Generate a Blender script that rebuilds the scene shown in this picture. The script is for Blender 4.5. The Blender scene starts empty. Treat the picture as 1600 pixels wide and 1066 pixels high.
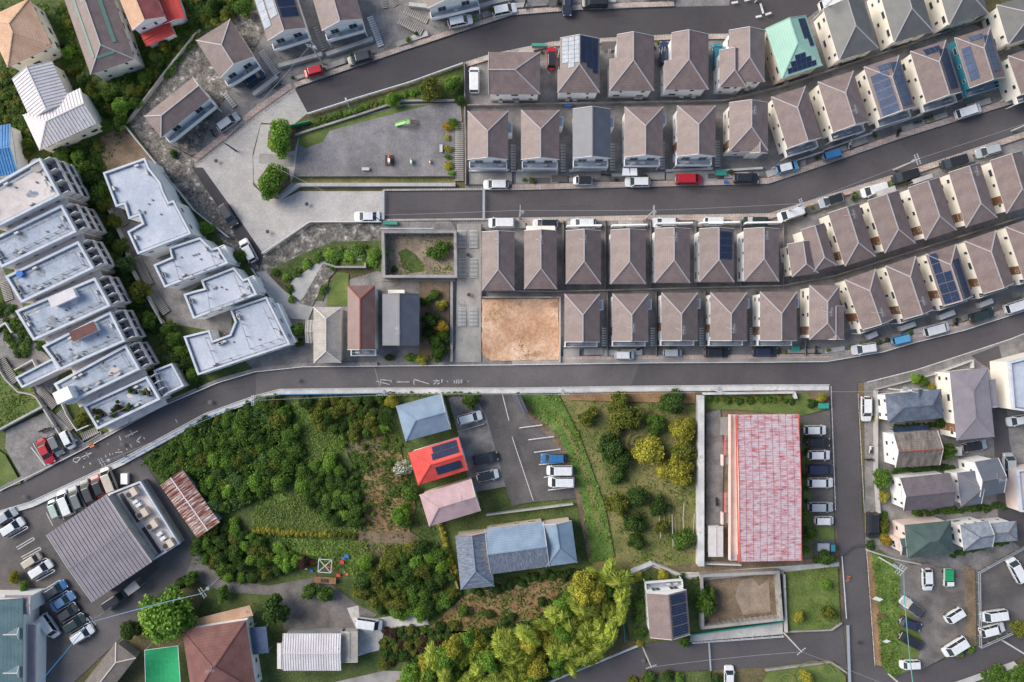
import bpy, bmesh, math, random
import numpy as np
from mathutils import Vector, Matrix
from mathutils.geometry import tessellate_polygon
R=random.Random(11)
scene=bpy.context.scene
COL=scene.collection
rad=math.radians
# ---------------------------------------------------------------- camera, sky, sun, exposure
S=.12; H=149.0                       # metres per photo pixel on the ground, flying height
cd=bpy.data.cameras.new('camera'); cam=bpy.data.objects.new('camera',cd); COL.objects.link(cam)
cam.location=(0,0,H); cam.rotation_euler=(0,0,0)
cd.sensor_width=36; cd.lens=36*H/(1600*S); cd.clip_end=6000; cd.clip_start=1
scene.camera=cam
SUN_EL=rad(38); SUN_AZ=rad(158)      # azimuth of the sun measured from +X: from the upper left of the picture
wd=bpy.data.worlds.new('World'); scene.world=wd; wd.use_nodes=True
nt=wd.node_tree; sky=nt.nodes.new('ShaderNodeTexSky'); sky.sky_type='NISHITA'; sky.sun_disc=False
sky.sun_elevation=SUN_EL; sky.sun_rotation=rad(90)-SUN_AZ; sky.air_density=1.0; sky.dust_density=2.0; sky.ozone_density=.6
bg=nt.nodes['Background']; bg.inputs[1].default_value=.145
nt.links.new(sky.outputs[0],bg.inputs[0])
sd=bpy.data.lights.new('sun','SUN'); sd.energy=3.1; sd.angle=rad(38); sd.color=(1,.94,.86)
sun=bpy.data.objects.new('sun',sd); COL.objects.link(sun); sun.location=(-120,60,160)
dv=Vector((math.cos(SUN_EL)*math.cos(SUN_AZ),math.cos(SUN_EL)*math.sin(SUN_AZ),math.sin(SUN_EL)))
sun.rotation_euler=dv.to_track_quat('Z','Y').to_euler()
vs=scene.view_settings; vs.view_transform='Standard'; vs.look='None'; vs.gamma=1; vs.use_curve_mapping=False
vs.exposure=0.14
# ---------------------------------------------------------------- helpers
def W(px,py,h=0.0):
    """ground-plan position (metres) of what the photograph shows at pixel px,py and height h"""
    f=S*(H-h)/H
    return ((px-800)*f,(533-py)*f)
def lin(c): return tuple((x/255/12.92 if x<=10 else ((x/255+.055)/1.055)**2.4) for x in c)
def ORD(i): return ['first','second','third','fourth','fifth','sixth','seventh','eighth','ninth','tenth','eleventh','twelfth','thirteenth'][i]
class MB:
    def __init__(s): s.v=[]; s.f=[]; s.m=[]
    def face(s,pts,m=0):
        n=len(s.v); s.v+=[tuple(p) for p in pts]; s.f.append(tuple(range(n,n+len(pts)))); s.m.append(m)
    def box(s,x0,x1,y0,y1,z0,z1,m=0,mt=None):
        n=len(s.v)
        s.v+=[(x0,y0,z0),(x1,y0,z0),(x1,y1,z0),(x0,y1,z0),(x0,y0,z1),(x1,y0,z1),(x1,y1,z1),(x0,y1,z1)]
        s.f+=[tuple(n+i for i in q) for q in ((0,3,2,1),(4,5,6,7),(0,1,5,4),(1,2,6,5),(2,3,7,6),(3,0,4,7))]
        s.m+=[m,m if mt is None else mt,m,m,m,m]
    def poly(s,poly,z,m=0,flip=False):
        n=len(s.v); s.v+=[(x,y,z) for x,y in poly]
        for t in tessellate_polygon([[Vector((x,y,0)) for x,y in poly]]):
            a,b,c=[poly[i] for i in t]
            cr=(b[0]-a[0])*(c[1]-a[1])-(b[1]-a[1])*(c[0]-a[0])
            t=tuple(t) if cr>0 else (t[0],t[2],t[1])
            if flip: t=(t[0],t[2],t[1])
            s.f.append(tuple(n+i for i in t)); s.m.append(m)
    def prism(s,poly,z0,z1,m=0,mt=None,bottom=True):
        poly=ccw(poly)
        k=len(poly)
        for i in range(k):
            a=poly[i]; b=poly[(i+1)%k]
            s.face([(a[0],a[1],z0),(b[0],b[1],z0),(b[0],b[1],z1),(a[0],a[1],z1)],m)
        s.poly(poly,z1,m if mt is None else mt)
        if bottom: s.poly(poly,z0,m,True)
    def beam(s,a,b,w,h,m=0):
        a=Vector(a); b=Vector(b); d=b-a
        if d.length<1e-6: return
        d.normalize(); up=Vector((0,0,1))
        if abs(d.z)>.95: up=Vector((1,0,0))
        r=d.cross(up).normalized(); u=r.cross(d)
        n=len(s.v)
        for p in (a,b):
            for i,j in ((-1,-1),(1,-1),(1,1),(-1,1)):
                s.v.append(tuple(p+r*(i*w/2)+u*(j*h/2)))
        s.f+=[tuple(n+i for i in q) for q in ((3,2,1,0),(4,5,6,7),(0,1,5,4),(1,2,6,5),(2,3,7,6),(3,0,4,7))]
        s.m+=[m]*6
    def tube(s,pts,r,n=6,m=0,r1=None):
        """tapered tube through pts"""
        base=len(s.v); k=len(pts)
        for i,p in enumerate(pts):
            p=Vector(p); d=Vector(pts[min(i+1,k-1)])-Vector(pts[max(i-1,0)])
            d.normalize(); up=Vector((0,0,1)) if abs(d.z)<.9 else Vector((1,0,0))
            a=d.cross(up).normalized(); b=a.cross(d)
            rr=r if r1 is None else r+(r1-r)*i/(k-1)
            for j in range(n):
                t=2*math.pi*j/n
                s.v.append(tuple(p+a*(rr*math.cos(t))+b*(rr*math.sin(t))))
        for i in range(k-1):
            for j in range(n):
                q=base+i*n
                s.f.append((q+j,q+(j+1)%n,q+n+(j+1)%n,q+n+j)); s.m.append(m)
        s.f.append(tuple(base+(k-1)*n+j for j in range(n))); s.m.append(m)
        s.f.append(tuple(base+n-1-j for j in range(n))); s.m.append(m)
    def cyl(s,x,y,z0,z1,r,n=10,m=0,r1=None): s.tube([(x,y,z0),(x,y,z1)],r,n,m,r1)
    def mesh(s,name,mats,smooth=False):
        me=bpy.data.meshes.new(name); me.from_pydata(s.v,[],s.f)
        if not isinstance(mats,(list,tuple)): mats=[mats]
        for mm in mats: me.materials.append(mm)
        if len(mats)>1: me.polygons.foreach_set('material_index',s.m)
        if smooth: me.polygons.foreach_set('use_smooth',[True]*len(s.f))
        me.update(); return me
    def build(s,name,mats,parent=None,smooth=False,loc=None,rz=0):
        return link(name,s.mesh(name,mats,smooth),parent,loc,rz)
def ccw(p):
    a=sum(p[i][0]*p[(i+1)%len(p)][1]-p[(i+1)%len(p)][0]*p[i][1] for i in range(len(p)))
    return list(p) if a>0 else list(reversed(p))
def link(name,me,parent=None,loc=None,rz=0):
    o=bpy.data.objects.new(name,me); COL.objects.link(o)
    if parent: o.parent=parent
    if loc is not None: o.location=loc
    if rz: o.rotation_euler=(0,0,rz)
    return o
def tag(o,label,cat,group=None):
    o['label']=label; o['category']=cat
    if group: o['group']=group
    return o
def thing(name,label,cat,loc=(0,0,0),rz=0,group=None):
    o=bpy.data.objects.new(name,None); COL.objects.link(o); o.location=loc; o.rotation_euler=(0,0,rz)
    o.empty_display_size=.2
    return tag(o,label,cat,group)
def offset_poly(poly,d):
    """inset a polygon by d (metres, towards the inside)"""
    p=ccw(poly); k=len(p); out=[]
    for i in range(k):
        a=Vector(p[i-1]); b=Vector(p[i]); c=Vector(p[(i+1)%k])
        e=(b-a).normalized(); f=(c-b).normalized()
        n1=Vector((-e.y,e.x)); n2=Vector((-f.y,f.x))
        m=(n1+n2)
        if m.length<1e-4: m=n1
        m.normalize(); q=max(.35,m.dot(n1))
        out.append(tuple(b+m*(d/q)))
    return out
def offset_line(pts,d):
    """polyline shifted by d to its left (world metres)"""
    out=[]; k=len(pts)
    for i in range(k):
        b=Vector(pts[i])
        n=Vector((0,0)); 
        if i>0: e=(b-Vector(pts[i-1])).normalized(); n1=Vector((-e.y,e.x))
        if i<k-1: f=(Vector(pts[i+1])-b).normalized(); n2=Vector((-f.y,f.x))
        if i==0: n=n2; q=1
        elif i==k-1: n=n1; q=1
        else:
            n=(n1+n2).normalized(); q=max(.4,n.dot(n1))
        out.append(tuple(b+n*(d/q)))
    return out
def band(pts,d0,d1):
    """strip polygon (photo pixels in, world out) between two offsets in pixels; positive = left of travel"""
    w=[W(*p) for p in pts]
    return offset_line(w,d0*S)+list(reversed(offset_line(w,d1*S)))
def inside(p,poly):
    x,y=p; r=False; k=len(poly); j=k-1
    for i in range(k):
        xi,yi=poly[i]; xj,yj=poly[j]
        if (yi>y)!=(yj>y) and x<(xj-xi)*(y-yi)/(yj-yi)+xi: r=not r
        j=i
    return r
# ---------------------------------------------------------------- materials
def mat(name,c,c2=None,scale=.6,fine=6.0,famt=.25,bump=.0,rough=.85,rv=.0,metal=0.0,stretch=None,spec=.3,c3=None,wet=None,course=None,contrast=(.38,.62)):
    """two-tone noise material; c, c2, c3 are sRGB 0-255 colours"""
    m=bpy.data.materials.new(name); m.use_nodes=True; n=m.node_tree; N=n.nodes; L=n.links
    b=N['Principled BSDF']; b.inputs['Roughness'].default_value=rough; b.inputs['Metallic'].default_value=metal
    b.inputs['Specular IOR Level'].default_value=spec
    tc=N.new('ShaderNodeTexCoord'); vec=tc.outputs['Object']
    if stretch:
        mp=N.new('ShaderNodeMapping'); mp.inputs['Scale'].default_value=stretch; L.new(vec,mp.inputs[0]); vec=mp.outputs[0]
    if c2 is None: c2=tuple(min(255,x*1.08) for x in c)
    n1=N.new('ShaderNodeTexNoise'); n1.inputs['Scale'].default_value=scale; n1.inputs['Detail'].default_value=6; n1.inputs['Roughness'].default_value=.62; L.new(vec,n1.inputs[0])
    r=N.new('ShaderNodeValToRGB'); r.color_ramp.elements[0].position=contrast[0]; r.color_ramp.elements[1].position=contrast[1]
    r.color_ramp.elements[0].color=(*lin(c),1); r.color_ramp.elements[1].color=(*lin(c2),1)
    if c3:
        e=r.color_ramp.elements.new(min(.97,contrast[1]+.1)); e.color=(*lin(c3),1)
    L.new(n1.outputs[0],r.inputs[0])
    n2=N.new('ShaderNodeTexNoise'); n2.inputs['Scale'].default_value=fine; n2.inputs['Detail'].default_value=3; L.new(vec,n2.inputs[0])
    mr=N.new('ShaderNodeMapRange'); mr.inputs[1].default_value=.3; mr.inputs[2].default_value=.7; mr.inputs[3].default_value=1-famt; mr.inputs[4].default_value=1+famt
    L.new(n2.outputs[0],mr.inputs[0]); val=mr.outputs[0]
    if rv:
        oi=N.new('ShaderNodeObjectInfo'); m2=N.new('ShaderNodeMapRange'); m2.inputs[3].default_value=1-rv; m2.inputs[4].default_value=1+rv
        L.new(oi.outputs['Random'],m2.inputs[0]); mu=N.new('ShaderNodeMath'); mu.operation='MULTIPLY'
        L.new(val,mu.inputs[0]); L.new(m2.outputs[0],mu.inputs[1]); val=mu.outputs[0]
    if course:   # fine horizontal roofing courses read from the height on the slope
        sp=N.new('ShaderNodeSeparateXYZ'); L.new(tc.outputs['Object'],sp.inputs[0])
        q=N.new('ShaderNodeMath'); q.operation='MULTIPLY'; q.inputs[1].default_value=1/course; L.new(sp.outputs[2],q.inputs[0])
        fr=N.new('ShaderNodeMath'); fr.operation='FRACT'; L.new(q.outputs[0],fr.inputs[0])
        gt=N.new('ShaderNodeMapRange'); gt.inputs[1].default_value=.0; gt.inputs[2].default_value=.35; gt.inputs[3].default_value=.8; gt.inputs[4].default_value=1.03
        L.new(fr.outputs[0],gt.inputs[0]); mu=N.new('ShaderNodeMath'); mu.operation='MULTIPLY'
        L.new(val,mu.inputs[0]); L.new(gt.outputs[0],mu.inputs[1]); val=mu.outputs[0]
    vm=N.new('ShaderNodeVectorMath'); vm.operation='SCALE'; L.new(r.outputs[0],vm.inputs[0]); L.new(val,vm.inputs[3])
    L.new(vm.outputs[0],b.inputs['Base Color'])
    if bump:
        bp=N.new('ShaderNodeBump'); bp.inputs['Strength'].default_value=bump; bp.inputs['Distance'].default_value=.1
        L.new(n2.outputs[0],bp.inputs['Height']); L.new(bp.outputs[0],b.inputs['Normal'])
    return m
def leafmat(name,dark,light,rv=.15):
    m=bpy.data.materials.new(name); m.use_nodes=True; n=m.node_tree; N=n.nodes; L=n.links
    b=N['Principled BSDF']; b.inputs['Roughness'].default_value=.6; b.inputs['Specular IOR Level'].default_value=.25
    at=N.new('ShaderNodeAttribute'); at.attribute_name='tone'
    r=N.new('ShaderNodeValToRGB'); r.color_ramp.elements[0].color=(*lin(dark),1); r.color_ramp.elements[1].color=(*lin(light),1)
    L.new(at.outputs['Fac'],r.inputs[0])
    oi=N.new('ShaderNodeObjectInfo'); m2=N.new('ShaderNodeMapRange'); m2.inputs[3].default_value=1-rv; m2.inputs[4].default_value=1+rv
    L.new(oi.outputs['Random'],m2.inputs[0])
    vm=N.new('ShaderNodeVectorMath'); vm.operation='SCALE'; L.new(r.outputs[0],vm.inputs[0]); L.new(m2.outputs[0],vm.inputs[3])
    L.new(vm.outputs[0],b.inputs['Base Color'])
    tr=N.new('ShaderNodeBsdfTranslucent'); L.new(vm.outputs[0],tr.inputs[0])
    mx=N.new('ShaderNodeMixShader'); mx.inputs[0].default_value=.34
    L.new(b.outputs[0],mx.inputs[1]); L.new(tr.outputs[0],mx.inputs[2]); L.new(mx.outputs[0],N['Material Output'].inputs[0])
    return m
def plain(name,c,rough=.5,metal=0.0,spec=.4,rv=0.0):
    return mat(name,c,tuple(x*.94 for x in c),scale=1.2,fine=9,famt=.05,rough=rough,metal=metal,spec=spec,rv=rv)
M={}
M['earth']=mat('earth',(78,80,52),(120,106,78),scale=.09,fine=3,famt=.35,bump=.4,c3=(60,78,38))
M['asphalt']=mat('asphalt',(78,75,78),(98,94,95),scale=.09,fine=6,famt=.12,bump=.15,contrast=(.25,.75))
M['asphalt_new']=mat('asphalt_new',(70,67,70),(84,81,83),scale=.09,fine=6,famt=.12,bump=.15,contrast=(.25,.75))
M['asphalt_old']=mat('asphalt_old',(94,91,93),(108,104,104),scale=.1,fine=6,famt=.13,bump=.2)
M['asphalt_wear']=mat('worn_asphalt_track',(84,81,83),(106,102,102),scale=.2,fine=5,famt=.12,bump=.15,contrast=(.25,.75))
M['crack']=mat('asphalt_seam',(62,60,62),(84,81,83),scale=1.0,fine=5,famt=.2)
M['lot']=mat('lot_asphalt',(84,82,82),(110,105,103),scale=.14,fine=5,famt=.16,bump=.2)
M['gravel']=mat('park_gravel',(112,110,112),(148,145,146),scale=.13,fine=4,famt=.18,bump=.4)
M['gravel2']=mat('pale_gravel',(98,94,92),(134,128,124),scale=.2,fine=5,famt=.18,bump=.4,c3=(82,79,76))
M['conc']=mat('concrete',(140,136,132),(168,164,158),scale=.25,fine=5,famt=.10,c3=(118,113,108))
M['concd']=mat('concrete_dark',(110,107,106),(150,146,143),scale=.35,fine=3.5,famt=.18,c3=(126,122,120),contrast=(.34,.66))
M['concw']=mat('concrete_white',(186,186,186),(212,212,210),scale=.35,fine=4,famt=.07,c3=(160,160,158))
M['conclt']=mat('concrete_light',(165,163,160),(188,186,183),scale=.3,fine=4,famt=.09,c3=(140,138,134))
M['shot']=mat('weathered_stone',(84,81,78),(130,125,118),scale=.7,fine=2.6,famt=.5,bump=.9,c3=(200,194,186),contrast=(.36,.58))
M['dirt']=mat('orange_dirt',(164,120,88),(204,166,136),scale=.14,fine=2.2,famt=.16,bump=.6,c3=(222,190,164),contrast=(.32,.54))
M['dirt2']=mat('darker_orange_dirt',(170,128,98),(192,152,122),scale=.5,fine=3,famt=.16,bump=.5)
M['soil']=mat('brown_soil',(104,90,74),(134,116,96),scale=.3,fine=4,famt=.25,bump=.5,c3=(88,90,60))
M['redsoil']=mat('reddish_soil',(134,104,74),(162,130,98),scale=.3,fine=4,famt=.22,bump=.5,c3=(112,108,62))
M['grass']=mat('lawn_grass',(86,104,52),(110,124,66),scale=.35,fine=5,famt=.24,bump=.5,c3=(146,132,88))
M['grassb']=mat('bright_grass',(84,112,50),(108,132,64),scale=.4,fine=4,famt=.32,bump=.6,c3=(142,138,88))
M['weeds']=mat('weedy_grass',(66,82,42),(92,104,56),scale=.28,fine=3,famt=.38,bump=.8,c3=(116,106,72))
M['drygrass']=mat('dry_grass',(104,110,62),(140,130,86),scale=.25,fine=4,famt=.26,bump=.5,c3=(86,106,52))
M['white']=mat('white_road_paint',(222,222,222),(196,196,198),scale=2.5,fine=9,famt=.12)
M['wornwhite']=mat('worn_white_paint',(205,205,206),(150,148,150),scale=2.2,fine=9,famt=.2)
M['orange']=plain('orange_paint',(214,120,60))
def brickmat(name,c,c2,mortar,sx,sy,rot=0):
    m=mat(name,c,c2,scale=.25,fine=5,famt=.12)
    N=m.node_tree.nodes; L=m.node_tree.links
    tc=N.new('ShaderNodeTexCoord'); mp=N.new('ShaderNodeMapping'); mp.inputs['Rotation'].default_value=(0,0,rot); L.new(tc.outputs['Object'],mp.inputs[0])
    br=N.new('ShaderNodeTexBrick'); br.inputs['Scale'].default_value=1; br.inputs['Brick Width'].default_value=sx; br.inputs['Row Height'].default_value=sy
    br.inputs['Mortar Size'].default_value=.035; br.inputs['Mortar Smooth'].default_value=.1
    br.inputs['Color1'].default_value=(1,1,1,1); br.inputs['Color2'].default_value=(.84,.84,.84,1); br.inputs['Mortar'].default_value=(mortar,mortar,mortar,1)
    L.new(mp.outputs[0],br.inputs[0])
    b=N['Principled BSDF']; src=b.inputs['Base Color'].links[0].from_socket
    mu=N.new('ShaderNodeVectorMath'); mu.operation='MULTIPLY'; L.new(src,mu.inputs[0]); L.new(br.outputs[0],mu.inputs[1]); L.new(mu.outputs[0],b.inputs['Base Color'])
    return m
M['pavers']=brickmat('interlocking_pavers',(186,181,177),(204,199,194),.80,.42,.24)
M['pink']=brickmat('pink_pavement_tiles',(184,160,150),(206,186,174),.5,1.1,.7)
M['kerbblk']=brickmat('kerb_blocks',(168,162,156),(190,184,178),.35,.5,1.6)
# roofs
M['r_brown']=mat('brown_slate_roof',(116,100,97),(129,113,108),scale=.7,fine=4,famt=.10,rough=.54,rv=.10,course=.17,bump=.08,spec=.58)
M['r_grey']=mat('grey_slate_roof',(92,92,90),(104,104,100),scale=.5,fine=6,famt=.09,rough=.48,rv=.06,course=.17,bump=.08,spec=.9)
M['r_slate']=mat('dark_slate_roof',(84,88,98),(94,98,108),scale=.5,fine=6,famt=.07,rough=.52,rv=.05,course=.17,bump=.08,spec=.8)
M['r_green']=mat('pale_green_roof',(158,196,178),(166,203,186),scale=.4,fine=4,famt=.03,rough=.6,course=.2)
M['r_dkgreen']=mat('dark_green_roof',(68,86,83),(82,98,94),scale=.5,fine=5,famt=.1,rough=.7,course=.17)
M['r_teal']=mat('teal_roof',(96,122,126),(110,136,139),scale=.5,fine=5,famt=.08,rough=.7,course=.17)
M['r_red']=mat('bright_red_roof',(206,74,66),(220,88,78),scale=.5,fine=4,famt=.06,rough=.6,course=.2)
M['r_redtile']=mat('dark_red_tile_roof',(136,76,76),(156,90,88),scale=.5,fine=4,famt=.12,rough=.7,course=.17)
M['r_orange']=mat('faded_orange_tile_roof',(196,158,130),(212,178,152),scale=.4,fine=4,famt=.12,rough=.8,course=.2,c3=(160,124,100))
M['r_blue']=mat('blue_grey_metal_roof',(118,138,158),(136,156,174),scale=.35,fine=5,famt=.07,rough=.6,course=.17)
M['r_bright_blue']=mat('bright_blue_roof',(64,124,178),(84,144,198),scale=.4,fine=4,famt=.12,rough=.5,course=.2)
M['r_pink']=mat('dusty_pink_roof',(176,148,152),(194,166,168),scale=.4,fine=5,famt=.08,rough=.7,course=.17)
M['r_maroon']=mat('maroon_slate_roof',(116,80,76),(132,94,88),scale=.4,fine=5,famt=.1,rough=.8,course=.2)
M['r_reddish']=mat('red_brown_roof',(108,76,70),(122,90,82),scale=.5,fine=5,famt=.08,rough=.5,course=.17,spec=.9)
M['r_oldtile']=mat('old_stained_tile_roof',(96,90,86),(134,124,116),scale=.6,fine=3,famt=.25,rough=.9,stretch=(.6,2.2,1),course=.2)
M['r_white']=mat('white_corrugated_roof',(206,200,202),(222,218,218),scale=.3,fine=4,famt=.06,rough=.6,c3=(170,150,140))
M['r_corr']=mat('grey_corrugated_roof',(160,154,146),(182,176,168),scale=.5,fine=4,famt=.1,rough=.7,c3=(136,127,118))
M['r_streak']=mat('streaked_blue_grey_roof',(94,100,114),(126,135,149),scale=2.0,fine=5,famt=.12,rough=.65,stretch=(.3,1.8,1),c3=(156,166,178),contrast=(.36,.62))
M['r_fadedred']=mat('faded_red_metal_roof',(174,74,84),(192,160,166),scale=.9,fine=5,famt=.14,rough=.65,stretch=(2.6,.7,1),c3=(196,190,195),contrast=(.34,.47))
M['r_rust']=mat('rusty_corrugated_roof',(120,66,58),(176,146,136),scale=1.6,fine=3,famt=.2,rough=.8,stretch=(.25,1.8,1),c3=(206,202,198),contrast=(.42,.54))
M['r_mauve']=mat('mauve_metal_roof',(132,126,133),(144,138,145),scale=.4,fine=4,famt=.06,rough=.5)
M['greenstripe']=plain('green_roof_patch',(116,150,136))
M['pvw']=brickmat('whitish_solar_cells',(176,182,190),(192,198,206),.8,.5,.5)
M['seam']=mat('worn_red_seam',(170,104,112),(188,162,168),scale=.8,fine=4,famt=.15,rough=.7)
M['r_bluegrey']=mat('dark_blue_grey_roof',(92,101,115),(112,121,135),scale=.8,fine=4,famt=.14,rough=.6,course=.17)
M['r_silver']=mat('silvery_grey_roof',(120,127,138),(142,149,158),scale=1.2,fine=4,famt=.14,rough=.6,course=.17)
M['r_plum']=mat('plum_grey_roof',(100,92,97),(112,104,109),scale=.6,fine=5,famt=.1,rough=.7,course=.17)
M['palesoil']=mat('pale_bare_soil',(134,118,104),(158,142,126),scale=.4,fine=3,famt=.15,bump=.4)
M['moss']=mat('mossy_dark_stain',(124,130,136),(158,165,173),scale=1.2,fine=4,famt=.22)
M['r_carport']=mat('brown_grey_sheet_roof',(112,104,98),(128,120,113),scale=.6,fine=4,famt=.1,rough=.7)
M['palegravel']=mat('whitish_gravel',(178,174,170),(204,201,198),scale=.5,fine=3,famt=.12,bump=.3,c3=(140,132,122))
M['r_salmon']=mat('salmon_red_edge',(192,92,82),(206,112,100),scale=.6,fine=4,famt=.1,rough=.7)
M['cap']=plain('pale_ridge_cap',(178,172,174),rough=.6)
M['capd']=plain('grey_ridge_cap',(120,112,112),rough=.6)
M['capr']=plain('red_ridge_cap',(156,78,66),rough=.7)
M['trim']=plain('white_gutter',(206,202,200),rough=.5)
M['trimd']=plain('grey_gutter',(112,104,104),rough=.5)
M['w_white']=mat('white_wall',(240,239,237),(246,245,243),scale=.4,fine=5,famt=.02,rv=.02)
M['w_cream']=mat('cream_wall',(238,231,217),(245,239,227),scale=.4,fine=5,famt=.03,rv=.02)
M['w_beige']=mat('beige_wall',(206,188,170),(216,200,184),scale=.4,fine=5,famt=.04)
M['w_pink']=mat('pink_beige_wall',(220,200,190),(230,213,205),scale=.4,fine=5,famt=.04)
M['w_teal']=plain('teal_wall',(58,128,148),rough=.6)
M['w_brown']=plain('brown_accent_wall',(134,98,70),rough=.7)
M['w_grey']=mat('grey_wall',(150,148,146),(170,168,164),scale=.5,fine=5,famt=.08)
M['w_apt']=mat('pale_apartment_wall',(216,206,200),(230,222,216),scale=.3,fine=4,famt=.06,c3=(190,180,172))
M['slab']=mat('pale_blue_roof_membrane',(150,160,176),(176,185,198),scale=.3,fine=2.2,famt=.11,c3=(134,141,152),contrast=(.34,.6))
M['slabw']=mat('white_roof_membrane',(176,183,196),(194,200,210),scale=.2,fine=2.5,famt=.08,c3=(158,162,170),contrast=(.36,.6))
M['slabp']=mat('stained_pinkish_roof',(196,186,182),(214,206,202),scale=.25,fine=3,famt=.07,c3=(176,164,158))
M['parapet']=mat('pale_parapet',(190,195,203),(206,210,217),scale=.6,fine=4,famt=.07,c3=(168,170,175))
M['glass']=plain('dark_window_glass',(58,70,76),rough=.15,spec=.6)
M['carglass']=plain('car_glass',(44,54,60),rough=.08,spec=.6)
M['tyre']=plain('black_rubber',(34,34,36),rough=.8)
M['rim']=plain('wheel_rim',(150,152,155),rough=.35,metal=.6)
M['lampglass']=plain('headlight_lens',(214,218,222),rough=.15)
M['redlens']=plain('tail_light_lens',(150,24,26),rough=.25)
M['metal']=plain('galvanised_metal',(176,182,188),rough=.45,metal=.25)
M['polec']=plain('concrete_pole',(186,184,180),rough=.8)
M['wire']=plain('grey_cable',(170,172,176),rough=.6)
M['bluecable']=plain('blue_cable_cover',(50,128,190),rough=.5)
M['wood']=mat('weathered_wood',(132,98,68),(156,120,88),scale=.8,fine=5,famt=.2)
M['dark']=plain('dark_metal',(66,64,68),rough=.6)
M['pv']=brickmat('blue_solar_cells',(46,58,84),(56,70,100),.62,.32,.32); M['pv'].node_tree.nodes['Principled BSDF'].inputs['Roughness'].default_value=.22
M['pvl']=brickmat('pale_solar_cells',(78,92,118),(96,110,136),.7,.32,.32); M['pvl'].node_tree.nodes['Principled BSDF'].inputs['Roughness'].default_value=.2
M['bark']=mat('bark',(86,70,54),(104,86,68),scale=2,fine=8,famt=.3)
M['net']=plain('green_net',(36,150,96),rough=.8)
M['bluetarp']=plain('blue_tarp',(52,116,196),rough=.6)
M['tealbin']=plain('teal_box_lid',(58,156,138),rough=.6)
M['playgreen']=plain('lime_play_paint',(150,214,120),rough=.5)
M['playorange']=plain('orange_play_paint',(222,128,70),rough=.5)
M['rail']=plain('white_guardrail',(214,218,224),rough=.45)
LF={'green':leafmat('green_leaves',(46,74,29),(128,162,68)),'dark':leafmat('dark_green_leaves',(36,60,27),(100,130,58)),
 'bright':leafmat('bright_green_leaves',(70,112,36),(160,194,82)),'yellow':leafmat('yellow_green_leaves',(126,126,44),(214,206,88)),
 'olive':leafmat('olive_leaves',(70,82,32),(156,160,70)),'bamboo':leafmat('bamboo_leaves',(114,138,50),(214,220,100),.22),
 'blueg':leafmat('blue_green_leaves',(50,80,46),(122,154,90)),'gold':leafmat('golden_leaves',(132,110,38),(218,188,72)),
 'white':leafmat('white_blossom_leaves',(70,100,48),(242,236,226)),'grass':leafmat('grass_blades',(78,102,42),(146,166,80)),'red':leafmat('purple_brown_leaves',(60,44,36),(110,84,66)),'vine':leafmat('thicket_leaves',(44,72,28),(112,144,60))}
# ---------------------------------------------------------------- ground
ZS=[]; zc=[.004]
def gz(x,y):
    z=0
    for p,zz in ZS:
        if inside((x,y),p): z=max(z,zz)
    return z
def gpx(px,py): x,y=W(px,py); return gz(x,y)
def ground(name,pts,m,world=False,z=None,track=True):
    poly=pts if world else [W(*p) for p in pts]
    if z is None: z=zc[0]; zc[0]+=.004
    mb=MB(); mb.poly(ccw(poly),z); o=mb.build(name,M[m] if isinstance(m,str) else m); o['kind']='structure'
    if track: ZS.append((poly,z))
    return o
# ---------------------------------------------------------------- the ground, roads and pavements
mb=MB(); mb.box(-1500,1500,-1500,1500,-2,0); o=mb.build('ground',M['earth']); o['kind']='structure'
R1U=[(462,138),(547,109),(623,83),(717,52),(800,25),(901,17),(1053,11),(1139,9),(1150,-60)]
R1L=[(481,177),(602,138),(727,98),(765,86),(863,66),(937,61),(1048,55),(1137,54),(1191,46),(1261,28),(1290,5),(1320,-60)]
R2U=[(599,299),(728,298),(800,298),(1003,293),(1200,288),(1263,267),(1410,216),(1600,157),(1700,125)]
R2L=[(599,343),(800,341),(1003,337),(1200,334),(1276,310),(1377,279),(1438,260),(1600,206),(1700,172)]
R3U=[(-60,800),(0,768),(132,702),(253,636),(342,598),(400,581),(476,573),(590,572),(800,570),(1015,567),(1200,566),(1289,565),(1377,550),(1428,535),(1504,516),(1600,485),(1700,452)]
R3L=[(-60,824),(0,798),(51,783),(192,717),(322,646),(400,618),(438,608),(602,606),(800,606),(1000,603),(1200,601),(1294,601),(1352,597),(1428,578),(1529,545),(1575,530),(1600,520),(1700,485)]
def rp(u,l): return u+list(reversed(l))
# broad zones first, finer ones above
ground('terrain',[(-90,-90),(465,-90),(300,262),(470,560),(250,640),(-90,800)],'weeds')
ground('pavement',[(300,60),(640,-90),(1160,-90),(1140,15),(623,86),(460,140),(310,265),(230,180)],'concd')
ground('pavement',rp([(727,95)]+R1L[3:],[(727,300)]+R2U[2:]),'concd')
ground('pavement',rp([(598,338)]+R2L[1:],[(598,575)]+R3U[8:]),'concd')
ground('terrain',[(440,470),(600,420),(600,572),(476,573),(400,582),(380,560),(450,540)],'concd')
ground('terrain',[(220,716),(322,650),(400,622),(602,610),(760,612),(905,780),(930,900),(960,1066),(560,1100),(250,1100),(330,900)],'weeds')
ground('terrain',[(800,610),(1090,610),(1095,880),(980,890),(930,900),(900,780),(870,700)],'drygrass')
ground('terrain',[(1095,612),(1300,606),(1310,880),(1095,880)],'soil')
ground('parking_lot',[(-60,815),(50,790),(192,722),(222,714),(312,850),(300,880),(75,1100),(-60,1100)],'lot')
ground('pavement',[(1350,597),(1430,575),(1530,545),(1700,480),(1700,1000),(1600,980),(1380,1060),(1352,860)],'concd')
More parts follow.
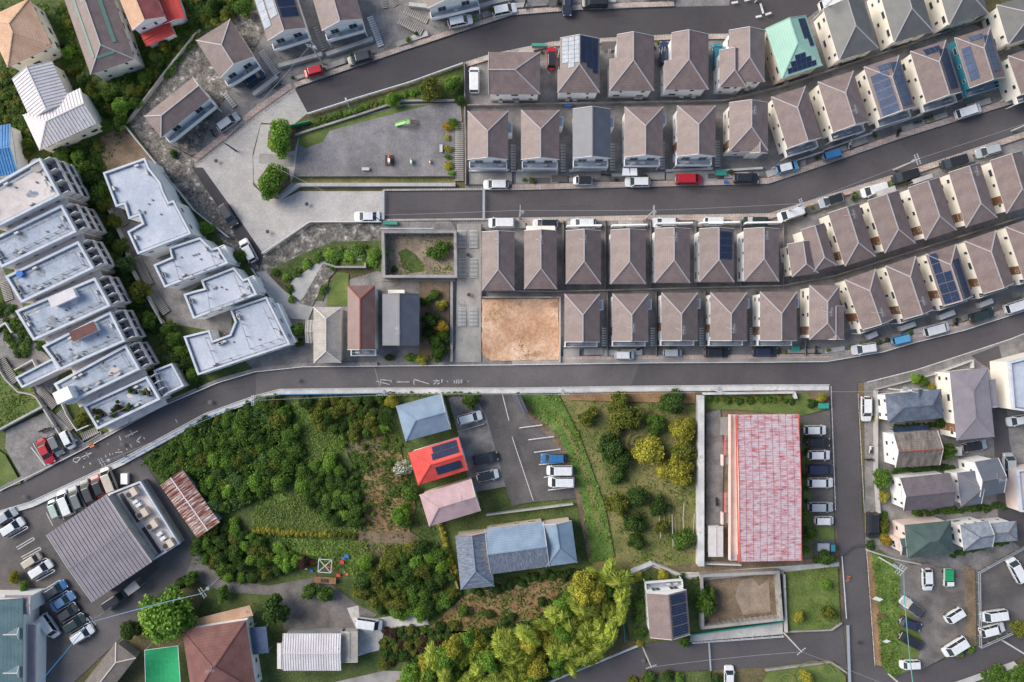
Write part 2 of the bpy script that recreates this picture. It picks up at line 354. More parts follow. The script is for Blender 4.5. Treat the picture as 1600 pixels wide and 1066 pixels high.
# top-left
ground('terrain',[(388,10),(420,40),(380,110),(330,190),(300,262),(256,268),(201,194),(262,115),(314,48)],'shot')
ground('terrain',[(165,310),(185,322),(200,345),(222,350),(215,400),(262,389),(268,402),(240,414),(257,450),(320,440),(290,460),(302,498),(362,483),(362,524),(333,534),(326,516),(262,505),(235,460),(210,418),(198,380)],'concd')
ground('terrain',[(-60,360),(5,420),(35,475),(55,535),(95,580),(80,615),(30,612),(-5,560),(-60,540)],'concd')
ground('grass_strip',[(-60,400),(-4,430),(10,470),(-10,480),(-60,470)],'weeds')
ground('terrain',[(155,215),(195,195),(250,265),(235,262),(165,280)],'soil')
ground('terrain',[(252,268),(256,264),(300,262),(330,260),(420,400),(405,425),(385,410),(350,380),(310,335),(275,300)],'shot')
# paved turning circle
PAV=[(306,262),(400,182),(460,138),(481,177),(458,196),(408,192),(395,240),(396,290),(415,308),(440,312),(468,299),(599,299),(599,346),(486,347),(412,398),(400,384),(317,270)]
ground('pavement',PAV,'pavers')
ground('pavement',band([(306,254),(400,178),(458,137)],0,9),'pink',True)
ground('pavement',band([(306,262),(400,186),(462,142)],0,3),'kerbblk',True)
ground('road',[(300,262),(317,262),(362,325),(412,398),(425,420),(412,428),(370,372),(340,322)],'asphalt_new')
# roads
ground('road',rp(R1U,R1L),'asphalt_new')
ground('road',[(1140,10),(1150,-60),(1320,-60),(1262,28),(1191,46),(1137,40)],'asphalt_new')
ground('road',rp(R2U,R2L),'asphalt')
ground('road',rp(R3U,R3L),'asphalt')
ground('road',[(400,581),(476,573),(590,572),(800,570),(1000,567),(985,603),(800,606),(602,606),(438,608),(400,618)],'asphalt_old')
ground('road',[(1294,598),(1340,596),(1339,610),(1347,800),(1352,857),(1365,1039),(1382,1060),(1390,1100),(1326,1100),(1324,1049),(1311,864),(1302,796)],'asphalt')
ground('road',[(780,1100),(856,1066),(939,1031),(1002,1006),(1053,1001),(1200,995),(1301,984),(1316,971),(1324,1049),(1299,1030),(1200,1042),(1015,1051),(972,1066),(930,1100)],'asphalt')
ground('road',[(1364,1039),(1441,1044),(1524,1011),(1565,996),(1600,977),(1700,930),(1700,990),(1600,1024),(1585,1033),(1486,1066),(1440,1100),(1370,1100)],'asphalt')
ground('road',[(1517,556),(1560,540),(1565,563),(1577,692),(1600,800),(1600,860),(1560,830),(1553,700),(1547,578)],'asphalt')
ground('road',[(205,722),(220,713),(310,850),(300,895),(250,940),(80,1100),(30,1100),(200,930),(280,860)],'asphalt_old')
ground('path',[(310,850),(345,905),(420,915),(500,900),(560,945),(590,960),(560,985),(445,985),(430,930),(350,925),(290,900)],'gravel2')
ground('path',[(542,950),(560,946),(562,965),(590,966),(612,962),(625,966),(640,958),(650,964),(668,966),(670,976),(652,978),(645,996),(632,1000),(622,990),(600,988),(592,1016),(575,1020),(560,1025),(558,985)],'palegravel')
ground('path',[(520,1066),(600,1048),(640,1048),(600,1100),(500,1100)],'conc')
# park
ground('park_ground',[(459,250),(468,212),(562,183),(628,163),(720,161),(722,190),(710,192),(710,276),(459,276)],'gravel')
ground('grass_strip',[(468,211),(500,200),(560,184),(630,166),(680,163),(640,172),(570,190),(515,205),(505,222),(478,232),(466,225)],'grass')
ground('grass_strip',[(459,276),(710,276),(712,286),(455,286)],'drygrass')
ground('grass_strip',[(490,185),(600,150),(724,104),(724,160),(630,156),(560,176),(490,200)],'weeds')
ground('pavement',[(455,286),(712,286),(712,293),(470,293),(440,311),(432,308)],'conclt')
ground('pavement',[(458,196),(468,212),(459,276),(455,287),(432,308),(412,304),(397,285),(396,245),(408,195)],'pavers')
ground('pavement',[(405,240),(460,243),(459,262),(405,256)],'conc')
ground('grass_strip',[(440,200),(462,196),(468,212),(461,236),(430,240),(418,230),(420,205)],'soil')
ground('grass_strip',[(418,262),(452,264),(455,287),(432,308),(412,300),(404,280)],'soil')
# bank below the turning circle
ground('terrain',[(412,400),(486,350),(596,350),(597,378),(520,378),(470,400),(418,432),(405,425)],'shot')
ground('grass_strip',[(418,425),(470,398),(520,378),(597,376),(597,425),(572,420),(520,420),(505,470),(470,470),(455,440)],'weeds')
ground('path',[(455,440),(510,402),(505,430),(470,470),(457,462)],'conclt')
ground('path',[(545,398),(570,394),(572,406),(545,408)],'conclt')
ground('terrain',[(505,412),(520,416),(527,420),(500,455),(488,478),(470,474),(480,455)],'shot')
ground('path',[(400,425),(415,424),(440,450),(470,475),(490,480),(482,500),(455,498),(425,465)],'conclt')
ground('grass_strip',[(527,425),(545,428),(545,478),(510,478),(515,450)],'grass')
ground('terrain',[(596,346),(705,346),(712,356),(712,440),(596,440)],'concd')
ground('terrain',[(604,368),(706,368),(706,428),(604,428)],'palesoil')
ground('grass_strip',[(622,395),(635,388),(650,398),(662,412),(664,424),(645,427),(630,420),(626,405)],'weeds')
ground('path',[(714,350),(752,350),(752,470),(752,566),(702,566),(712,545),(714,440)],'conc')
ground('grass_strip',[(655,440),(702,440),(702,545),(690,566),(655,566)],'soil')
DL=[(753,467),(873,467),(873,563),(768,564),(756,556),(753,548)]; DJ=[]
for (x_,y_),(u_,v_) in zip(DL,DL[1:]+DL[:1]):
    for k in range(10): DJ.append((x_+(u_-x_)*k/10+R.uniform(-.9,.9),y_+(v_-y_)*k/10+R.uniform(-.9,.9)))
ground('dirt_lot',DJ,'dirt')
for cx_,cy_,r_ in ((838,553,9),(824,556,5),(866,476,8),(760,500,6),(775,474,7)): ground('dirt_patch',[(cx_+r_*R.uniform(.5,1.2)*math.cos(t*.4),cy_+r_*R.uniform(.35,.8)*math.sin(t*.4)) for t in range(16)],M['dirt2'])
# gardens and fields
ground('garden_soil',[(540,660),(600,650),(625,700),(650,790),(640,830),(575,830),(560,760),(580,720),(545,700)],'redsoil')
ground('garden_soil',[(560,830),(640,830),(690,860),(660,900),(600,905),(560,880)],'soil')
ground('garden_soil',[(480,700),(600,692),(600,702),(480,712)],'soil')
ground('grass_field',[(455,630),(480,625),(500,660),(470,700),(455,690)],'grassb')
ground('grass_field',[(400,785),(440,770),(475,790),(500,820),(560,822),(560,838),(398,834)],'grassb')
ground('grass_field',[(440,840),(560,845),(560,885),(470,870)],'grassb')
ground('grass_field',[(440,690),(520,640),(535,690),(570,765),(565,830),(400,835),(390,800),(480,770)],'weeds')
ground('terrain',[(740,925),(905,895),(945,905),(860,940),(840,965),(740,985),(660,985),(650,1000),(720,935)],'redsoil')
ground('parking_lot',[(740,616),(800,616),(826,646),(876,697),(905,778),(833,784),(800,790),(780,733),(760,650)],'lot')
ground('pavement',[(700,620),(740,616),(760,650),(790,760),(735,770),(720,690)],'concd')
ground('grass_strip',[(800,616),(872,616),(905,680),(945,790),(960,870),(920,880),(908,790),(880,700),(828,645)],'grassb')
ground('path',[(806,617),(812,617),(840,650),(872,680),(890,716),(905,760),(925,870),(918,872),(899,770),(880,715),(862,686),(828,655)],'soil')
ground('path',[(868,645),(880,660),(905,700),(925,760),(940,830),(936,832),(918,765),(898,705)],'drygrass')
ground('grass_strip',[(872,612),(1086,612),(1086,630),(1000,628),(890,625)],'redsoil')
ground('grass_strip',[(1097,617),(1260,615),(1290,640),(1250,650),(1150,640),(1097,640)],'grass')
ground('pavement',[(1103,645),(1125,640),(1130,700),(1128,820),(1103,820)],'concd')
ground('pavement',[(1252,650),(1296,640),(1303,840),(1303,870),(1256,876)],'lot')
ground('grass_strip',[(1254,660),(1266,662),(1268,870),(1256,870)],'grass')
ground('grass_strip',[(1268,823),(1302,820),(1303,842),(1270,844)],'grass')
ground('terrain',[(1080,880),(1310,872),(1312,885),(1225,893),(1080,892)],'soil')
ground('grass_field',[(1221,894),(1308,882),(1312,970),(1298,981),(1224,985)],'grass')
ground('terrain',[(1095,900),(1210,893),(1215,965),(1098,978)],'soil')
ground('terrain',[(1155,905),(1175,903),(1185,915),(1200,905),(1203,955),(1160,960),(1148,930)],'palesoil')
ground('pavement',[(1077,990),(1222,970),(1222,990),(1077,1002)],'conclt')
ground('terrain',[(960,890),(1010,890),(1085,900),(1095,985),(1010,1004),(985,1000)],'weeds')
ground('pavement',[(985,890),(1020,876),(1060,893),(1090,893),(1310,878),(1309,884),(1090,907),(1060,900),(1018,885),(990,900)],'conclt')
ground('grass_field',[(1190,1066),(1200,1046),(1299,1034),(1320,1055),(1322,1100),(1185,1100)],'grass')
ground('terrain',[(972,1072),(1015,1055),(1110,1046),(1110,1100),(960,1100)],'weeds')
ground('grass_strip',[(1357,862),(1372,858),(1404,885),(1405,950),(1404,1010),(1412,1050),(1390,1058),(1374,1035),(1368,950)],'grassb')
ground('path',[(1352,858),(1360,862),(1372,950),(1376,1040),(1366,1038)],'redsoil')
ground('parking_lot',[(1404,885),(1445,880),(1510,895),(1510,1008),(1440,1044),(1412,1050),(1404,1010)],'gravel2')
ground('grass_strip',[(1404,948),(1425,960),(1440,1000),(1432,1030),(1412,1040),(1404,1010)],'grass')
ground('path',[(1504,880),(1522,890),(1524,1008),(1508,1010)],'soil')
ground('parking_lot',[(1524,892),(1600,850),(1700,800),(1700,940),(1600,976),(1526,1008)],'lot')
ground('grass_strip',[(1520,1066),(1560,1050),(1600,1035),(1700,1000),(1700,1100),(1510,1100)],'weeds')
ground('path',[(1486,1066),(1582,1032),(1590,1040),(1516,1066)],'conclt')
ground('grass_strip',[(-20,560),(40,580),(70,640),(0,672),(-20,680)],'grass')
ground('pavement',[(12,672),(80,640),(122,680),(140,698),(40,752),(10,700)],'concd')
ground('grass_strip',[(-20,690),(10,710),(35,755),(0,765),(-20,770)],'grass')
# pavements along the roads
sw=lambda l,a,b,d0,d1,m,n='pavement': ground(n,band(l[a:b],d0,d1),m,True)
sw(R1U,0,7,3,8,'pink'); sw(R1U,0,7,0,3,'kerbblk'); sw(R1L,2,8,-8,-3,'pink'); sw(R1L,2,8,-3,0,'kerbblk')
sw(R2U,2,9,3,9,'pink'); sw(R2U,0,9,0,3,'kerbblk'); sw(R2L,1,9,-9,-3,'pink'); sw(R2L,0,9,-3,0,'kerbblk')
ground('pavement',band([(876,569)]+R3U[9:17],6,12),'pink',True); sw(R3U,8,17,0,6,'conc')
sw(R3L,1,12,-9,-1,'concw','pavement'); sw(R3U,1,8,0,6,'concd')
# pale driveways in front of the garages
for x0,x1,y0,y1 in ((733,800,270,289),(806,872,268,288),(955,985,272,284),(1050,1120,268,284),(883,940,344,352),(1285,1290,560,561),(1282,1318,543,556),(955,1012,345,355),(880,905,545,558),(940,965,545,558)):
    ground('pavement',[(x0,y0),(x1,y0),(x1,y1),(x0,y1)],'conc')
rb=random.Random(21)
def bays(pts,d0,d1,step):
    w=[Vector(W(*p)) for p in pts]
    for a_,b_ in zip(w,w[1:]):
        d=b_-a_; L=d.length; d.normalize(); n=Vector((-d.y,d.x)); u=0
        while u<L-1:
            ln=rb.uniform(.7,1.2)*step*S; e=min(L,u+ln)
            if rb.random()<.62:
                k0=d0+rb.uniform(0,2); k1=d1-rb.uniform(0,5)*(1 if d1>0 else -1)
                P=[a_+d*(u+.12)+n*(k0*S),a_+d*(e-.12)+n*(k0*S),a_+d*(e-.12)+n*(k1*S),a_+d*(u+.12)+n*(k1*S)]
                ground('pavement',[tuple(p) for p in P],rb.choice(['conc','conc','concd','conclt','lot']),True)
            u=e
bays(R2U[2:8],9,22,34); bays(R2L[1:8],-9,-20,30); bays([(876,569)]+R3U[9:16],12,24,34); bays(R1U[0:7],8,20,36); bays(R1L[2:8],-8,-22,40)
zw=zc[0]+.004; zc[0]+=.012
for l_,dmax in ((R1U[:7],40),(R2U,42),(R3U,34)):
    for k in range(7):
        i=rb.randrange(len(l_)-1); a_=Vector(l_[i]); b_=Vector(l_[i+1]); u=rb.random(); p=a_.lerp(b_,u*.7); q=a_.lerp(b_,min(1,u*.7+.25)); d=(b_-a_).normalized(); n=Vector((-d.y,d.x)); off=rb.uniform(6,dmax-6)
        pts=[tuple(p.lerp(q,t/6)+n*(off+rb.uniform(-.7,.7))) for t in range(7)]
        ground('asphalt_seam',band(pts,-.3,.3),'crack',True,z=zw+.004,track=False)
# road paint
def paint(pts,w,m='white',name='road_marking',z=None):
    ground(name,band(pts,-w/2,w/2),m,True,z=z,track=False)
zp=zc[0]+.004
paint(R3U[1:],1.1,z=zp); paint(R3L[0:12],.9,z=zp); paint(R3L[12:],1.1,z=zp)
paint([(1296,603),(1303,796)],1,'wornwhite',z=zp); paint([(1338,615),(1348,800)],.8,'wornwhite',z=zp)
paint([(1313,868),(1320,965)],1.4,z=zp); paint([(1351,856),(1364,1038)],1,'wornwhite',z=zp)
paint([(1312,866),(1330,852),(1349,850)],3,M['asphalt_new'],name='road_patch',z=zp)
T1=[((200,185),(345,195)),((345,195),(335,215)),((205,185),(205,245)),((155,205),(320,245)),((400,213),(565,213)),((620,180),(620,245)),((620,180),(810,238)),((860,200),(940,200)),((900,180),(900,215)),((865,242),(895,220)),((915,240),(940,222)),((968,180),(968,222)),((1030,200),(1045,215)),((1125,190),(1120,230)),((1150,188),(1147,230)),((1172,185),(1170,232)),((1194,185),(1192,230)),((1216,182),(1214,228)),((1290,195),(1296,218))]
for a,b in T1: paint([(570+a[0]/8,570+a[1]/8),(570+b[0]/8,570+b[1]/8)],1.25,'wornwhite',z=zp)
T2=[((215,590),(150,605)),((150,605),(140,640)),((140,640),(185,655)),((185,655),(232,605)),((215,590),(232,605)),((240,592),(370,535)),((305,528),(332,590)),((268,612),(298,600)),((715,325),(737,382)),((790,335),(945,262)),((850,258),(882,312)),((820,310),(830,335)),((985,330),(932,388)),((932,388),(975,405)),((1018,345),(1032,362)),((545,558),(550,590)),((592,538),(604,565)),((628,545),(640,548)),((350,658),(362,680)),((268,700),(277,722)),((1415,118),(1440,158)),((848,425),(870,468)),((665,530),(762,524)),((700,490),(715,498)),((570,422),(580,430)),((805,480),(815,500))]
for a,b in T2: paint([(100+a[0]/8,640+a[1]/8),(100+b[0]/8,640+b[1]/8)],1.2,'wornwhite',z=zp+.004)
T3=[((10,60),(90,45)),((170,30),(245,10)),((370,65),(405,190)),((310,235),(385,218)),((430,205),(505,180)),((315,5),(345,-3))]
for a,b in T3: paint([(1140+a[0]/8,a[1]/8),(1140+b[0]/8,b[1]/8)],3.2,z=zp)
paint([(143,697),(150,694)],5,'orange',z=zp)
for a,b in (((1320,901),(1326,899)),((1319,906),(1325,904)),((1322,898),(1322,907))): paint([a,b],1.5,'orange',z=zp)
T=lambda ox,oy,x,y:(ox+x/3.9475,oy+y/3.9475)
for a,b,c,d in ((45,545,185,527),(100,618,258,598),(135,695,298,675),(165,770,320,757),(195,848,365,828),(220,927,380,908),(0,600,130,990)):
    paint([T(800,530,a,b),T(800,530,c,d)],1.5 if d<985 else .9,z=zp)
paint([T(400,530,1520,340),T(400,530,1560,500)],1,z=zp)
for a,b,c,d in ((75,165,180,105),(120,235,220,175),(150,295,260,235),(190,355,300,300),(235,430,345,370),(280,500,385,435),(320,565,430,500),(365,635,470,570),(405,700,515,635),(445,765,555,700)):
    p=T(0,796,a,b); q=T(0,796,c,d); n=(1.0,1.6)
    paint([(p[0]-n[0],p[1]-n[1]),(q[0]-n[0],q[1]-n[1]),(q[0]+1.6,q[1]-.2),(q[0]+n[0],q[1]+n[1]),(p[0]+n[0],p[1]+n[1])],1.0,z=zp)
for i in range(6):   # bay lines beside the row of cars by the road
    x=76+i*17.5; y=800-i*9
    paint([(x,y),(x+10,y+20)],.9,z=zp)
paint([(52,698),(74,727)],1.2,z=zp)
# drain grates and manhole covers
zg=zp+.008
for x0,y0,x1,y1,w in ((599.5,299,599.5,344,4),(756,298,756,342,3.4),(1322,975,1325,1066,4.5),(1106,1001,1109,1046,2.5)):
    ground('drain_grate',band([(x0,y0),(x1,y1)],-w/2,w/2),'metal',True,z=zg,track=False)
def disc(px,py,r,m,name='manhole_cover'):
    x,y=W(px,py); mb=MB(); mb.poly([(x+r*math.cos(t*math.pi/8),y+r*math.sin(t*math.pi/8)) for t in range(16)],zg+.004)
    o=mb.build(name,m); o['kind']='structure'
for px,py in ((481,320),(420,363),(732,399),(733,461),(1340,1002),(340,253)): disc(px,py,.36,M['dark'])
for px,py in ((40,775),(193,694),(330,628),(466,594),(1004,1030)): disc(px,py,.4,M['asphalt_old'])
for cx,cy,r0,r1 in ((1000,690,5,14),(1000,690,12,22),(1228,1060,8,12),(1270,1058,30,34)):   # mown swathes of hay
    x,y=W(cx,cy); a0=R.uniform(0,3)
    pts=[(cx+r1*math.cos(a0+t*.25)*1.0,cy+r1*.8*math.sin(a0+t*.25)) for t in range(16)]
    ground('grass_strip',band(pts,-.7,.7),'drygrass',True,z=zg,track=False)
for i in range(11):
    x=1030+i*6+R.uniform(-2,2); y=780+R.uniform(-10,30)
    ground('grass_strip',band([(x,y),(x+R.uniform(-2,2),y+25),(x+R.uniform(-3,3),y+50)],-.6,.6),M['conclt'] if i%3==0 else 'drygrass',True,z=zg,track=False)
ZBASE=zc[0]
# ---------------------------------------------------------------- houses
WCACHE={}
def win_mesh(w,h,kind='w'):
    k=(round(w,2),round(h,2),kind)
    if k not in WCACHE:
        mb=MB(); t=.05; d=.06
        mb.box(-w/2,w/2,-d,.0,0,t,0); mb.box(-w/2,w/2,-d,0,h-t,h,0)
        mb.box(-w/2,-w/2+t,-d,0,t,h-t,0); mb.box(w/2-t,w/2,-d,0,t,h-t,0)
        if w>1.3: mb.box(-t/2,t/2,-d*.8,0,t,h-t,0)
        mb.box(-w/2+t,w/2-t,-d*.4,.0,t,h-t,1)
        WCACHE[k]=mb.mesh('window',[M['trim'],M['glass'] if kind=='w' else M['w_brown']])
    return WCACHE[k]
class House: pass
def frame(q,h,ridge):
    P=[Vector(W(*p,h)) for p in q]
    c=(P[0]+P[1]+P[2]+P[3])/4
    right=((P[1]-P[0])+(P[2]-P[3]))/2; up=((P[0]-P[3])+(P[1]-P[2]))/2
    if ridge=='v':
        l=up.length; w=right.length
        a=math.atan2(up.y,up.x)-math.pi/2; b=math.atan2(right.y,right.x); 
    else:
        l=right.length; w=up.length
        a=math.atan2(right.y,right.x)-math.pi/2; b=math.atan2(-up.y,-up.x)
    d=(b-a+math.pi)%(2*math.pi)-math.pi
    return c,w,l,a+d/2
def house(q,label,ridge='v',hips='',roof='r_brown',wall='w_white',h=5.6,pitch=.5,cap='cap',trim='trim',ov=.35,win='',bal='',solar=(),notch=None,ant=None,accent='',group=None,hipk=1.12,bay=None,ribs=None,pv='pv',parent=None,z0=None,acs=0,name='house',cat='house',baldepth=1.25,pvmat=None,roofW=None,pvW=None):
    """q: the four eave corners as the photograph shows them (top-left, top-right, bottom-right, bottom-left)"""
    c,w,l,a=frame(q,h,ridge)
    SIDES={'E':('x',1),'W':('x',-1),'N':('y',1),'S':('y',-1)} if ridge=='v' else {'E':('y',1),'W':('y',-1),'S':('x',1),'N':('x',-1)}
    if parent is None:
        t=thing(name,label,cat,(c.x,c.y,0),a,group); base=t
    else:
        t=parent; base=None
    if base is None:   # a wing of another house: build in the parent's frame
        off=Vector((c.x,c.y))-Vector(t.location[:2]); ra=-t.rotation_euler[2]
        lx=off.x*math.cos(ra)-off.y*math.sin(ra); ly=off.x*math.sin(ra)+off.y*math.cos(ra)
        X0=(lx,ly); dr=a-t.rotation_euler[2]
    else: X0=(0,0); dr=0
    def put(o):
        if base is None:
            o.location=(X0[0],X0[1],o.location.z); o.rotation_euler=(0,0,dr)
        return o
    hw=w/2; hl=l/2; rise=hw*pitch; hs=hw*hipk
    hN=any(SIDES[s]==('y',1) for s in hips); hS=any(SIDES[s]==('y',-1) for s in hips)
    if hN and hS: hs=min(hs,hl*.97)
    ra=hl-hs if hN else hl; rb=-hl+hs if hS else -hl
    zr=h+rise; th=.14
    mb=MB()
    def side(sx):
        pts=[(sx*hw,-hl,h)]
        if notch and SIDES[notch[0]]==('x',sx):
            d=notch[2]*S; y0=-hl+l*notch[1]
            pts+=[(sx*hw,y0,h),(sx*(hw-d),y0,h+d*pitch),(sx*(hw-d),hl,h+d*pitch)]
        else: pts+=[(sx*hw,hl,h)]
        pts+=[(0,ra,zr),(0,rb,zr)]
        return pts
    for sx in (-1,1):
        p=side(sx); mb.face(p if sx>0 else list(reversed(p)),3 if (roofW and sx<0) else 0)
        e=p[:-2]
        for i in range(len(e)-1):
            A,B=e[i],e[i+1]; qd=[(A[0],A[1],A[2]-th),(B[0],B[1],B[2]-th),B,A]
            mb.face(qd if sx>0 else list(reversed(qd)),2)
    for sy,hip,yr in ((1,hN,ra),(-1,hS,rb)):
        xl=-hw; xr=hw; zl=zrr=h
        if notch and sy==1:
            d=notch[2]*S
            if SIDES[notch[0]]==('x',-1): xl=-hw+d; zl=h+d*pitch
            else: xr=hw-d; zrr=h+d*pitch
        tri=[(xr,sy*hl,zrr),(xl,sy*hl,zl),(0,yr,zr)]
        mb.face(tri if sy>0 else list(reversed(tri)),0 if hip else 1)
        qd=[(xr,sy*hl,zrr-th),(xl,sy*hl,zl-th),(xl,sy*hl,zl),(xr,sy*hl,zrr)]
        mb.face(qd if sy>0 else list(reversed(qd)),2)
    bot=[(-hw,-hl),(hw,-hl),(hw,hl),(-hw,hl)]
    if notch:
        d=notch[2]*S; yn=-hl+l*notch[1]
        bot=[(-hw,-hl),(hw,-hl),(hw,hl),(-hw+d,hl),(-hw+d,yn),(-hw,yn)] if SIDES[notch[0]][1]<0 else [(-hw,-hl),(hw,-hl),(hw,yn),(hw-d,yn),(hw-d,hl),(-hw,hl)]
    mb.poly(bot,h-th,2,True)
    ro=put(mb.build('roof',[M[roof],M[wall],M[trim]]+([M[roofW]] if roofW else []),t))
    capm=MB(); lines=[]
    if ra-rb>.3: lines.append(((0,rb,zr),(0,ra,zr)))
    for hip,yr,sy in ((hN,ra,1),(hS,rb,-1)):
        if hip: lines+=[((0,yr,zr),(hw,sy*hl,h)),((0,yr,zr),(-hw,sy*hl,h))]
        else: 
            for sx in (-1,1):
                bx=sx*hw; bz=h
                if notch and SIDES[notch[0]]==('x',sx) and sy==1: bx=sx*(hw-notch[2]*S); bz=h+notch[2]*S*pitch
                lines.append(((0,sy*(hl-.05),zr+.0),(bx,sy*(hl-.05),bz)))
    for i,(A,B) in enumerate(lines):
        cm=MB(); gable=abs(A[1]-B[1])<1e-6
        cm.beam((A[0],A[1],A[2]+.05),(B[0],B[1],B[2]+.05),.1 if gable else .2,.08)
        o=cm.build('verge_trim' if gable else 'ridge_cap',M[trim if gable else cap],ro)
    if ribs:
        rm=MB(); sp=ribs if ribs>.05 else .7
        n=int(l/sp)
        for i in range(1,n):
            y=-hl+i*l/n
            for sx in (-1,1):
                lo=0
                if hN and y>ra: lo=(y-ra)/max(hl-ra,1e-3)*hw
                if hS and y<rb: lo=(rb-y)/max(rb+hl,1e-3)*hw
                if lo>hw-.2: continue
                rm.beam((sx*lo,y,h+(hw-lo)*pitch+.04),(sx*hw,y,h+.04),.14,.1)
        rm.build('roof_ribs',M[roof],ro)
    # walls
    x0,x1,y0,y1=-hw+ov,hw-ov,-hl+ov,hl-ov
    if bal:
        for s_ in bal:
            ax,sg=SIDES[s_]
            if ax=='y' and sg>0: y1=hl-.12
            if ax=='y' and sg<0: y0=-hl+.12
    poly=[(x0,y0),(x1,y0),(x1,y1),(x0,y1)]
    if notch:
        d=notch[2]*S; yn=-hl+l*notch[1]
        if SIDES[notch[0]][1]<0: poly=[(x0,y0),(x1,y0),(x1,y1),(x0+d,y1),(x0+d,yn),(x0,yn)]
        else: poly=[(x0,y0),(x1,y0),(x1,yn),(x1-d,yn),(x1-d,y1),(x0,y1)]
    mb=MB(); mb.prism(poly,-.05,h-th+.02)
    wo=put(mb.build('wall',M[wall],t))
    def wpos(ax,sg,u,dz=0):   # location and rotation of something on a wall
        if ax=='x': return ((x1 if sg>0 else x0)+sg*.002,u),(rad(90) if sg>0 else rad(-90))
        return (u,(y1 if sg>0 else y0)+sg*.002),(rad(180) if sg>0 else 0)
    rr=random.Random(int(abs(c.x*31+c.y*17)*10))
    for s_ in win:
        ax,sg=SIDES[s_]; ln=(y1-y0) if ax=='x' else (x1-x0)
        isb=s_ in bal
        for zf in (3.3,.9) if h>4.5 else (.9,):
            n=2 if isb else max(2,int(ln/2.6))
            for i in range(n):
                u=-ln/2+ln*(i+.5)/n+(0 if isb else rr.uniform(-.5,.5))
                ww,hh=(1.5,1.85) if isb else rr.choice([(.6,.8),(.75,.9),(1.3,1.0),(.5,1.1)])
                (px,py),rz=wpos(ax,sg,u)
                o=link('window',win_mesh(ww,hh),wo,(px,py,zf-(.35 if isb else -.3)),rz)
    for s_ in accent:
        ax,sg=SIDES[s_]; ln=(y1-y0) if ax=='x' else (x1-x0); u=ln*rr.uniform(-.36,-.2)
        (px,py),rz=wpos(ax,sg,u); mb=MB(); mb.box(-.75,.75,-.03,0,0,h-.35); mb.build('accent_panel',M['w_brown'],wo,loc=(px,py,0),rz=rz)
    for i in range(acs):
        ax,sg=SIDES['S']; ln=(x1-x0) if ax=='y' else (y1-y0); u=rr.uniform(-.4,.4)*ln
        (px,py),rz=wpos(ax,sg,u); mb=MB(); mb.box(-.4,.4,-.42,-.08,.0,.62); mb.box(-.28,.28,-.44,-.42,.06,.56,1); mb.build('air_conditioner',[M['trim'],M['w_grey']],wo,loc=(px,py,.16),rz=rz)
    for s_ in bal:
        ax,sg=SIDES[s_]; D=baldepth
        if ax=='y': bw=hw-.2; w0=hl-.12
        else: bw=hl-.3; w0=hw-ov
        def bx(mb,u0,u1,v0,v1,z0,z1):
            if ax=='y': q=sorted((sg*(w0+v0),sg*(w0+v1))); mb.box(u0,u1,q[0],q[1],z0,z1)
            else: q=sorted((sg*(w0+v0),sg*(w0+v1))); mb.box(q[0],q[1],u0,u1,z0,z1)
        pw=.13
        mb=MB(); bx(mb,-bw,bw,0,D,2.55,2.8); mb.build('balcony',M['slab'],wo)
        pr=MB(); bx(pr,-bw,bw,D-pw,D,2.8,3.75); bx(pr,-bw,-bw+pw,0,D-pw,2.8,3.75); bx(pr,bw-pw,bw,0,D-pw,2.8,3.75); pr.build('balcony_parapet',M[wall],wo)
        hr=MB(); bx(hr,-bw,bw,D-.1,D-.03,3.86,3.93)
        for i in range(5): u=-bw+.1+i*(2*bw-.2)/4; bx(hr,u-.03,u+.03,D-.09,D-.04,3.74,3.87)
        hr.build('balcony_rail',M['metal'],wo)
        po=MB(); bx(po,-bw,-bw+.15,D-pw+.01,D-.01,0,2.56); po.build('balcony_post',M[wall],wo)
        po=MB(); bx(po,bw-.15,bw,D-pw+.01,D-.01,0,2.56); po.build('balcony_post',M[wall],wo)
        for kk in range(rr.choice((1,2))): ac=MB(); u=rr.uniform(-.75,.75)*bw; bx(ac,u-.38,u+.38,D*.35,D*.62,2.8,3.4); ac.build('air_conditioner',M['trim'],wo)
        lp=MB(); bx(lp,-bw+.3,bw-.3,D*.5,D*.5+.06,4.3,4.36)
        bx(lp,-bw+.4,-bw+.46,D*.5,D*.5+.06,2.8,4.3); bx(lp,bw-.46,bw-.4,D*.5,D*.5+.06,2.8,4.3); lp.build('laundry_pole',M['metal'],wo)
    if bay:
        ax,sg=SIDES[bay[0]]; ya=-hl+l*bay[1]; 
        for nm,z0_,z1_,ins,mm in (('bay_box',0,h-1.0,0,wall),('bay_floor',h-1.0,h-.95,.12,'slab')):
            mb=MB(); q=sorted((sg*(hw-ov-.02),sg*(hw+.75-ins))); mb.box(q[0],q[1],ya-.9+ins,ya+.9-ins,z0_,z1_); mb.build(nm,M[mm],wo)
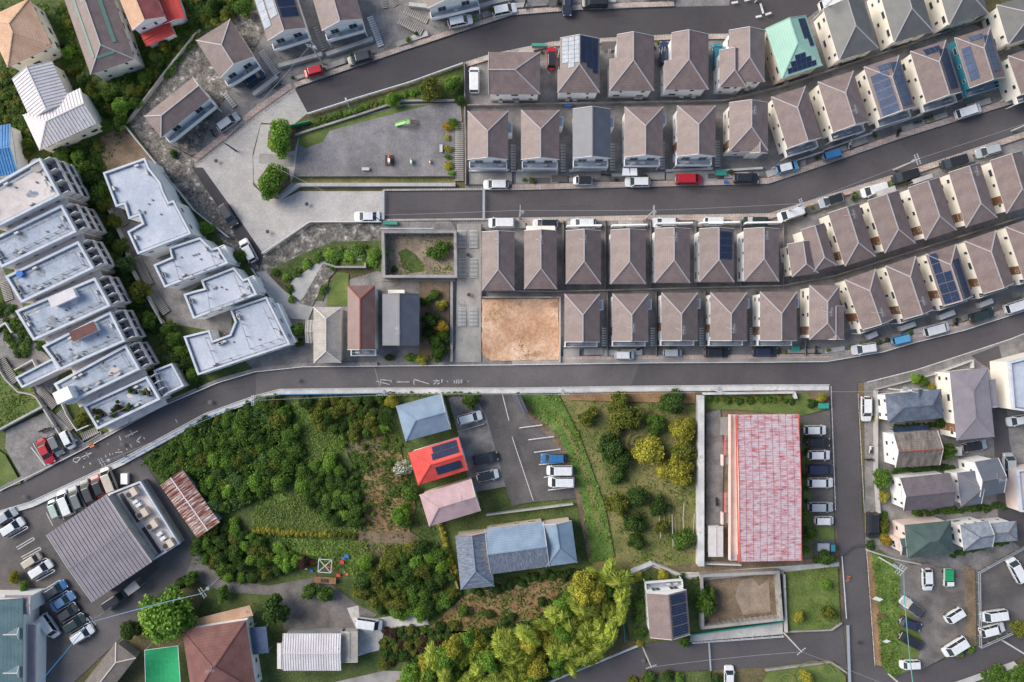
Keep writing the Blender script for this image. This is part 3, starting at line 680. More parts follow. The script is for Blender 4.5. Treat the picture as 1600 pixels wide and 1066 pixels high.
    for s_,b0,b1,a0,a1,n in solar:
        ax,sg=SIDES[s_]
        pk=pitch if ax=='x' else rise/hs
        def pt(aa,bb,dz):
            z=h+bb*pk+dz
            if ax=='x': return (sg*(hw-bb),aa,z)
            return (aa,sg*(hl-bb),z)
        E=hw if ax=='x' else hs; A_=l if ax=='x' else w
        for i in range(n):
            u0=(a0+(a1-a0)*i/n)*A_-A_/2+.02; u1=(a0+(a1-a0)*(i+1)/n)*A_-A_/2-.02
            pm=MB(); lo=[pt(u0,b0*E,.05),pt(u1,b0*E,.05),pt(u1,b1*E,.05),pt(u0,b1*E,.05)]; hi=[(x,y,z+.05) for x,y,z in lo]
            if Vector(hi[1]).__sub__(Vector(hi[0])).cross(Vector(hi[2])-Vector(hi[0])).z<0: lo.reverse(); hi.reverse()
            pm.face(hi,0); 
            for j in range(4): pm.face([lo[j],lo[(j+1)%4],hi[(j+1)%4],hi[j]],1)
            pm.build('solar_panel' if pvmat!='greenstripe' else 'roof_patch',[M[(pvW if (pvW and s_=='W') else pvmat) or 'pv'],M['metal'] if pvmat!='greenstripe' else M[pvmat]],ro)
    if ant:
        y=rb+(ra-rb)*ant; am=MB(); am.beam((0,y,zr),(0,y,zr+1.9),.05,.05); am.beam((-.1,y-.8,zr+1.8),(.1,y+.8,zr+1.8),.05,.04)
        for k in range(6): am.beam((-.45+.03*k,y-.7+k*.28,zr+1.8),(.45-.03*k,y-.7+k*.28,zr+1.8),.04,.03)
        am.beam((0,y,zr+.05),(-.9,y+.4,zr-.35),.04,.04)
        am.build('antenna',M['metal'],ro)
    return t
def rect(x0,x1,y0,y1): return [(x0,y0),(x1,y0),(x1,y1),(x0,y1)]
# ---------------------------------------------------------------- walls, fences, stairs
def wallp(pts,wpx,h,m,label,name='garden_wall',cat='wall',group=None,z0=0,cap=None,px=True):
    w=[W(*p) for p in pts] if px else pts
    cx=sum(p[0] for p in w)/len(w); cy=sum(p[1] for p in w)/len(w)
    w=[(p[0]-cx,p[1]-cy) for p in w]
    poly=offset_line(w,wpx*S/2)+list(reversed(offset_line(w,-wpx*S/2)))
    mb=MB(); mb.prism(poly,0,h)
    if cap is None:
        o=mb.build(name,M[m]); o.location=(cx,cy,z0); tag(o,label,cat,group); return o
    t=thing(name,label,cat,(cx,cy,z0),0,group); mb.build('wall',M[m],t)
    poly=offset_line(w,wpx*S/2+.06)+list(reversed(offset_line(w,-wpx*S/2-.06)))
    mb=MB(); mb.prism(poly,h,h+.1); mb.build('coping',M[cap],t); return t
def fence(pts,h,m,label,step=2.0,rails=(1.0,.55),z0=None,rw=.07,name='fence',cat='fence',group=None,post=.08):
    w=[W(*p) for p in pts]; z=max(gz(*p) for p in w) if z0 is None else z0
    t=thing(name,label,cat,(w[0][0],w[0][1],z),0,group); o=w[0]
    w=[(p[0]-o[0],p[1]-o[1]) for p in w]
    for r in rails:
        mb=MB()
        for i in range(len(w)-1): mb.beam((*w[i],h*r),(*w[i+1],h*r),rw,rw*1.4)
        mb.build('rail',M[m],t)
    pm=MB(); pm.box(-post/2,post/2,-post/2,post/2,0,h); me=pm.mesh('post',M[m])
    for i in range(len(w)-1):
        a=Vector(w[i]); b=Vector(w[i+1]); n=max(1,round((b-a).length/step))
        for k in range(n+(1 if i==len(w)-2 else 0)):
            p=a.lerp(b,k/n); link('post',me,t,(p.x,p.y,-.02))
    return t
def stair(p0,p1,wpx,n,label,m='conclt',rise=.02,side=None,group=None,name='outdoor_stair'):
    a=Vector(W(*p0)); b=Vector(W(*p1)); d=b-a; L=d.length; ang=math.atan2(d.y,d.x); wd=wpx*S
    t=thing(name,label,'stairs',(a.x,a.y,max(gz(*a),gz(*b))),ang,group)
    tm=MB(); tr=L/n; tm.box(.02,tr-.1,-wd/2,wd/2,0,.1); me=tm.mesh('step',M[m])
    bs=MB(); bs.box(0,L,-wd/2+.01,wd/2-.01,-.02,.015); bs.build('stair_shade_base',M['asphalt_new'],t)  # dark colour in the gaps between treads paints in the riser shadow
    for i in range(n):
        link('step',me,t,(i*tr,0,.012+rise*i))
    if side:
        for s in (-1,1):
            if s*side<0 and abs(side)==1: continue
            mb=MB(); mb.box(0,L,s*wd/2-(.0 if s>0 else .14),s*wd/2+(.14 if s>0 else 0),0,.5); mb.build('side_wall',M['conc'],t)
    return t
# ---------------------------------------------------------------- cars
CARC={}
KIND={ # length, width, height, hood, cowl->roof run, rear run, trunk
 'kei':(3.38,1.47,1.68,.55,.42,.16,.05),'hatch':(3.95,1.69,1.50,.82,.62,.42,.12),'sedan':(4.65,1.76,1.43,1.08,.78,.62,.62),
 'van':(4.65,1.75,1.84,.66,.66,.22,.08),'wagon':(4.45,1.74,1.56,.95,.66,.38,.12),'keivan':(3.38,1.47,1.86,.28,.36,.1,.04)}
PAINT={'white':(226,228,230),'silver':(172,178,184),'black':(44,45,49),'navy':(48,54,78),'grey':(112,116,122),'red':(184,30,44),'maroon':(146,40,52),'blue':(54,112,164),'light blue':(96,170,214),
 'teal':(52,136,156),'dark blue':(46,62,92),'beige':(196,186,170),'dark green':(46,62,60),'pale green':(176,194,186),'steel blue':(96,134,176),'charcoal':(66,68,72)}
PM={}
def paintmat(c):
    if c not in PM:
        m=plain('car_paint_'+c.replace(' ','_'),PAINT[c],rough=.28,spec=.5); m.node_tree.nodes['Principled BSDF'].inputs['Coat Weight'].default_value=.5; PM[c]=m
    return PM[c]
def car_meshes(kind,color,roofc):
    k=(kind,color,roofc)
    if k in CARC: return CARC[k]
    L,Wd,Ht,hood,fr,rr_,trunk=KIND[kind]; pm=paintmat(color); rm=paintmat(roofc); out=[]
    hx=L/2; hy=Wd/2; belt=.92 if Ht<1.6 else 1.02
    def outline(ins,fx=0,n=5):
        pts=[]; rf=.42; rb=.26
        for cx,cy,r,a0 in ((hx,hy,rf,0),(-hx,hy,rb,90),(-hx,-hy,rb,180),(hx,-hy,rf,270)):
            sx=1 if cx>0 else -1; sy=1 if cy>0 else -1
            ox=cx-sx*r; oy=cy-sy*r
            if a0==270: pts.append((hx-hood,-hy))
            for i in range(n):
                t=rad(a0+90*i/(n-1)); pts.append((ox+r*math.cos(t),oy+r*math.sin(t)))
            if a0==0: pts.append((hx-hood,hy))
        sc=((hx-ins)/hx,(hy-ins)/hy)
        return [(x*sc[0],y*sc[1]) for x,y in pts]
    xc=hx-hood   # cowl
    def ztop(x):
        if x>xc: return belt-(x-xc)/hood*.2*(1 if Ht<1.6 else 1.1)
        xr=-hx+trunk+rr_*.6
        if kind=='sedan' and x<-hx+trunk+rr_: return belt-.02
        return belt
    mb=MB(); rings=[]
    for z,ins in ((.2,.07),(.34,.0),(.58,.0)): rings.append([(x,y,z) for x,y in outline(ins)])
    rings.append([(x,y,ztop(x)-.07) for x,y in outline(.015)]); rings.append([(x,y,ztop(x)-.01) for x,y in outline(.09)])
    rings.append([(x,y,ztop(x)+.012) for x,y in outline(.3)])
    n=len(rings[0]); mb.v=[p for r in rings for p in r]
    for i in range(len(rings)-1):
        for j in range(n):
            mb.f.append((i*n+j,i*n+(j+1)%n,(i+1)*n+(j+1)%n,(i+1)*n+j)); mb.m.append(0)
    q0=(len(rings)-1)*n
    for i in range(n//2-1):
        mb.f.append((q0+i,q0+i+1,q0+n-2-i,q0+n-1-i)); mb.m.append(0)
    # greenhouse
    g0=hy-.07; g1=hy-.23 if Ht<1.6 else hy-.16
    fb=xc+.05; ft=xc-fr; rb=-hx+trunk+.04; rt=-hx+trunk+rr_
    zt=Ht-.05
    F=lambda x,y,z:(x,y,z)
    def quad(nm,pts,m):
        q=MB(); q.face(pts); return (nm,q.mesh(nm,m),(0,0,0))
    A=[(fb,g0,belt-.03),(fb,-g0,belt-.03),(rb,-g0,belt-.03),(rb,g0,belt-.03)]
    B=[(ft,g1,zt),(ft,-g1,zt),(rt,-g1,zt),(rt,g1,zt)]
    # pillars in body colour
    for a,b in zip(A,B): mb.beam(a,(b[0],b[1],b[2]),.09,.07)
    if L>3.6 or True:
        for sy in (-1,1):
            mx=(ft+rt)/2; mb.beam((mx-.05,sy*g0,belt-.05),(mx-.05,sy*g1,zt),.07,.05)
    out.append(('body',mb.mesh('body',pm,False),(0,0,0)))
    def ins(p,q,f): return tuple(p[i]+(q[i]-p[i])*f for i in range(3))
    out.append(quad('windshield',[A[1],A[0],B[0],B[1]],M['carglass']))
    out.append(quad('rear_window',[A[3],A[2],B[2],B[3]],M['carglass']))
    out.append(quad('side_window',[A[0],A[3],B[3],B[0]],M['carglass']))
    out.append(quad('side_window',[A[2],A[1],B[1],B[2]],M['carglass']))
    rf=MB(); 
    ro=[(ft+.06,g1*.72),(ft+.02,g1*.9),(ft-.05,g1+.02),(rt+.08,g1+.02),(rt-.0,g1*.92),(rt-.03,g1*.7)]
    ro=ro+[(x,-y) for x,y in reversed(ro)]; ro=ccw(ro)
    ri=[((ft+rt)/2+(x-(ft+rt)/2)*.93,y*.9) for x,y in ro]
    m_=len(ro)
    for j in range(m_):
        a,b=ro[j],ro[(j+1)%m_]; c_,d_=ri[j],ri[(j+1)%m_]
        rf.face([(a[0],a[1],zt-.03),(b[0],b[1],zt-.03),(b[0],b[1],zt+.02),(a[0],a[1],zt+.02)])
        rf.face([(a[0],a[1],zt+.02),(b[0],b[1],zt+.02),(d_[0],d_[1],zt+.05),(c_[0],c_[1],zt+.05)])
    rf.poly(ri,zt+.05)
    out.append(('roof',rf.mesh('roof',rm),(0,0,0)))
    wm=MB(); wm.tube([(0,-.1,0),(0,.1,0)],.3,14,0); wm.tube([(0,-.105,0),(0,.105,0)],.18,10,1)
    wme=wm.mesh('wheel',[M['tyre'],M['rim']])
    for sx in (hx-.62,-hx+.6):
        for sy in (-1,1): out.append(('wheel',wme,(sx,sy*(hy-.1),.3)))
    hm=MB(); hm.box(-.12,.1,-.17,.17,-.07,.07); hme=hm.mesh('headlight',M['lampglass'])
    tm=MB(); tm.box(-.05,.1,-.12,.12,-.14,.14); tme=tm.mesh('tail_light',M['redlens'])
    for sy in (-1,1):
        out.append(('headlight',hme,(hx-.16,sy*(hy-.3),.66))); out.append(('tail_light',tme,(-hx+.04,sy*(hy-.22),.8)))
        mm=MB(); mm.box(-.06,.06,-.09,.09,-.07,.07); out.append(('mirror',mm.mesh('mirror',pm),(fb-.28,sy*(hy+.06),belt+.06)))
    pl=MB(); pl.box(-.015,.015,-.17,.17,-.08,.08); out.append(('number_plate',pl.mesh('number_plate',M['trim']),(-hx-.01,0,.62)))
    CARC[k]=out; return out
def car(px,py,ang,kind,color,label,group=None,roofc=None,z=None,scale=1.0):
    x,y=W(px,py,.9); x0,y0=x,y
    t=thing('parked_car' if 'truck' not in kind else 'pickup_truck',label,'van' if 'van' in kind else 'car',(x,y,gz(x,y)),rad(ang),group)
    t.scale=(scale,scale,scale)
    for nm,me,loc in car_meshes(kind,color,roofc or color): link(nm,me,t,loc)
    return t
def truck(px,py,ang,color,bed,label):
    x,y=W(px,py,.9); t=thing('pickup_truck',label,'truck',(x,y,gz(x,y)),rad(ang)); pm=paintmat(color)
    mb=MB(); mb.prism([(1.68,-.6),(1.68,.6),(1.55,.72),(.55,.72),(.55,-.72),(1.55,-.72)],.35,1.0); mb.build('cab',pm,t)
    A=[(1.62,.68,1.0),(1.62,-.68,1.0),(.56,-.68,1.0),(.56,.68,1.0)]; B=[(1.28,.6,1.7),(1.28,-.6,1.7),(.6,-.62,1.7),(.6,.62,1.7)]
    for nm,q in (('windshield',[A[1],A[0],B[0],B[1]]),('rear_window',[A[3],A[2],B[2],B[3]]),('side_window',[A[0],A[3],B[3],B[0]]),('side_window',[A[2],A[1],B[1],B[2]])):
        g=MB(); g.face(q); g.build(nm,M['carglass'],t)
    mb=MB(); mb.box(.56,1.32,-.63,.63,1.69,1.76); mb.build('roof',pm,t)
    mb=MB(); mb.box(-1.68,.5,-.72,.72,.6,.72); 
    for a in ((-1.68,.5,-.72,-.67),(-1.68,.5,.67,.72),(-1.68,-1.63,-.67,.67),(.45,.5,-.67,.67)): mb.box(*a,.72,1.0)
    mb.build('cargo_bed',pm,t)
    mb=MB(); mb.box(-1.66,.46,-.7,.7,.98,1.5 if bed=='net' else 1.3); mb.build('cargo_cover',M[bed],t)
    wm=MB(); wm.tube([(0,-.09,0),(0,.09,0)],.28,12,0); me=wm.mesh('wheel',M['tyre'])
    for sx in (1.1,-1.0):
        for sy in (-1,1): link('wheel',me,t,(sx,sy*.62,.28))
    return t
def scooter(px,py,ang,color,label,group=None):
    x,y=W(px,py,.5); t=thing('scooter',label,'scooter',(x,y,gz(x,y)),rad(ang),group); pm=paintmat(color)
    mb=MB(); mb.prism([(-.75,-.14),(-.2,-.17),(.1,-.1),(.1,.1),(-.2,.17),(-.75,.14)],.35,.75); mb.prism([(.1,-.16),(.5,-.2),(.62,0),(.5,.2),(.1,.16)],.3,.42); mb.prism([(.45,-.2),(.62,-.15),(.66,.15),(.45,.2)],.42,1.0); mb.build('body',pm,t)
    mb=MB(); mb.box(-.72,-.05,-.13,.13,.75,.83); mb.build('seat',M['tyre'],t)
    mb=MB(); mb.beam((.48,-.34,1.05),(.48,.34,1.05),.05,.05); mb.beam((.48,0,.9),(.48,0,1.05),.06,.06); mb.build('handlebar',M['dark'],t)
    wm=MB(); wm.tube([(0,-.05,0),(0,.05,0)],.24,12); me=wm.mesh('wheel',M['tyre'])
    for sx in (-.6,.62): link('wheel',me,t,(sx,0,.24))
    return t
# ---------------------------------------------------------------- trees
CROWN={}
def crown_mesh(sp,v,fine=False):
    k=(sp,v,fine)
    if k in CROWN: return CROWN[k]
    rr=random.Random(hash_(sp)*7+v*13); verts=[]; faces=[]; tone=[]
    bam=sp=='bamboo'
    lobes=[]
    n=20 if not bam else 7
    for i in range(n):
        a=rr.uniform(0,6.28); d=(rr.random()**.55)*(.8 if not bam else .55)
        z=(1-d*d)*rr.uniform(.15,.75)*(1 if not bam else 1.3); r=rr.uniform(.2,.38)*(1 if d>.25 else 1.15)*(1 if not bam else 1.25)
        lobes.append((d*math.cos(a),d*math.sin(a),z,r,rr.uniform(-.22,.22)))
    lobes.append((0,0,.55,.5,0))
    per=(150 if not bam else 260)*(2.3 if fine else 1)
    for (cx,cy,cz,r,tn) in lobes:
        for j in range(int(per*r/.36)):
            while True:
                d=Vector((rr.gauss(0,1),rr.gauss(0,1),rr.gauss(.25,1)))
                if d.length>.1: break
            d.normalize(); rad_=r*rr.uniform(.5,1.28)
            p=Vector((cx,cy,cz))+d*rad_*Vector((1,1,.8)).length/1.6 if False else Vector((cx+d.x*rad_,cy+d.y*rad_,cz+d.z*rad_*.8))
            s=rr.uniform(.05,.105)*(1.0 if not bam else .9)*(.66 if fine else 1)
            nrm=(d*.7+Vector((rr.gauss(0,.6),rr.gauss(0,.6),rr.gauss(.45,.45)))).normalized()
            tx=nrm.cross(Vector((rr.gauss(0,1),rr.gauss(0,1),rr.gauss(0,1)))).normalized(); ty=nrm.cross(tx)
            if bam:   # long drooping blades that point away from the plume
                out=Vector((d.x,d.y,-.35)).normalized(); ty=out; tx=nrm.cross(ty).normalized(); a_,b_=s*.34,s*2.3
            else: a_,b_=s*.75,s
            q=[p-tx*a_*.4-ty*b_,p+tx*a_*.4-ty*b_,p+tx*a_,p+tx*a_*.3+ty*b_,p-tx*a_*.3+ty*b_,p-tx*a_]
            b0=len(verts); verts+=[tuple(x) for x in q]; faces.append(tuple(range(b0,b0+6)))
            t=.42+tn+rr.uniform(-.42,.42)
            if sp=='white': t=1.0 if rr.random()<.38 else rr.uniform(0,.25)
            tone.append(max(0,min(1,t)))
    me=bpy.data.meshes.new('crown'); me.from_pydata(verts,[],faces); me.materials.append(LF[sp])
    at=me.attributes.new('tone','FLOAT','FACE'); at.data.foreach_set('value',tone); me.update()
    CROWN[k]=me; return me
def hash_(s): return sum(ord(ch)*(i+3) for i,ch in enumerate(s))
TRUNK={}
def trunk_mesh(v):
    if v in TRUNK: return TRUNK[v]
    rr=random.Random(v+5); mb=MB()
    mb.tube([(0,0,0),(rr.uniform(-.04,.04),rr.uniform(-.04,.04),.45),(rr.uniform(-.08,.08),rr.uniform(-.08,.08),1.0)],.075,7,0,.03)
    for i in range(5):
        a=i*1.256+rr.uniform(-.4,.4); z=rr.uniform(.4,.8)
        mb.tube([(0,0,z),(.25*math.cos(a),.25*math.sin(a),z+.2),(.55*math.cos(a),.55*math.sin(a),z+.35)],.035,5,0,.012)
    TRUNK[v]=mb.mesh('trunk',M['bark']); return TRUNK[v]
tc_=[0]
def tree(px,py,r,sp,label,hgt=None,group=None,name='tree',cat='tree',sx=1.0,rz=None,flat=1.0):
    """r: crown radius in photo pixels at crown height"""
    tc_[0]+=1; rr=random.Random(tc_[0]*3+1); Rm=r*S
    ht=hgt if hgt is not None else (Rm*1.7 if Rm>1.2 else Rm*1.1)
    if name=='shrub' and hgt is None: ht=Rm*.9
    x,y=W(px,py,ht*.7); z=gz(x,y); v=rr.randrange(4)
    t=thing(name,label,cat,(x,y,z),rr.uniform(0,6.28) if rz is None else rz,group)
    ch=min(ht*.75,Rm*1.15*flat); cz=max(ht-ch*1.02,.25*Rm*flat)
    tr=link('trunk' if name!='shrub' else 'stem',trunk_mesh(v),t,(0,0,-.03)); tr.scale=(Rm*.9,Rm*.9,max(.3,(cz+ch*.45)))
    if sp!='bamboo': Rm*=.86
    c=link('crown' if name!='shrub' else 'foliage',crown_mesh(sp,v,r>9 and sp!='bamboo'),t,(0,0,cz)); q_=rr.uniform(.84,1.2) if sp!='bamboo' else rr.uniform(.68,1.45); c.scale=(Rm*sx*q_,Rm/q_,ch)
    return t
def massed(items,name,label,cat,kind=None,group=None):
    """plants that read as one body (a hedge, a bed, ground cover): one mesh built from crown clumps"""
    x0,y0=W(items[0][0],items[0][1]); V=[];T0=[];MI=[]; mats=[]
    for px,py,r,sp,hg in items:
        rr=random.Random(int(px*7+py*13)); Rm=r*S; ht=hg or Rm*.9; x,y=W(px,py,ht*.7); z=gz(x,y)
        me=crown_mesh(sp,rr.randrange(4)); n=len(me.vertices); nf=len(me.polygons)
        a=rr.uniform(0,6.28); ca,sa=math.cos(a)*Rm,math.sin(a)*Rm; ch=min(ht*.8,Rm*1.15); cz=max(ht-ch*1.02,.1)
        st=1 if r>=9 else 2
        at=me.attributes['tone'].data
        if sp not in mats: mats.append(sp)
        mi=mats.index(sp); sc=1.35 if st==2 else 1
        co=np.empty(n*3,'f'); me.vertices.foreach_get('co',co); co=co.reshape(-1,6,3)[::st]; tn=np.empty(nf,'f'); at.foreach_get('value',tn); tn=tn[::st]
        ce=co.mean(1,keepdims=True); co=ce+(co-ce)*sc
        X=x-x0+co[...,0]*ca-co[...,1]*sa; Y=y-y0+co[...,0]*sa+co[...,1]*ca; Z=z+cz+co[...,2]*ch
        V.append(np.stack([X,Y,Z],-1).reshape(-1,3)); T0.append(tn); MI.append(np.full(len(tn),mi,'i'))
    V=np.concatenate(V); T0=np.concatenate(T0); MI=np.concatenate(MI); F=np.arange(len(V)).reshape(-1,6).tolist(); V=V.tolist()
    me=bpy.data.meshes.new(name); me.from_pydata(V,[],F)
    for m_ in mats: me.materials.append(LF[m_])
    me.polygons.foreach_set('material_index',MI); a_=me.attributes.new('tone','FLOAT','FACE'); a_.data.foreach_set('value',T0); me.update()
    o=link(name,me,None,(x0,y0,0)); tag(o,label,cat,group)
    if kind: o['kind']=kind
    return o
def scatter(poly,n,size,hz,m,name='weeds',seed=1,px=True,thin=1.0):
    """ground cover nobody could count: one object"""
    P=[W(*p) for p in poly] if px else poly; rr=random.Random(seed)
    x0=min(p[0] for p in P); x1=max(p[0] for p in P); y0=min(p[1] for p in P); y1=max(p[1] for p in P)
    V=[];F=[];T_=[]; cnt=0; zb=gz(sum(p[0] for p in P)/len(P),sum(p[1] for p in P)/len(P))
    cl=[(rr.uniform(x0,x1),rr.uniform(y0,y1),rr.uniform(.8,2.6),rr.uniform(-.25,.25)) for _ in range(max(4,n//60))]
    while cnt<n:
        if rr.random()<.7:
            c=rr.choice(cl); x=rr.gauss(c[0],c[2]*.5); y=rr.gauss(c[1],c[2]*.5); tn=c[3]; hh=hz
        else: x=rr.uniform(x0,x1); y=rr.uniform(y0,y1); tn=rr.uniform(-.2,.2); hh=hz*.6
        cnt+=1
        if not inside((x,y),P): continue
        s=size*rr.uniform(.6,1.3); z=zb+rr.uniform(.02,hh)
        nv=Vector((rr.gauss(0,.5),rr.gauss(0,.5),1)).normalized(); tx=nv.cross(Vector((rr.gauss(0,1),rr.gauss(0,1),0.1))).normalized(); ty=nv.cross(tx)
        p=Vector((x,y,z)); q=[p-ty*s,p+tx*s*.45*thin,p+ty*s,p-tx*s*.45*thin]
        b=len(V); V+=[tuple(k) for k in q]; F.append((b,b+1,b+2,b+3)); T_.append(max(0,min(1,.45+tn+rr.uniform(-.3,.3))))
    me=bpy.data.meshes.new(name); me.from_pydata(V,[],F); me.materials.append(LF[m])
    at=me.attributes.new('tone','FLOAT','FACE'); at.data.foreach_set('value',T_); me.update()
    return link(name,me)
def stuff(o,label,cat): tag(o,label,cat); o['kind']='stuff'; return o
# ---------------------------------------------------------------- poles and cables
def pole(px,py,ang,label,h=9.5,arms=2,transf=True,lamp=False,thin=False,m='polec',group=None):
    x,y=W(px,py); t=thing('utility_pole',label,'pole',(x,y,gz(x,y)),rad(ang),group)
    mb=MB(); mb.cyl(0,0,-.1,h,.17 if not thin else .09,10,0,.1 if not thin else .06); mb.build('shaft',M[m],t)
    for i in range(arms):
        z=h-.35-i*.9; mb=MB(); mb.beam((0,-.95,z),(0,.95,z),.1,.1); ar=mb.build('crossarm',M['metal'],t)
        for k in (-.85,-.45,.45,.85):
            b=MB(); b.cyl(0,k,z+.05,z+.28,.06,8); b.build('insulator',M['trim'],ar)
    if transf:
        mb=MB(); mb.cyl(.42,0,h-3.1,h-2.1,.32,12); mb.box(.0,.2,-.06,.06,h-2.6,h-2.45); mb.build('transformer',M['metal'],t)
    if lamp:
        mb=MB(); mb.beam((0,0,h-.3),(1.0,0,h+.1),.06,.06); mb.build('lamp_arm',M['metal'],t)
        mb=MB(); mb.box(.9,1.5,-.12,.12,h+.02,h+.14); mb.build('lamp_head',M['trim'],t)
    return (x,y,gz(x,y)+h-.1)
def cable(a,b,label,m='wire',r=.025,sag=.5,group=None):
    pts=[]
    for i in range(9):
        f=i/8; pts.append((a[0]+(b[0]-a[0])*f,a[1]+(b[1]-a[1])*f,a[2]+(b[2]-a[2])*f-sag*4*f*(1-f)))
    o0=pts[0]; mb=MB(); mb.tube([(p[0]-o0[0],p[1]-o0[1],p[2]-o0[2]) for p in pts],r,5); o=mb.build('cable',M[m]); o.location=o0
    tag(o,label,'cable',group); return o
# ---------------------------------------------------------------- concrete blocks with flat roofs
def block(poly,h,label,slab='slab',wall='w_apt',rim=.3,name='apartment_block',cat='building',group=None,deck=.5):
    P=ccw([W(*p,h) for p in poly]); cx=sum(p[0] for p in P)/len(P); cy=sum(p[1] for p in P)/len(P)
    P=[(p[0]-cx,p[1]-cy) for p in P]
    t=thing(name,label,cat,(cx,cy,0),0,group)
    mb=MB(); k=len(P); zt=h-deck
    mb.prism(P,-.05,zt-.01); mb.build('wall',M[wall],t)
    I=offset_poly(P,rim)
    mb=MB()
    O=offset_poly(P,-.05)
    for i in range(k):
        a,b=O[i],O[(i+1)%k]; c_,d_=I[i],I[(i+1)%k]
        mb.face([(a[0],a[1],zt-.3),(b[0],b[1],zt-.3),(b[0],b[1],h),(a[0],a[1],h)])
        mb.face([(a[0],a[1],h),(b[0],b[1],h),(d_[0],d_[1],h),(c_[0],c_[1],h)])
        mb.face([(c_[0],c_[1],h),(d_[0],d_[1],h),(d_[0],d_[1],zt),(c_[0],c_[1],zt)])
    mb.build('parapet',M['parapet'],t)
    mb=MB(); mb.poly(offset_poly(P,rim-.02),zt+.004); mb.build('roof_deck',M[slab],t)
    # mossy gutter line and service fittings of the flat roof
    A_=offset_poly(P,rim+.02); B_=offset_poly(P,rim+.3); mb=MB()
    for i in range(k): mb.face([(*A_[i],zt+.012),(*A_[(i+1)%k],zt+.012),(*B_[(i+1)%k],zt+.012),(*B_[i],zt+.012)])
    mb.build('roof_gutter',M['moss'],t)
    rr=random.Random(int(abs(cx*7+cy*3)))
    if k==4 and name=='apartment_block':
        C_=offset_poly(P,1.05); D_=offset_poly(P,1.35); mb=MB()
        for i in range(k):
            if rr.random()<.75: mb.face([(*C_[i],zt+.010),(*C_[(i+1)%k],zt+.010),(*D_[(i+1)%k],zt+.010),(*D_[i],zt+.010)])
        if mb.v: mb.build('moss_line',M['moss'],t)
    if name=='apartment_block':
        for _ in range(7):
            i=rr.randrange(k); E_=offset_poly(P,rr.uniform(.8,1.0)); q=Vector(E_[i]).lerp(Vector(E_[(i+1)%k]),rr.uniform(.15,.85)); d_=Vector(P[(i+1)%k])-Vector(P[i]); an=math.atan2(d_.y,d_.x)
            if d_.length<2.5: continue
            mb=MB(); mb.box(-.4,.4,-.16,.16,.08,.68); mb.box(-.34,-.26,-.16,.16,0,.08); mb.box(.26,.34,-.16,.16,0,.08); mb.cyl(.12,-.165,.25,.26,.2,8,1); mb.build('condenser',[M['trim'],M['w_grey']],t,loc=(q.x,q.y,zt+.01),rz=an)
        for _ in range(3 if k==4 else 0):
            q=Vector(P[rr.randrange(k)])*rr.uniform(.2,.6); w=rr.uniform(.5,1.6); mb=MB(); mb.poly([(w*rr.uniform(.5,1.1)*math.cos(j*.5),w*rr.uniform(.4,.9)*math.sin(j*.5)) for j in range(12)],0); mb.build('roof_stain',M['moss'] if rr.random()<.6 else M['slabp'],t,loc=(q.x,q.y,zt+.008))
    return t,P
# ================================================================= the rows of similar houses
BROWN='brown slate roof'
def rowhouse(i,q,anchor,row,look,grp,**k):
    return house(q,f"{ORD(i)} {row} house from {anchor}, {look}",group=grp,**k)
PVW='pvl'
# --- row A: along the upper road
rA='upper road row'; an='the gravel park'
kA=dict(win='SW',acs=2,hipk=1.2)
rowhouse(0,rect(763,844,81.5,147.5),an,rA,'brown ridge running crosswise','houses along the upper road',ridge='h',hips='E',**{**kA,'win':'SW'})
rowhouse(1,rect(871,937,60,145),an,rA,'solar panels on both slopes','houses along the upper road',hips='S',notch=('W',.42,4),pvW='pvw',solar=[('W',.22,.48,.52,.98,6),('W',.5,.76,.42,.98,7),('W',.78,.97,.5,.98,6),('E',.1,.35,.34,.98,8),('E',.38,.63,.42,.98,7),('E',.66,.92,.5,.98,6)],**kA)
rowhouse(2,rect(952,1022,56,142),an,rA,'plain brown roof with notched west eave','houses along the upper road',hips='S',notch=('W',.58,11),**kA)
rowhouse(3,rect(1038,1107,53,140),an,rA,'brown roof beside dark blue car','houses along the upper road',hips='S',notch=('W',.52,10),**kA)
t=rowhouse(4,rect(1139,1195,47,128),an,rA,'brown roof with a lower wing','houses along the upper road',hips='S',**kA)
house(rect(1124,1166,78,136),None,parent=t,ridge='v',hips='S',h=5.5,win='SW')
house([(1193,45),(1260,24),(1285,104),(1224,121)],'pale mint green roofed house with stepped solar arrays at the corner',hips='S',roof='r_green',cap='r_green',wall='w_beige',trim='r_green',win='SW',acs=1,hipk=1.25,
 solar=[('E',.12,.55,.56,.95,5),('E',.1,.35,.40,.56,2),('S',.08,.26,.16,.86,6),('S',.27,.45,.26,.76,4),('S',.46,.62,.38,.64,2)])
kG=dict(roof='r_grey',wall='w_cream',hips='S',win='SW',acs=1,hipk=1.25,trim='w_cream')
for i,q in enumerate(([(1286,14),(1348,-7),(1372,76),(1311,94)],[(1372,-20),(1434,-38),(1457,49),(1397,67)],[(1458,-48),(1519,-68),(1543,21),(1482,40)])):
    house(q,f"{ORD(i)} cream house with dark grey hip roof counting from the mint green roof",group='cream houses with grey roofs',ant=.5 if i==1 else None,**kG)
house([(1556,8),(1624,-12),(1644,50),(1576,68)],'cream house with dark grey roof beside the teal-walled house',group='cream houses with grey roofs',ridge='v',**{**kG,'hips':'NS'})
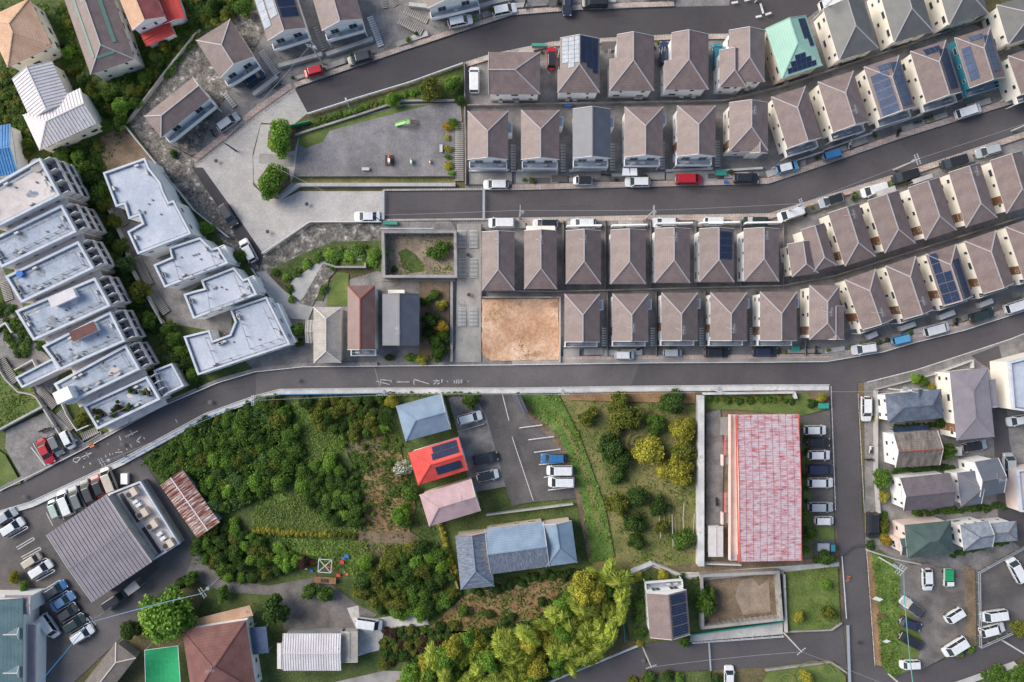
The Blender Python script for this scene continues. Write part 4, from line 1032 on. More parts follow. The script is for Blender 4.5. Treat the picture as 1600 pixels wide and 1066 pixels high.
# --- row B
rB='upper middle row'
kB=dict(hips='N',bal='S',win='SW',wall='w_white')
gB='houses above the middle road'; an='the park steps'
rowhouse(0,rect(730.5,794,173.5,250),an,rB,'plain brown roof and white balcony',gB,bay=('E',.68),**kB)
rowhouse(1,rect(814,874,172,250),an,rB,'brown roof with corner bay box',gB,bay=('E',.8),**kB)
rowhouse(2,rect(895,954,170,248),an,rB,'blue-black slate roof',gB,bay=('E',.75),**{**kB,'roof':'r_slate','hips':'','cap':'capd'})
rowhouse(3,rect(976,1036,167,246),an,rB,'brown roof above a white awning',gB,bay=('E',.78),**kB)
rowhouse(4,rect(1058,1118,165,245),an,rB,'brown roof and accent band',gB,accent='W',**kB)
t=rowhouse(5,rect(1139.5,1200,160,236),an,rB,'brown roof with small south gable',gB,**{**kB,'hips':'S','bal':'','wall':'w_cream','accent':'W','ant':.5})
house(rect(1172,1199,212,240),None,parent=t,h=5.5,pitch=.45,win='',wall='w_cream')
kB2=dict(hips='N',bal='S',win='SW',wall='w_cream',hipk=1.1)
for i,(q,look,ex) in enumerate((
 ([(1205,152),(1259,134),(1283,216),(1231,233)],'plain brown roof',{}),
 ([(1277,130),(1334,109),(1357,192),(1303,206)],'brown roof with an antenna',{'ant':.4}),
 ([(1349,105),(1406,86),(1429,168),(1377,186)],'solar panels over the whole west slope',{'solar':[('W',.12,.88,.03+.155*j,.17+.155*j,3) for j in range(5)]+[('E',.15,.85,.08,.9,6),('N',.2,.5,.3,.7,3)],'pvmat':'pvl'}),
 ([(1421,81),(1479,62),(1502,145),(1449,161)],'solar strip along the east slope',{'solar':[('E',.15,.8,.1,.85,6),('N',.15,.45,.3,.75,3)]}),
 ([(1491,59),(1547,42),(1571,121),(1516,138)],'teal walls and two solar strips',{'wall':'w_teal','solar':[('W',.1,.5,.12,.75,4),('E',.2,.8,.15,.85,5),('N',.2,.45,.3,.7,3)],'pvmat':'pvl'}),
 ([(1575,87),(1632,68),(1652,128),(1596,150)],'cut by the picture edge',{}))):
    kk={**kB2,**ex}
    house(q,f"{ORD(i)} slanted house above the middle road, {look}" if i<5 else "white walled brown roof house past the teal-walled house above the middle road",group=gB,**kk)
# --- row C
gC='houses below the middle road'; rC='lower middle row'; an='the ribbed concrete steps'
kC=dict(hips='S',bal='',win='NW',wall='w_white',hipk=1.25)
C_=[(753,804,362,454),(819,870,360,452),(884,939,360,444),(954,1009,359,444),(1023,1078,357,442),(1092.5,1147,357,441),(1162,1217,357,440)]
for i,(a,b,c,d) in enumerate(C_):
    ex=[{'ant':.75},{'ant':.7},{'ant':.65},{},{'ant':.66},{'solar':[('E',.15,.92,.42+.13*j,.54+.13*j,2) for j in range(4)]},{'ant':.7}][i]
    look=['brown roof beside the steps','brown roof under a cream awning','brown roof with tilted antenna','plain brown roof without antenna','brown roof with antenna','solar column on the east slope','brown roof at the bend'][i]
    rowhouse(i,rect(a,b,c,d),an,rC,look,gC,**{**kC,**ex})
    if i!=1:   # white front balcony beyond the gable
        pass
t=house([(1250,358),(1286,350),(1309,414),(1272,424)],'L-shaped brown roofed house with white porch at the bend',hips='S',win='NW',wall='w_cream',hipk=.9,group=gC)
house([(1232,384),(1272,372),(1278,428),(1236,432)],None,parent=t,hips='S',h=5.4,win='W',wall='w_cream',hipk=.8)
for i,(q,look,ex) in enumerate((
 ([(1293.5,332),(1343,318),(1367,400),(1321,417)],'antenna on the ridge',{'ant':.75}),
 ([(1355,312),(1405,298),(1429,379),(1383,397)],'white van in front',{}),
 ([(1418,292),(1468,278),(1494,359),(1447,376)],'black car in front',{}),
 ([(1482,269),(1532,254),(1557,340),(1510,356)],'antenna near its front',{'ant':.8}),
 ([(1547,250),(1597,236),(1622,318),(1573,334)],'tan wall panel on its side',{}))):
    house(q,f"{ORD(i)} slanted house past the L-shaped one, {look}",group=gC,hips='S',win='NW',wall='w_cream',accent='W',hipk=1.15,**ex)
# --- row D
gD='houses above the main road'; rD='main road row'; an='the orange dirt lot'
kD=dict(hips='N',bal='S',win='SW',wall='w_white',hipk=1.2)
D_=[(882,937,459.5,535),(957,1013,459,534),(1033.5,1090,457.5,533),(1110,1167,457,533),(1187.5,1245,456,533)]
for i,(a,b,c,d) in enumerate(D_):
    rowhouse(i,rect(a,b,c,d),an,rD,['plain brown roof','long antenna stays','antenna on the east slope','antenna near mid ridge','plain brown roof near the bend'][i],gD,**{**kD,'ant':[None,.5,.4,.45,None][i],'accent':'W' if i else '','baldepth':1.0,'bay':('E',.78)})
t=house(rect(1264.5,1312,446,531),'brown roofed house with a second small gable at the bend above the main road',hips='NS',win='SW',wall='w_cream',accent='W',hipk=1.1,group=gD,ant=.5)
house(rect(1288,1319,478,531),None,parent=t,hips='',h=5.3,pitch=.4,win='S',wall='w_cream')
for i,(q,look,ex) in enumerate((
 ([(1321,437),(1369,420),(1394,498),(1347,518)],'plain brown roof',{'ant':.35}),
 ([(1385,416),(1432,399),(1457,484),(1411,501)],'antenna on the east slope',{'ant':.35}),
 ([(1450,397),(1495,380),(1518,462),(1471,482)],'deep blue solar sheet on the west slope',{'solar':[('W',.1,.5,.03+.19*j,.21+.19*j,2) for j in range(5)]+[('W',.52,.9,.03+.19*j,.21+.19*j,2) for j in range(3)]+[('E',.2,.75,.03,.75,6)]}),
 ([(1509,376),(1557,360),(1583,441),(1535,463)],'plain brown roof near a white van',{}),
 ([(1573,354),(1620,338),(1646,420),(1599,441)],'cut by the picture edge',{}))):
    house(q,f"{ORD(i)} slanted house past the double-gabled one, {look}" if i<4 else "brown roofed house past the solar-sheeted one above the main road",group=gD,hips='N',win='SW',wall='w_cream',bal='S',accent='W',hipk=1.1,baldepth=.9,**ex)
# ================================================================= houses upper left
house([(-25,28),(45,0),(84,72),(12,105)],'faded orange tile roofed house beside the white corrugated one',hips='NS',roof='r_orange',cap='r_orange',wall='w_cream',win='SE',ridge='v',h=5.0,hipk=.9)
t=house([(84,-30),(166,-50),(205,91),(148,118)],'long brown roofed house with green roof stripes',hips='NS',roof='r_brown',wall='w_cream',win='SE',h=5.2,hipk=.8,ant=.75,
 solar=(('W',.42,.52,.12,.85,1),('E',.42,.56,.2,.9,1),('S',.5,.62,.3,.7,1)),pvmat='greenstripe')
t=house([(176,-20),(234,-42),(253,27),(210,49)],'house with striped orange and dark red tile roof and bright red lean-tos',roof='r_redtile',roofW='r_orange',cap='r_orange',wall='w_white',win='SE',h=5.4,ribs=None)
house([(240,-5),(276,-15),(288,26),(255,40)],None,parent=t,roof='r_red',h=3.2,pitch=.2,cap='r_red',trim='r_red',win='')
house([(218,52),(266,36),(273,52),(230,73)],None,parent=t,ridge='h',roof='r_red',h=2.9,pitch=.2,cap='r_red',trim='r_red',win='')
t=house([(18,123),(82,95),(110,160),(50,190)],'white corrugated metal roofed house with a cross wing',hips='',roof='r_white',cap='trim',wall='w_cream',win='E',ridge='v',h=4.6,ribs=.6,pitch=.42)
house([(36,178),(124,140),(153,192),(61,236)],None,parent=t,ridge='h',hips='W',roof='r_white',cap='trim',h=4.6,ribs=.6,pitch=.42,win='S',wall='w_cream')
tpv=house([(305,63),(358,32),(400,90),(344,121)],'dark brown roofed house with balcony on the rough stone slope',hips='N',win='S',bal='S',wall='w_white')
house([(229,185),(301,115),(322,152),(254,219)],'dark brown roofed house with stepped white balconies by the turning circle',ridge='h',hips='W',win='SE',bal='S',wall='w_white')
t=house([(385,-20),(453,-40),(476,46),(423,62)],'house with white and blue solar arrays above the upper road',win='S',bal='S',wall='w_white',solar=[('W',.05,.45,.2,.95,5),('W',.54,.95,.3,.95,4)]+[('E',.12,.88,.24+.19*j,.41+.19*j,3) for j in range(4)],pvmat='pv',pvW='pvw')
house([(482,-26),(546,-44),(565,30),(503,50)],'brown gabled house with balcony above the upper road beside pale steps',win='S',bal='S',wall='w_white')
house([(650,-60),(730,-80),(748,-6),(668,14)],'white balcony fronted house above the white cars of the upper road',win='S',bal='S',wall='w_white')
house([(-40,196),(14,200),(30,262),(-40,290)],'bright blue corrugated roofed house at the terraces',roof='r_bright_blue',ridge='h',cap='r_bright_blue',trim='r_bright_blue',h=4.2,pitch=.25,ribs=.5)
# ================================================================= houses in the middle
t=house([(490,480),(533,480),(533,567),(490,567)],'pale grey corrugated hip roofed old house by the main road',hips='NS',roof='r_corr',cap='trim',wall='w_grey',h=3.6,ribs=.5,win='S',hipk=.85)
house([(478,500),(505,500),(505,536),(478,536)],None,parent=t,ridge='h',roof='r_corr',h=3.0,ribs=.5,win='',pitch=.3,wall='w_grey')
t=house(rect(543,586,446,547),'narrow red-brown roofed house between the grey roofs',hips='N',roof='r_reddish',cap='capr',bal='S',win='S',wall='w_white',hipk=1.0)
t=house(rect(597.5,655,459,540),'two-tone grey gable roofed house by the leafy yard',roof='r_slate',cap='capd',trim='trimd',wall='w_grey',win='S',h=5.2,ant=.3)
# ================================================================= houses south of the main road
house([(617,631),(690,619),(705,668),(635,692)],'blue-grey metal roofed house right below the main road',ridge='h',hips='W',roof='r_blue',cap='r_blue',wall='w_white',win='E',h=5.2,hipk=.9)
house([(638,707),(716,684),(732,734),(653,759)],'bright red roofed house with two dark solar arrays',ridge='h',hips='W',roof='r_red',cap='r_red',trim='r_red',wall='w_white',win='E',h=5.2,hipk=1.1,
 solar=[('N',.08,.42,.46,.95,7),('N',.44,.8,.42,.95,7),('S',.25,.75,.42,.92,6)])
house([(656,773),(736,749),(752,798),(670,823)],'dusty pink roofed house below the red roof',ridge='h',hips='W',roof='r_pink',cap='r_pink',wall='w_beige',win='E',h=5.0,hipk=.95,ant=.6)
t=house([(758,828),(850,815),(858,884),(766,899)],'large streaked blue-grey roofed house with two wings',ridge='h',roof='r_streak',roofW='r_blue',cap='r_blue',wall='w_beige',win='N',h=4.6,pitch=.42)
house([(711,837),(762,832),(774,917),(720,920)],None,parent=t,hips='S',roof='r_streak',cap='r_blue',h=4.6,win='',pitch=.45,wall='w_beige',trim='trimd')
house([(845,821),(894,812),(901,879),(852,886)],None,parent=t,hips='S',roof='r_blue',cap='r_blue',h=4.6,win='',pitch=.4,wall='w_beige')
house([(1011,926),(1074,921),(1077,990),(1015,999)],'brown gabled house with blue solar array in the bamboo corner',hips='',roof='r_brown',cap='capd',bal='N',win='NW',wall='w_white',solar=[('E',.1,.9,.06+.23*j,.27+.23*j,4) for j in range(4)],pvmat='pv')
# faded red roof apartment block
t=house([(1151,649),(1248,647),(1252,876),(1155,878)],'long two-storey apartment building with faded red and white striped roof',ridge='h',roof='r_fadedred',cap='seam',trim='r_salmon',wall='w_pink',win='W',h=6.2,pitch=.05,ribs=None,ov=.5,name='apartment_building',cat='building')
APT=t
# ================================================================= houses lower right
t=house([(1383,615),(1471,609),(1474,652),(1388,662)],'blue-grey hip roofed house with dormer at the junction',ridge='h',hips='EW',roof='r_bluegrey',cap='r_slate',trim='trimd',wall='w_white',win='W',h=5.2,hipk=.95)
house([(1425,608),(1442,607),(1443,632),(1426,632)],None,parent=t,roof='r_bluegrey',h=5.25,pitch=.5,win='',cap='r_slate')
t=house([(1487.5,579),(1544,576),(1553,679),(1492,692)],'large flat mauve-grey roofed house with cream west wall',ridge='v',hips='NS',roof='r_mauve',cap='r_mauve',trim='r_mauve',wall='w_cream',win='W',h=6.0,pitch=.22,accent='W')
house([(1536,593),(1556,592),(1559,636),(1540,638)],None,parent=t,ridge='v',roof='r_mauve',h=5.6,pitch=.1,win='',wall='w_cream',cap='r_mauve')
t=house([(1394,678),(1467,672),(1467,727),(1400,731)],'old stained tile roofed house with red ridges',ridge='h',roof='r_oldtile',cap='capr',wall='w_white',win='W',h=5.0)
house([(1396,694),(1424,692),(1425,722),(1398,724)],None,parent=t,ridge='v',roof='r_oldtile',cap='capr',h=4.2,win='W',wall='w_white')
t=house([(1403,743),(1484,744),(1490,791),(1415,798)],'plum-brown gable roofed house beside a round shrub',ridge='h',roof='r_plum',cap='capd',trim='trimd',wall='w_white',win='W',h=5.2)
t=house([(1523,720),(1561,717),(1568,767),(1530,780)],'white modern house with tall grey gable roof and lower hip wing',ridge='h',roof='r_slate',cap='capd',wall='w_white',win='W',h=6.0,ant=.6)
house([(1497,738),(1525,736),(1536,786),(1500,792)],None,parent=t,ridge='h',hips='W',roof='r_slate',cap='capd',h=5.2,win='W',wall='w_white')
t=house([(1411,820),(1486,814),(1490,867),(1420,871)],'dark green hip roofed house with beige walls',ridge='h',hips='EW',roof='r_dkgreen',cap='r_dkgreen',wall='w_pink',win='W',h=5.4)
house([(1404,843),(1432,838),(1436,866),(1408,866)],None,parent=t,ridge='h',roof='r_dkgreen',cap='r_dkgreen',h=4.6,win='W',wall='w_pink')
t=house([(1502,820),(1546,814),(1550,852),(1505,864)],'silvery grey hip roofed house with white walls above the car park',ridge='h',hips='W',roof='r_silver',cap='r_slate',wall='w_white',win='WN',h=5.4)
house([(1538,818),(1590,815),(1588,842),(1542,852)],None,parent=t,ridge='h',hips='E',roof='r_silver',cap='capd',h=5.0,win='N',wall='w_white',pitch=.4)
t,P=block([(1578,566),(1640,550),(1640,648),(1584,640)],6.2,'cream flat-topped building at the upper end of the side lane',slab='slabw',wall='w_cream',name='building')
t,P=block([(1590,735),(1650,728),(1650,800),(1596,800)],4.5,'pink-beige flat-topped building beyond the white modern house',slab='slabp',wall='w_pink',name='building')
# ================================================================= lower left
t=house([(289,988),(384,965),(400,1080),(297,1096)],'maroon pyramid roofed house beside the green net',ridge='h',hips='EW',roof='r_maroon',cap='r_maroon',wall='w_white',win='E',h=4.6,hipk=.98,pitch=.42,ant=.5)
t=house(rect(442,533,990,1048),'long pale corrugated roofed workshop with a rusty solar heater',ridge='h',roof='r_white',cap='trim',wall='w_grey',h=3.8,pitch=.16,ribs=.45,win='')
house(rect(533,559,987,1035),None,parent=t,ridge='v',roof='r_corr',cap='r_corr',h=3.0,pitch=.08,win='',wall='w_grey')
house(rect(433,445,1005,1045),None,parent=t,ridge='v',roof='r_white',cap='r_white',h=2.8,pitch=.1,win='',wall='w_grey')
WORKSHOP=t
t=house([(-60,934),(37,934),(34,1090),(-60,1090)],'teal roofed building with star-like dormers at the corner',roof='r_teal',cap='r_teal',trim='r_mauve',wall='w_white',h=5.6,pitch=.3,win='')
for yy in (990,1050): house([(2,yy-9),(30,yy-9),(30,yy+9),(2,yy+9)],None,parent=t,ridge='h',roof='r_teal',cap='trim',h=5.9,pitch=.5,win='')
house([(30,975),(57,975),(54,1085),(28,1085)],None,parent=t,roof='r_mauve',cap='trim',h=4.0,pitch=.05,win='')
house([(8,930),(48,930),(48,960),(8,960)],None,parent=t,ridge='h',roof='r_mauve',cap='capd',h=5.0,pitch=.12,win='')
t=house([(72,836),(166,773),(238,878),(144,941)],'garage with wide ribbed mauve metal roof among the parked cars',ridge='h',roof='r_mauve',cap='r_mauve',trim='trim',wall='w_grey',h=5.5,pitch=.04,ribs=.72,win='W',name='garage',cat='garage')
GARAGE=t
t=house([(251,757),(286,734),(342,815),(308,843)],'rusty red and white corrugated shed at the thicket edge',ridge='v',roof='r_rust',cap='r_white',trim='r_rust',wall='w_grey',h=2.8,pitch=.12,ribs=.45,name='shed',cat='shed')
t=house([(801,615),(810,614),(826,641),(812,650)],'small dark corrugated lean-to shed beside the car park entrance',ridge='v',roof='r_slate',cap='capd',trim='trimd',wall='w_grey',h=2.5,pitch=.1,ribs=.4,name='shed',cat='shed')
t=house(rect(1107,1130,822,870),'white flat roofed storage hut in the dirt courtyard',ridge='v',roof='trim',cap='trim',wall='w_white',h=2.6,pitch=.04,name='storage_hut',cat='hut')
# ================================================================= terraced flat-roofed apartments
def edge_parts(t,a,b,h,levels,wins=4,depth=1.3):
    """balconies with windows along the wall edge a-b of a block (local coordinates, outward on the right of a->b reversed ccw)"""
    a=Vector(a); b=Vector(b); d=(b-a); L=d.length; ang=math.atan2(d.y,d.x)
    for z in levels:
        mb=MB(); mb.box(.2,L-.2,-depth,0,-.18,0); mb.build('balcony',M['slab'],t,loc=(a.x,a.y,z),rz=ang)
        mb=MB(); mb.box(.2,L-.2,-depth,-depth+.14,0,.95); mb.build('balcony_parapet',M['w_apt'],t,loc=(a.x,a.y,z),rz=ang)
        fm=MB(); fm.box(-.07,.07,-depth+.14,0,0,2.2); me=fm.mesh('divider',M['w_apt'])
        for i in range(wins+1):
            u=.3+(L-.6)*i/wins; p=a+d.normalized()*u; link('divider',me,t,(p.x,p.y,z),ang)
        for i in range(wins):
            u=.3+(L-.6)*(i+.5)/wins; p=a+d.normalized()*u
            nrm=Vector((d.y,-d.x)).normalized(); p=p+nrm*.01
            link('window',win_mesh(1.5,1.9),t,(p.x,p.y,z+.05),ang)
def wall_windows(t,a,b,z,n,size=(1.0,1.0)):
    a=Vector(a); b=Vector(b); d=(b-a); ang=math.atan2(d.y,d.x); nrm=Vector((d.y,-d.x)).normalized()
    for i in range(n):
        p=a+d*((i+.5)/n)+nrm*.01; link('window',win_mesh(*size),t,(p.x,p.y,z),ang)
def edge_of(P,t,px,h):
    """index of the polygon corner nearest to a photo pixel"""
    x,y=W(*px,h); x-=t.location[0]; y-=t.location[1]
    return min(range(len(P)),key=lambda i:(P[i][0]-x)**2+(P[i][1]-y)**2)
def rail_run(t,pts,z):
    mb=MB()
    for i in range(len(pts)-1): mb.beam((*pts[i],z+.9),(*pts[i+1],z+.9),.07,.07)
    mb.build('roof_rail',M['concd'],t)
    pm=MB(); pm.box(-.06,.06,-.06,.06,0,.9); me=pm.mesh('rail_post',M['concd'])
    for i in range(len(pts)-1):
        a=Vector(pts[i]); b=Vector(pts[i+1]); n=max(1,int((b-a).length/1.8))
        for k in range(n): p=a.lerp(b,k/n); link('rail_post',me,t,(p.x,p.y,z))
FT=[([(-30,300),(62,247),(93,305),(-10,357)],10.8,'stained pinkish roof, highest of the stepped block','slabp'),
 ([(-22,378),(96,320),(119,362),(2,418)],9.6,'pale blue roof with railings, second of the stepped block','slab'),
 ([(8,432),(122,377),(146,419),(33,473)],8.6,'pale blue roof with a blue tub, third of the stepped block','slab'),
 ([(24,486),(148,434),(172,478),(52,532)],7.8,'pale blue roof with a low shed, fourth of the stepped block','slab'),
 ([(66,541),(172,487),(195,533),(94,578)],7.0,'pale blue roof with rusty shed top, fifth of the stepped block','slab'),
 ([(84,600),(196,539),(218,577),(104,632)],6.2,'pale blue roof with a white stair box, sixth of the stepped block','slab'),
 ([(130,634),(229,588),(250,624),(152,671)],5.0,'roof garden of planters, lowest of the stepped block','slab')]
for i,(q,h,lb,sl) in enumerate(FT):
    t,P=block(q,h,f"apartment terrace: {lb}",slab=sl,group='stepped terraces of the large apartment block',rim=.38)
    iTR=edge_of(P,t,q[1],h); iBR=edge_of(P,t,q[2],h); iBL=edge_of(P,t,q[3],h)
    lv=[z for z in (h-2.9,h-5.6,h-8.3) if z>.6]
    edge_parts(t,P[iBR],P[iTR],h,lv,3,1.5)
    if len(lv): wall_windows(t,P[iBL],P[iBR],max(.8,h-2.4),4,(.8,.7))
    # ledge below the parapet on the downhill side
    a=Vector(P[iBL]); b=Vector(P[iBR]); d=b-a; ang=math.atan2(d.y,d.x)
    mb=MB(); mb.box(.5,d.length-.3,-1.1,-.02,-.25,0); mb.build('ledge',M['w_apt'],t,loc=(a.x,a.y,h-2.6),rz=ang)
    if i: 
        I=offset_poly(P,1.3); j0,j1,j2=iBL,iBR,iTR; rail_run(t,[I[j0],I[j1],I[j2]],h-.5)
    # roof fittings
    c=Vector(P[iTR])*.3+Vector(P[iBL])*.7; rr=random.Random(i*3+2); dd=h-.5
    if i==0:
        mb=MB(); mb.cyl(0,0,0,.3,1.2,16); mb.build('roof_drum',M['conc'],t,loc=(*(Vector(P[iTR])*.8),dd))
    for k in range(4):
        p=Vector(P[iTR])*rr.uniform(-.5,.5)+Vector(P[iBR])*rr.uniform(-.5,.5)
        mb=MB(); mb.cyl(0,0,0,.25,.18,8); mb.build('roof_drain',M['concd'],t,loc=(p.x,p.y,dd))
    if i==2: mb=MB(); mb.cyl(0,0,0,.7,.6,14); tag(mb.build('water_tub',M['bluetarp'],None,loc=(t.location.x-5.2,t.location.y-.3,dd+.01)),'round blue tub on the third terrace roof','tub')
    if i in (3,4):
        mb=MB(); mb.box(-2.2,2.2,-.7,.7,0,1.5); mb.prism([(-2.4,-.9),(2.4,-.9),(2.4,.9),(-2.4,.9)],1.5,1.6,1); s=mb.build('roof_shed',[M['w_white'],M['r_white'] if i==3 else M['r_maroon']],None,loc=(t.location.x+.4,t.location.y+1.9,dd+.01),rz=ang)
        tag(s,'low shed with pale blue top on a terrace roof' if i==3 else 'low shed with rusty red top on a terrace roof','shed')
    if i==5:
        mb=MB(); mb.box(-1.5,1.5,-1.1,1.1,0,2.3); s=mb.build('stair_box',M['w_white'],t,loc=(Vector(P[iBL])*.72+Vector(P[edge_of(P,t,q[0],h)])*.2).to_3d()+Vector((.3,.6,dd)),rz=ang)
    if i==6:
        for k in range(26):
            e=rr.choice((0,0,1,2,3)); I=offset_poly(P,rr.uniform(.9,2.1)); A=Vector(I[e%4]); B=Vector(I[(e+1)%4]); p=A.lerp(B,rr.uniform(.08,.92))
            px=800+(p.x+t.location.x)/(S*(H-dd-.5)/H); py=533-(p.y+t.location.y)/(S*(H-dd-.5)/H)
            s=tree(px,py,rr.uniform(2.5,6),rr.choice(['dark','olive','green','red']),'potted shrub on the roof garden of the lowest terrace',hgt=rr.uniform(.6,1.2),group='potted shrubs of the roof garden',name='shrub',cat='shrub')
            s.location=(p.x+t.location.x,p.y+t.location.y,dd)
t,P=block([(240,579),(268,568),(287,603),(252,620)],3.4,'low pale annexe with flat roof beside the lowest terrace',slab='slab',name='annexe')
t,P=block([(24,590),(82,560),(92,578),(34,606)],4.2,'narrow flat-roofed stair wing beside the fifth terrace',slab='slab',name='stair_wing')
PT=[([(161,270),(226,247),(232,262),(250,285),(255,300),(263,316),(271,313),(298,365),(215,397),(199,362),(222,349),(217,336),(201,342),(194,319),(181,323)],7.5,'large white flat-roofed block with zigzag outline beside the stone slope','slabw'),
 ([(264,387),(312,371),(331,389),(341,386),(356,411),(257,449),(240,414),(254,408),(268,402)],6.6,'second white terrace of the smaller stepped block, roof railed','slabw'),
 ([(314,438),(365,418),(380,437),(388,434),(401,460),(302,498),(287,460),(303,455),(319,451)],5.6,'third white terrace of the smaller stepped block, roof railed','slabw'),
 ([(287,526),(327,516),(332,533),(359,523),(367,503),(359,483),(416,464),(453,538),(377,563),(309,586)],4.4,'lowest white terrace of the smaller stepped block by the main road','slabw')]
for i,(q,h,lb,sl) in enumerate(PT):
    t,P=block(q,h,lb,slab=sl,wall='w_white',rim=.3,group='white terraces of the smaller block')
    k=len(P)
    for j in range(k):
        a,b=P[j],P[(j+1)%k]; L=(Vector(b)-Vector(a)).length
        if L>3.5: wall_windows(t,a,b,max(.7,h-2.3),int(L/3),(.9,.8))
    I=offset_poly(P,1.5)
    if i in (1,2): rail_run(t,[*[tuple(Vector(W(*pp,h))-Vector(t.location[:2])) for pp in ([(270,395),(282,437),(338,415),(326,385)] if i==1 else [(324,444),(330,487),(382,466),(366,428)])]],h-.5)
    if i==3: rail_run(t,[tuple(Vector(W(*pp,h))-Vector(t.location[:2])) for pp in ((372,487),(392,545),(436,530),(412,480))],h-.5); rail_run(t,[tuple(Vector(W(*pp,h))-Vector(t.location[:2])) for pp in ((322,528),(338,568),(380,553))],h-.5)
    rr=random.Random(i+40)
    for kx in range(6):
        p=Vector(P[rr.randrange(k)])*rr.uniform(.1,.5); mb=MB(); mb.cyl(0,0,0,.2,.16,8); mb.build('roof_drain',M['concd'],t,loc=(p.x,p.y,h-.5))
    if i:   # service balcony facing the lane
        q3=[[(338,388),(350,383),(362,408),(354,412)],[(385,436),(396,431),(408,456),(400,460)],[(425,478),(434,474),(462,534),(452,538)]][i-1]
        Pp=[tuple(Vector(W(*pp,h-1.5))-Vector(t.location[:2])) for pp in q3]; Pp=ccw(Pp); mb=MB(); mb.prism(Pp,-.05,h-2.2); mb.build('service_balcony',M['w_white'],t)
        mb=MB()
        for j in range(4): mb.beam((*Pp[j],h-1.4),(*Pp[(j+1)%4],h-1.4),.14,.14); mb.beam((*Pp[j],h-2.2),(*Pp[j],h-1.4),.14,.14)
        mb.build('balcony_frame',M['w_white'],t)
# the winding stairs between the two blocks
wallp([(167,311),(180,340),(200,385),(207,418),(231,458),(258,506)],2.4,1.4,'conclt','winding pale concrete stair wall between the two stepped blocks')
for i,(a,b,w,n) in enumerate((((184,330),(198,352),14,9),((214,402),(236,446),13,18),((238,455),(262,490),14,14))):
    stair(a,b,w,n,['upper flight of steps beside the large white flat roof','middle flight of steps beside the winding stair wall','lower flight of steps beside the winding stair wall'][i],m='conc')
stair((6,440),(16,470),14,12,'steps beside the third terrace of the large stepped block','conc',rise=.01)
stair((-2,500),(20,540),14,14,'steps beside the fourth terrace of the large stepped block','conc',rise=.01)
wallp([(-8,520),(14,505),(24,520)],2,1.2,'concw','white angular wall beside the fourth terrace')
wallp([(28,578),(56,562),(64,578)],1.6,1.2,'concw','white walled corner bed beside the fifth terrace')
wallp([(-4,558),(3,575),(14,592),(34,612),(55,616),(62,620),(78,645),(84,655),(100,680),(124,688)],2,1.3,'conclt','zigzag pale stair wall beside the parked red car')
for i,(a,b,w,n) in enumerate((((2,560),(28,598),14,16),((62,608),(88,636),14,14),((92,644),(114,672),13,14),((128,684),(154,672),13,9))):
    stair(a,b,w,n,['topmost','second','third','lowest'][i]+' flight of steps beside the zigzag stair wall','conc')
wallp([(122,694),(127,690),(158,674),(160,678),(126,697)],1,.5,'conclt','low planter wall at the foot of the zigzag stairs')
wallp([(3,672),(74,634)],3,1.6,'conclt','pale retaining wall behind the parked scooters')
wallp([(54,692),(74,727)],1.2,.5,'concw','low white kerb wall beside the red sedan')
wallp([(100,630),(108,648),(124,672),(142,664)],1.4,1.0,'concw','white wall round the clipped round shrub by the stairs')
# ================================================================= other walls and fences
wallp([(437,311),(468,290),(712,290)],5,.9,'conclt','long pale retaining wall along the south edge of the park')
wallp([(459,277),(710,277)],.8,1.1,'concd','dark kerb wall along the south side of the gravel park')
wallp([(462,212),(560,181),(626,159),(720,158)],3,.7,'conc','pale retaining wall along the north edge of the park')
fence([(482,180),(560,155),(640,131),(724,101)],1.0,'rail','white guardrail along the lower side of the upper road',rw=.16,rails=(.95,.55),group=None)
fence([(412,397),(486,348),(598,348)],1.0,'rail','white railing round the lower side of the paved turning circle',rw=.16,rails=(.95,.55))
wallp([(454,200),(487,192)],1.2,1.5,'net','green mesh panel at the park entrance',name='mesh_panel',cat='panel')
wallp([(726,100),(728,290)],1.6,1.2,'concd','grey boundary wall between the park steps and the houses')
wallp([(752,355),(752,466)],1.4,1.2,'concd','grey boundary wall beside the ribbed steps')
wallp([(874.5,464),(874.5,566)],2,.9,'conclt','pale boundary wall on the east side of the dirt lot')
wallp([(752,465),(873,465)],2,1.0,'conc','pale boundary wall at the back of the dirt lot')
wallp([(706,440),(706,565)],4,.8,'conc','pale garden wall between the leafy yard and the steps')
wallp([(1091.5,617),(1091.5,880)],9,2.2,'concw','thick white wall between the orchard and the red roofed apartments')
wallp([(1097,614.5),(1237,612.5),(1240,622)],3.2,1.6,'concw','white wall between the red roofed apartments and the main road')
wallp([(1097,878),(1155,880)],2,1.4,'concw','white wall behind the storage hut')
wallp([(1222,895),(1226,985)],3.4,1.2,'conclt','pale wall between the sunken lot and the lawn')
wallp([(1225,986),(1298,983),(1314,972)],2.4,.6,'conc','low kerb wall round the lawn at the junction')
wallp([(1195,1046),(1297,1033),(1322,1050)],2.6,.6,'conc','low kerb wall round the lawn below the cross road')
wallp([(1080,990),(1222,970)],1.6,.8,'tealbin','pale teal rail wall along the cross road')
fence([(1080,1002),(1222,992)],1.0,'rail','white railing along the cross road below the sunken lot')
fence([(856,1064),(939,1030),(995,1007)],1.0,'rail','white guardrail between the bamboo and the cross road',rw=.16,rails=(.9,.5))
fence([(1524,892),(1600,850),(1640,830)],1.2,'metal','grey mesh fence on the north side of the far car park',rw=.1)
fence([(1524,892),(1526,1008),(1600,975)],1.2,'metal','grey mesh fence round the west side of the far car park',rw=.1)
fence([(322,653),(400,625),(440,616),(600,614)],1.1,'bluecable','blue railing above the thicket along the main road',rails=(1.0,.4),rw=.09)
fence([(195,722),(260,686),(322,653)],1.1,'bluecable','blue railing along the bend of the main road',rails=(1.0,.4),rw=.09)
